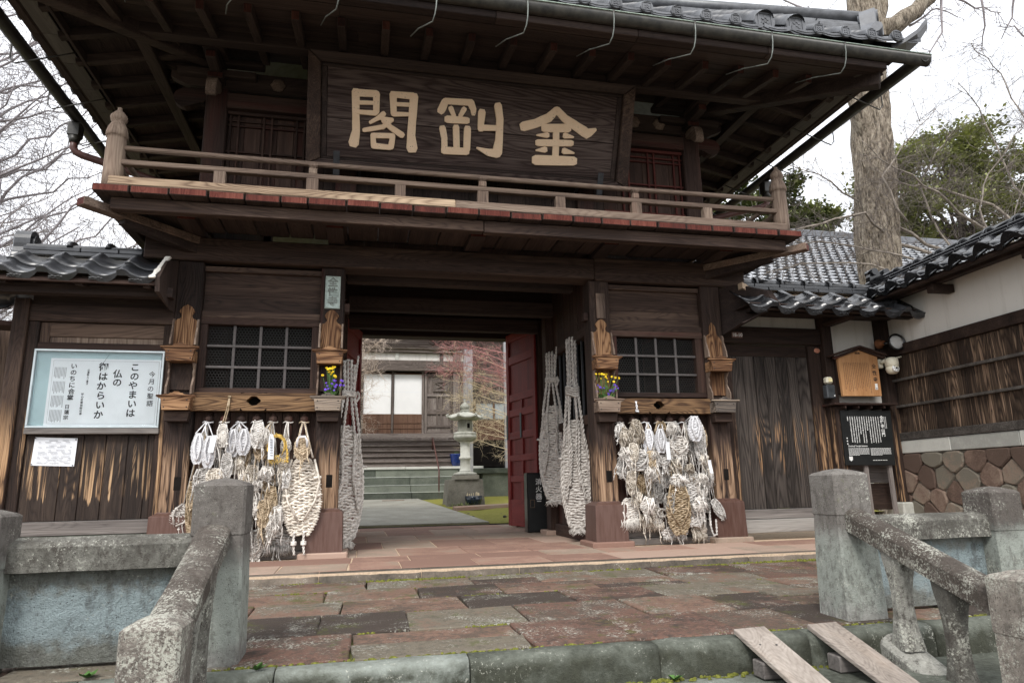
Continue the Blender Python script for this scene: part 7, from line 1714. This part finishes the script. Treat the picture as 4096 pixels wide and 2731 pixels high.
    # stone lantern
    L = thing('stone_lantern', 'tall carved stone lantern on a tapering stone base in the courtyard', 'stone lantern', (1.36, 9.75, .22)); c = (1.36, 9.78, 0)
    S = 1.04
    m = MB(); m.lathe([(.68, .15), (.60, .845), (.585, .855)], (1.335, 9.95, 0), 4, smooth=False); m.build('base_stone', lbase_m, L)
    m = MB(); m.lathe([(.43, .856), (.43, .945), (.42, .955)], c, 4, smooth=False); m.build('plinth', lbase_m, L)
    def part(nm, prof, seg=24, **k): m = MB(); m.lathe(prof, c, seg, **k); return m.build(nm, lant_m, L)
    part('lotus_foot', [(.24, .956), (.29, .975), (.27, 1.01), (.20, 1.035), (.165, 1.05)], 32, flute=(.08, 8, .95, 1.03))
    part('shaft', [(.155, 1.05), (.142, 1.08), (.128, 1.12), (.124, 1.34), (.150, 1.355), (.158, 1.385), (.150, 1.415), (.124, 1.43), (.124, 1.74), (.14, 1.78), (.15, 1.79)])
    part('lotus_platform', [(.15, 1.79), (.21, 1.815), (.27, 1.86), (.285, 1.885), (.295, 1.90), (.295, 1.945), (.28, 1.965), (.295, 1.985), (.295, 2.02), (.25, 2.035)], 24, flute=(.04, 12, 1.79, 1.88))
    fb = MB(); fb.lathe([(.205, 2.036), (.20, 2.33)], c, 6, smooth=False); fo = fb.build('fire_box', lant_m, L); WL[fo.name] = WL[L.name]
    bx('fire_box_opening', glassy, fo, c[0] - .035 + .04, c[0] + .055 + .04, c[1] - .186, c[1] - .12, 2.13, 2.25, .003)
    m = MB(); n = 6
    vs = []; prof = [(.16, 2.331), (.33, 2.345), (.40, 2.375), (.405, 2.405), (.30, 2.445), (.17, 2.52), (.10, 2.545)]
    for (r, z) in prof:
        for j in range(36):
            a = 2 * math.pi * j / 36; q = abs(math.cos(3 * a)) ** 6; rr = r * (1 + (.10 * q if r > .29 else .02 * q)); zz = z + (.045 * q if r > .29 else .012 * q); vs.append((c[0] + rr * math.cos(a), c[1] + rr * math.sin(a), zz))
    m.add(vs, [(i * 36 + j, i * 36 + (j + 1) % 36, (i + 1) * 36 + (j + 1) % 36, (i + 1) * 36 + j) for i in range(6) for j in range(36)] + [tuple(range(36))[::-1], tuple(6 * 36 + j for j in range(36))], True)
    for k in range(6):
        a = math.pi * k / 3; q = Vector((c[0] + .41 * math.cos(a), c[1] + .41 * math.sin(a), 2.42)); d = Vector((math.cos(a), math.sin(a), 0)); m.tube([q, q + d * .05 + Vector((0, 0, .0)), q + d * .06 + Vector((0, 0, .045)), q + d * .02 + Vector((0, 0, .065)), q + d * .005 + Vector((0, 0, .04))], [.035, .03, .026, .02, .012], 8)
    m.build('roof', lant_m, L)
    part('finial', [(.10, 2.545), (.115, 2.56), (.115, 2.585), (.09, 2.60), (.085, 2.62), (.12, 2.65), (.125, 2.69), (.10, 2.735), (.05, 2.775), (.022, 2.80), (.015, 2.86), (.004, 2.88)], 24, flute=(.06, 8, 2.56, 2.66))
    # pots
    t = thing('glazed_pot', 'deep blue glazed planter on the landing beside the hall steps', 'plant pot', (1.68, 13.72, 1.296)); m = MB(); m.lathe([(.10, 1.297), (.13, 1.33), (.175, 1.45), (.195, 1.60), (.21, 1.66), (.205, 1.68), (.185, 1.66), (.17, 1.60)], (1.68, 13.85, 0), 22); m.build('bowl', blue_pot, t)
    m = MB(); rgp = random.Random(2)
    for k in range(14): p = Vector((1.68 + rgp.uniform(-.1, .1), 13.85 + rgp.uniform(-.1, .1), 1.62)); m.tube([p, p + Vector((rgp.uniform(-.08, .08), rgp.uniform(-.05, .05), rgp.uniform(.06, .16)))], [.006, .002], 4)
    m.build('plant', stem_g, t)
    t = thing('glazed_pot', 'dark teal glazed pot of cut stems at the foot of the stone lantern', 'plant pot', (1.50, 9.42, .22)); m = MB(); m.lathe([(.15, .20), (.18, .25), (.205, .36), (.21, .455), (.19, .455), (.185, .40)], (1.50, 9.36, 0), 22); m.build('bowl', teal_pot, t)
    m = MB()
    for k in range(22): p = Vector((1.50 + rgp.uniform(-.16, .16), 9.36 + rgp.uniform(-.12, .12), .40)); m.tube([p, p + Vector((0, 0, rgp.uniform(.08, .15)))], .007, 4)
    m.build('cut_stems', twig_y, t)
    m = MB()
    for k in range(60):
        p = Vector((1.16 + rgp.gauss(0, .12), 9.15 + rgp.gauss(0, .10), .20)); d = Vector((rgp.uniform(-1, 1), rgp.uniform(-1, .4), rgp.uniform(.2, .9))).normalized() * rgp.uniform(.06, .16); s_ = d.cross(Vector((0, 0, 1))).normalized() * .018; m.add([p, p + d * .5 + s_, p + d, p + d * .5 - s_], [(0, 1, 2, 3)])
    tag(m.build('ground_plant', plain('pale_leaf', (.17, .20, .07), .7, .4, 8, 0), loc=(1.16, 9.15, .2)), 'low yellowish leafy plant in front of the lantern base', 'plant')
    # stepping slab in the moss
    m = MB(); m.add([(.86, 7.9, .145), (2.6, 8.9, .19), (2.6, 9.25, .20), (.86, 8.35, .16)] + [(.86, 7.9, .225), (2.6, 8.9, .255), (2.6, 9.25, .27), (.86, 8.35, .245)], [(0, 3, 2, 1), (4, 5, 6, 7), (0, 1, 5, 4), (1, 2, 6, 5), (2, 3, 7, 6), (3, 0, 4, 7)]); tag(m.build('stepping_slab', plat_m, loc=(1.5, 8.6, .2)), 'flat reddish stone slab lying in the moss beside the path', 'stone slab')
    m = MB(); rg = random.Random(12)
    for k in range(9): m.lathe([(.05 * rg.uniform(.6, 1.3), 0), (.04, .03), (.01, .045)], (1.3 + rg.uniform(-.3, 1), 5.6 + rg.uniform(0, 2.2), .055 + .04 * k / 9), 7)
    tag(m.build('pebbles', lbase_m, loc=(1.5, 6.5, .06)), 'scattered small dark pebbles on the moss', 'pebbles', kind='stuff')
plain_step = plain('light_step_edge', (.40, .42, .38), .8, .15, 10, .2)
hallw = wset('hall_timber', (.04, .033, .028), (.125, .10, .087), (.32, .285, .255), bst=.5, rings=.5)
hallb = wset('hall_brown_timber', (.05, .026, .017), (.12, .065, .042), (.20, .12, .08), bst=.3)
tile_p = plain('pale_worn_roof_tile', (.30, .31, .33), .35, .4, 6, .1, .5, alt=(.50, .515, .54))  # pale mottled tone for the tile faces of the house roof
greypost = plain('silver_grey_post', (.30, .30, .31), .8, .2, 8, .2, sxyz=(6, 6, .6))
courtyard()

# ================================================================== TREES
def twig(m, p, d, L, r, lev, rg, curl=.28, up=.0, kids=(3, 5), k=4, spread=.75):
    """bare branching twig; p start, d direction"""
    n = 4 if lev > 0 else 3; pts = [p.copy()]; q = p.copy(); dd = d.copy()
    for i in range(n):
        dd = (dd + Vector((rg.gauss(0, curl), rg.gauss(0, curl), rg.gauss(0, curl) + up))).normalized(); q = q + dd * (L / n); pts.append(q.copy())
    m.tube(pts, [r * (1 - .6 * i / n) for i in range(n + 1)], 3 if r < .008 else k, False)
    if lev <= 0: return
    for c in range(rg.randint(*kids)):
        t = rg.uniform(.25, 1.0); i = min(n - 1, int(t * n)); s = pts[i].lerp(pts[i + 1], t * n - i); base = (pts[i + 1] - pts[i]).normalized()
        side = base.cross(Vector((rg.gauss(0, 1), rg.gauss(0, 1), rg.gauss(0, 1)))).normalized(); nd = (base * (1 - spread * .5) + side * spread).normalized()
        twig(m, s, nd, L * rg.uniform(.45, .72), r * .58, lev - 1, rg, curl, up, kids, k, spread)
def limb(m, poly, r0, r1, rg, lev=2, dens=5.0, L=.9, wig=.05, sides=7, tw=.010, up=.03, spread=.8, kids=(2, 4)):
    P = [Vector(p) for p in poly]; pts = []
    for a, b in zip(P, P[1:]):
        n = max(2, int((b - a).length / .35))
        for i in range(n): pts.append(a.lerp(b, i / n) + Vector((rg.gauss(0, wig), rg.gauss(0, wig), rg.gauss(0, wig))) * (1 if i else 0))
    pts.append(P[-1]); n = len(pts)
    m.tube(pts, [r0 + (r1 - r0) * i / (n - 1) for i in range(n)], sides)
    tot = sum((b - a).length for a, b in zip(pts, pts[1:]))
    for c in range(int(tot * dens)):
        t = rg.uniform(.15, 1) * (n - 1); i = min(n - 2, int(t)); s = pts[i].lerp(pts[i + 1], t - i); base = (pts[i + 1] - pts[i]).normalized()
        side = base.cross(Vector((rg.gauss(0, 1), rg.gauss(0, 1), rg.gauss(0, 1)))).normalized(); twig(m, s, (base * .5 + side * spread).normalized(), L * rg.uniform(.5, 1.1), tw, lev, rg, .22, up, kids, 4, spread)
def trees():
    rg = random.Random(61)
    # ginkgo beside the background roof
    t = thing('ginkgo_tree', 'tall bare tree with a thick furrowed pale trunk behind the right wing', 'tree', (10.0, 5, 0))
    P = [(10.0, 5, -.1, .62), (10.03, 5, 2.5, .5), (10.086, 5, 5.07, .445), (10.22, 5, 6.5, .435), (10.376, 5, 8.7, .43), (10.55, 5, 10.6, .41), (10.69, 5, 12.1, .39), (10.9, 5, 14.5, .3), (11, 5, 17, .16)]
    m = MB(); n = 110; k = 40; vs = []
    for i in range(n + 1):
        u = i / n * (len(P) - 1); a = min(len(P) - 2, int(u)); f = u - a; x, y, z, r = [P[a][j] + (P[a + 1][j] - P[a][j]) * f for j in range(4)]
        for j in range(k):
            an = 2 * math.pi * j / k; rid = abs(mnoise.noise((math.cos(an) * 4.2, math.sin(an) * 4.2, z * .9))); rr = r * (.93 + .28 * rid + .03 * mnoise.noise((math.cos(an) * 9, math.sin(an) * 9, z * 4)))
            if 6.9 < z < 7.9: rr *= 1 + .10 * max(0, math.cos(an - .3))
            vs.append((x + rr * math.cos(an), y + rr * math.sin(an), z))
    m.add(vs, [(i * k + j, i * k + (j + 1) % k, (i + 1) * k + (j + 1) % k, (i + 1) * k + j) for i in range(n) for j in range(k)], False); m.build('trunk', bark_g, t)
    m = MB(); limb(m, [(10.75, 5, 11.3), (11.5, 5, 11.7), (12.3, 5.1, 12.3), (13.3, 5.2, 13.3)], .26, .15, rg, 0, .5, .6); limb(m, [(10.7, 5, 11.2), (11.25, 5.05, 12.2), (11.5, 5.1, 13.4)], .20, .13, rg, 0, .5, .6)
    limb(m, [(10.18, 4.9, 8.36), (9.95, 4.8, 8.85), (9.75, 4.75, 9.3), (9.4, 4.7, 10.2)], .16, .08, rg, 1, 1.5, .5)
    for z, dx in ((6.9, .5), (9.4, .5), (10.2, -.5), (7.6, -.45)): twig(m, Vector((10.25 + dx * .8, 4.8, z)), Vector((dx, -.3, .3)).normalized(), .7, .014, 2, rg)
    m.build('limbs', bark_g, t)
    m = MB()
    for poly in ([(12.18, 5.2, 11.96), (13.37, 5.45, 12.83), (14.32, 5.7, 12.9), (13.15, 5.2, 11.46), (12.66, 5.45, 11.06)][:3], [(13.3, 5.2, 12.9), (13.15, 5.2, 11.9), (12.66, 5.45, 11.06)], [(13.32, 5.2, 13.16), (14.66, 5.45, 13.03), (15.83, 5.7, 13.26)], [(14.6, 5.2, 13.36), (14.87, 5.45, 12.52), (14.94, 5.7, 12.05)], [(15.74, 5.2, 13.4), (15.85, 5.45, 12.93), (15.66, 5.7, 12.41)], [(10.94, 5.2, 12.28), (10.45, 5.45, 12.78), (10.04, 5.7, 13.05)], [(10.46, 5.2, 11.96), (9.74, 5.45, 12.17), (8.98, 5.7, 12.62), (7.9, 5.2, 12.9)], [(9.76, 5.2, 11.86), (9.32, 5.45, 11.73), (8.95, 5.7, 12.37)], [(16.39, 5.2, 11.76), (15.87, 5.45, 12.67), (15.6, 5.7, 12.81)]):
        limb(m, poly, .035, .012, rg, 1, 5, .55, .04, 5, .010, -.02)
    tag(m.build('twigs', bark_p, t), kind='stuff')
    # bare spreading tree in front of it
    t = thing('bare_tree', 'spreading leafless tree with long arching grey branches right of the thick trunk', 'tree', (12.6, 4.8, 0)); m = MB()
    limb(m, [(12.6, 4.8, -.1), (12.5, 4.8, 2.5), (12.0, 4.7, 4.6), (11.8, 4.6, 5.3)], .24, .16, rg, 0, .2); limb(m, [(12.5, 4.8, 2.5), (13.4, 4.8, 4.6), (14.2, 4.7, 6)], .2, .12, rg, 0, .2)
    m.build('trunk', bark_l, t)
    SH = [[(11.7, 4.6, 5.43), (10.57, 4.85, 6.29), (9.74, 5.1, 7.02), (8.49, 4.6, 7.27), (7.83, 4.85, 7.6)], [(11.47, 4.6, 5.42), (10.5, 4.85, 5.86), (9.29, 4.3, 6.3), (7.46, 4.4, 5.78), (6.5, 4.85, 6.02)], [(11.84, 4.6, 5.54), (11.56, 4.85, 6.56), (11.6, 5.1, 7.55), (11.71, 4.6, 8.1), (12.59, 4.85, 8.88)], [(14.32, 4.6, 5.79), (13.36, 4.85, 7.02), (12.44, 5.1, 7.4), (10.48, 4.4, 7.12), (9.54, 4.35, 7.06)], [(13.03, 4.6, 5.5), (12.96, 4.85, 6.88), (13.69, 5.1, 7.96), (14.09, 4.6, 8.78), (14.99, 4.85, 9.48)], [(10.33, 4.3, 6.17), (9.85, 4.3, 7.19), (11.01, 4.5, 8.4), (11.91, 4.6, 9.24)], [(10.55, 4.3, 4.77), (9.27, 4.3, 5.13), (8.39, 5.1, 5.37), (6.95, 4.6, 4.93)], [(11.74, 4.3, 5.02), (9.75, 4.3, 5.41), (8.68, 5.1, 5.9), (6.4, 4.6, 5.52)], [(13.49, 4.6, 5.95), (12.25, 4.5, 6.4), (11.38, 4.4, 6.98), (9.87, 4.3, 7.6), (9.45, 4.3, 8.02)], [(14.52, 4.6, 6.67), (14.1, 4.85, 7.53), (13.78, 5.1, 9.74), (12.68, 4.6, 10.02)], [(15.0, 4.6, 7.6), (14.7, 4.85, 9.69), (14.67, 5.1, 10.83), (13.28, 4.6, 11.18)], [(13.68, 4.6, 5.12), (13.93, 4.85, 6.73), (14.74, 5.1, 7.81)]]
    m = MB(); m2 = MB()
    for i, s in enumerate(SH): limb(m, s, .042 if i in (0, 1, 3, 8) else .026, .008, rg, 1, 1.6, .8, .03, 7, .008, .03); limb(m2, s, .006, .004, rg, 2, 8.5, .95, .06, 3, .0065, .02)
    m.build('branches', bark_l, t); tag(m2.build('twigs', bark_d, t), kind='stuff')
    # trees left of the gate
    for j, (bx_, by_, H, nb, lab, mat, seed) in enumerate(((-9.6, 5.2, 11, 46, 'bare tree with dense purple-grey twigs filling the left edge behind the side wall', bark_p, 3), (-8.4, 12.5, 8.6, 26, 'smaller bare pale tree behind the left wall, nearest the gate eave', bark_l, 9), (-13.5, 12, 13, 40, 'farther bare tree at the far left behind the dense twigs', bark_p, 14))):
        r2 = random.Random(seed); t = thing('bare_tree', lab, 'tree', (bx_, by_, 0), 'bare trees left of the gate'); m = MB(); base = Vector((bx_, by_, -.1)); top = base + Vector((r2.uniform(-.3, .6), r2.uniform(-.3, .3), H * .8))
        limb(m, [base, base.lerp(top, .4) + Vector((.15, 0, 0)), top], .22, .05, r2, 0, .1); m.build('trunk', mat if mat is bark_l else bark_d, t)
        m = MB()
        for k in range(nb):
            s = base.lerp(top, .22 + .75 * k / nb); a = r2.uniform(-1.1, 1.1) + (0 if k % 4 else math.pi); L = H * .42 * (1.15 - .6 * k / nb); d = Vector((math.cos(a), math.sin(a) * .8, r2.uniform(.12, .75))).normalized()
            e = s + d * L; mid = s.lerp(e, .5) + Vector((0, 0, -.15 * L * r2.random() + .1))
            limb(m, [s, mid, e + Vector((0, 0, .22 * L * r2.random()))], .045, .010, r2, 2, (5.2, 4.5, 3.4)[j], 1.05, .05, 5, (.0075, .009, .010)[j], .05, .75, (2, 4))
        tag(m.build('twigs', mat, t), kind='stuff')
    # maple in the courtyard
    MAPR = [[(3.66, 10.6, 3.88), (2.79, 10.85, 4.3), (1.84, 11.1, 4.54), (.79, 10.6, 4.67)], [(3.66, 10.6, 3.67), (2.78, 10.85, 4.01), (1.84, 11.1, 4.46), (.89, 10.6, 4.47)], [(3.65, 10.6, 3.47), (2.78, 10.85, 3.82), (1.84, 11.1, 4.23), (.93, 10.6, 4.27)], [(3.64, 10.6, 3.26), (2.78, 10.85, 3.77), (1.83, 11.1, 3.95), (.93, 10.6, 4.07)], [(3.64, 10.6, 3.06), (2.78, 10.85, 3.51), (1.83, 11.1, 3.74), (.84, 10.6, 3.86)], [(3.63, 10.6, 2.86), (2.77, 10.85, 3.28), (1.83, 11.1, 3.66), (.88, 10.6, 3.66)], [(3.63, 10.6, 2.65), (2.77, 10.85, 3.12), (1.83, 11.1, 3.43), (1.3, 10.6, 3.46)], [(3.62, 10.6, 2.45), (2.76, 10.85, 2.9), (1.93, 11.1, 3.18), (1.5, 10.6, 3.27)], [(3.62, 10.6, 2.25), (2.76, 10.85, 2.57), (1.83, 11.1, 2.93), (1.3, 10.6, 3.07)], [(3.61, 10.6, 2.05), (2.76, 10.85, 2.5), (1.92, 11.1, 2.83), (1.5, 10.6, 2.87)], [(3.6, 10.6, 1.85), (2.75, 10.85, 2.25), (1.92, 11.1, 2.64), (1.6, 10.6, 2.67)], [(3.6, 10.6, 1.65), (2.75, 10.85, 2.0), (1.92, 11.1, 2.34), (1.6, 10.6, 2.48)], [(3.59, 10.6, 1.46), (2.75, 10.85, 1.94), (1.92, 11.1, 2.15), (1.6, 10.6, 2.28)], [(3.58, 10.6, 1.27), (2.74, 10.85, 1.64), (1.95, 11.1, 1.91), (1.75, 10.6, 2.0)]]
    t = thing('maple_tree', 'leafless maple with red and yellow twigs right of the stone lantern', 'tree', (3.75, 10.6, .25)); m = MB(); limb(m, [(3.75, 10.6, .2), (3.7, 10.6, 1.6), (3.66, 10.6, 3.0), (3.7, 10.7, 4.2)], .11, .04, rg, 0, .2); m.build('trunk', bark_d, t)
    ma, mb = MB(), MB()
    for i, s in enumerate(MAPR): limb(ma if i < 6 else mb, s, .020, .005, rg, 2, 11 if i < 6 else 8.5, .55, .035, 4, .0052, .03, .7, (2, 4))
    for s in MAPR[1:6:2]: limb(mb, [(p[0], p[1] + .25, p[2] - .1) for p in s], .02, .006, rg, 2, 5, .5, .03, 4, .005, .03, .7, (2, 3))
    tag(ma.build('red_twigs', twig_r, t), kind='stuff'); tag(mb.build('yellow_twigs', twig_y, t), kind='stuff')
    MAPL = [[(-1.89, 9.6, 3.33), (-1.59, 9.85, 3.49), (-1.23, 10.1, 3.99), (-.75, 9.6, 4.38)], [(-1.88, 9.6, 3.12), (-1.58, 9.85, 3.21), (-1.16, 10.1, 3.59), (-.84, 9.6, 3.57)], [(-1.76, 9.6, 2.48), (-1.56, 9.85, 2.72), (-1.26, 10.1, 3.14), (-1.09, 9.6, 2.96)], [(-1.74, 9.6, 1.95), (-1.5, 9.85, 2.39), (-1.24, 10.1, 2.42)], [(-1.79, 9.6, 3.34), (-1.6, 9.85, 3.82), (-1.4, 10.1, 4.33), (-1.08, 9.6, 4.4)]]
    t = thing('maple_tree', 'leafless pale-twigged maple left of the hall screens, half hidden by the gate post', 'tree', (-2.1, 9.7, .22)); m = MB(); limb(m, [(-2.1, 9.7, .2), (-2.05, 9.7, 1.5), (-1.9, 9.65, 2.8), (-1.8, 9.65, 3.6)], .09, .03, rg, 0, .2); m.build('trunk', bark_d, t); m = MB()
    for s in MAPL: limb(m, [(-1.95, 9.65, s[0][2] - .5)] + s, .022, .006, rg, 2, 20, .5, .035, 4, .006, .03, .7, (2, 4))
    tag(m.build('twigs', plain('pale_pinkish_twig', (.58, .48, .40), .85, .25, 6, 0), t), kind='stuff')
    # evergreens
    for (c, rx, rz, nclump, seed, lab) in (((23.6, 15, 12.2), 4.4, 3.1, 105, 1, 'large rounded evergreen tree behind the boundary wall roof at the right'), ((14.3, 15.5, 10.6), 3.1, 2.2, 60, 2, 'evergreen tree seen under the right eave of the gate'), ((18.2, 17.5, 10.2), 3.0, 2.2, 46, 3, 'dim evergreen tree behind the thick pale trunk'), ((29.5, 15, 11.0), 3.6, 3.4, 50, 4, 'evergreen tree at the far right edge')):
        r2 = random.Random(seed); t = thing('evergreen_tree', lab, 'tree', (c[0], c[1], 0), 'evergreen trees behind the right wing'); m = MB(); limb(m, [(c[0], c[1], -.1), (c[0] + .2, c[1], c[2] * .6), (c[0], c[1], c[2])], .35, .15, r2, 0, .1)
        for k in range(16):
            a = r2.uniform(0, 6.28); e = Vector((c[0] + rx * .8 * math.cos(a), c[1] + rx * .6 * math.sin(a), c[2] + rz * r2.uniform(-.3, .7))); limb(m, [(c[0] + .1, c[1], c[2] * r2.uniform(.6, .95)), tuple(Vector(c).lerp(e, .5)), tuple(e)], .10, .02, r2, 1, .8, .8, .06, 5, .015)
        m.build('trunk', bark_d, t); m = MB()
        for k in range(nclump):
            while True:
                u = Vector((r2.uniform(-1, 1), r2.uniform(-1, 1), r2.uniform(-.55, 1)))
                if .35 < u.length < 1: break
            cc = Vector((c[0] + u.x * rx, c[1] + u.y * rx * .8, c[2] + u.z * rz)); cr = r2.uniform(.35, .8) * rx / 4
            for q in range(int(430 * cr / .6)):
                v = Vector((r2.gauss(0, .5), r2.gauss(0, .5), r2.gauss(0, .30))) * cr; p = cc + v; s = r2.uniform(.09, .19); d = Vector((r2.uniform(-1, 1), r2.uniform(-1, 1), r2.uniform(-.25, .6))).normalized(); w = d.cross(Vector((r2.uniform(-.4, .4), r2.uniform(-.4, .4), 1))).normalized() * s * .42
                m.add([p, p + d * s * .55 + w, p + d * s * 1.25, p + d * s * .55 - w], [(0, 1, 2, 3)])
        tag(m.build('crown', leaf_g, t), kind='stuff')
    # building with a big tiled roof behind the right wing
    b = thing('background_house', 'house with a broad grey tiled roof behind the right wing', 'house', (13, 11, 0)); bx('wall', plaster, b, 7.8, 24, 7.6, 15, -.1, 5.4, .01)
    ax = Vector((1, 0, 0)); a0 = Vector((6.6, 6.9, 5.35)); up = Vector((0, 4.4, 3.25)); L = up.length; up.normalize(); nz = ax.cross(up)
    m = MB(); m.add([a0, a0 + ax * 19, a0 + ax * 17 + up * L, a0 + ax * 2.5 + up * L], [(0, 1, 2, 3)]); m.add([(6.6, 15.5, 5.35), (25.6, 15.5, 5.35), tuple(a0 + ax * 17 + up * L), tuple(a0 + ax * 2.5 + up * L)], [(0, 3, 2, 1)]); m.add([tuple(a0), (6.6, 15.5, 5.35), tuple(a0 + ax * 2.5 + up * L)], [(0, 2, 1)]); m.build('roof', tile_m, b)
    m = MB(); R = Matrix((ax, up, nz)).transposed(); pw, pl = .30, .27; rows = int(L / pl); rg = random.Random(4)
    for r in range(rows):
        y = r * pl; x0 = 2.5 * y / L; x1 = 19 - 2 * y / L
        k = int(x0 / pw)
        while k * pw < x1 - pw:
            x = k * pw + (pw * .5 if r % 2 else 0) + rg.uniform(-.012, .012); o = a0 + ax * x + up * y; t_ = rg.uniform(-.004, .006); vs = []
            for (yy, lift) in ((0, .075 + t_), (pl * 1.05, .012)):
                for (xx, h) in ((0, .012), (pw * .22, .042), (pw * .40, .010), (pw * .7, -.012), (pw, .004)): vs.append(o + ax * xx + up * yy + nz * (lift + h))
            for (xx, h) in ((0, .012), (pw * .22, .042), (pw * .40, .010), (pw * .7, -.012), (pw, .004)): vs.append(o + ax * xx + nz * (.012 + h + t_))
            m.add(vs, [(i, i + 1, 6 + i, 5 + i) for i in range(4)] + [(10 + i, 11 + i, i + 1, i) for i in range(4)], False, [0] * 4 + [1] * 4); k += 1
    tag(m.build('roof_tiles', [tile_p, tile_m], b), kind='stuff')  # dark lip faces paint in the shadow gap under each pale tile
    m = MB(); m.bar(a0 + ax * 2.4 + up * L + Vector((0, 0, .1)), a0 + ax * 17.1 + up * L + Vector((0, 0, .1)), .3, .24, .03); m.build('ridge', tile_g, b)
    # low shed at the left edge
    s = thing('shed', 'low wooden shed with a pale green eave at the left edge behind the side wall', 'shed', (-6.8, 3.4, 0)); bx('wall', wd['z'], s, -8.6, -5.75, 3.0, 3.1, -.1, 2.45, .006); bx('green_eave', verd, s, -8.8, -5.95, 2.86, 3.0, 2.58, 2.74, .01)
    for z in (1.1, 2.2): bx('rail', wgreyx, s, -8.6, -5.75, 2.95, 2.999, z, z + .09, .004)
    bx('dark_fascia', glassy, s, -8.8, -5.90, 2.88, 3.1, 2.46, 2.578, .004); m = MB(); m.add([(-8.9, 2.8, 2.75), (-5.85, 2.8, 2.75), (-5.85, 5, 3.3), (-8.9, 5, 3.3), (-8.9, 2.8, 2.80), (-5.85, 2.8, 2.80), (-5.85, 5, 3.36), (-8.9, 5, 3.36)], [(0, 3, 2, 1), (4, 5, 6, 7), (0, 1, 5, 4), (1, 2, 6, 5), (2, 3, 7, 6), (3, 0, 4, 7)])
    m.build('roof', tile_g, s); 
    for k in range(7): m = MB(); m.tube([(-6.0 - k * .4, 2.78, 2.80), (-6.0 - k * .4, 5, 3.36)], .09, 8); m.build('round_tile', tile_g, s)
    # garden wall closing the view between the wing and the trees
    bw = MB().box(-40, -9, 9.0, 9.3, -.1, 2.0, .02).build('garden_wall', plaster, loc=(-20, 9.1, 0)); tag(bw, 'long pale garden wall beyond the bare trees at the left', 'wall')
trees()
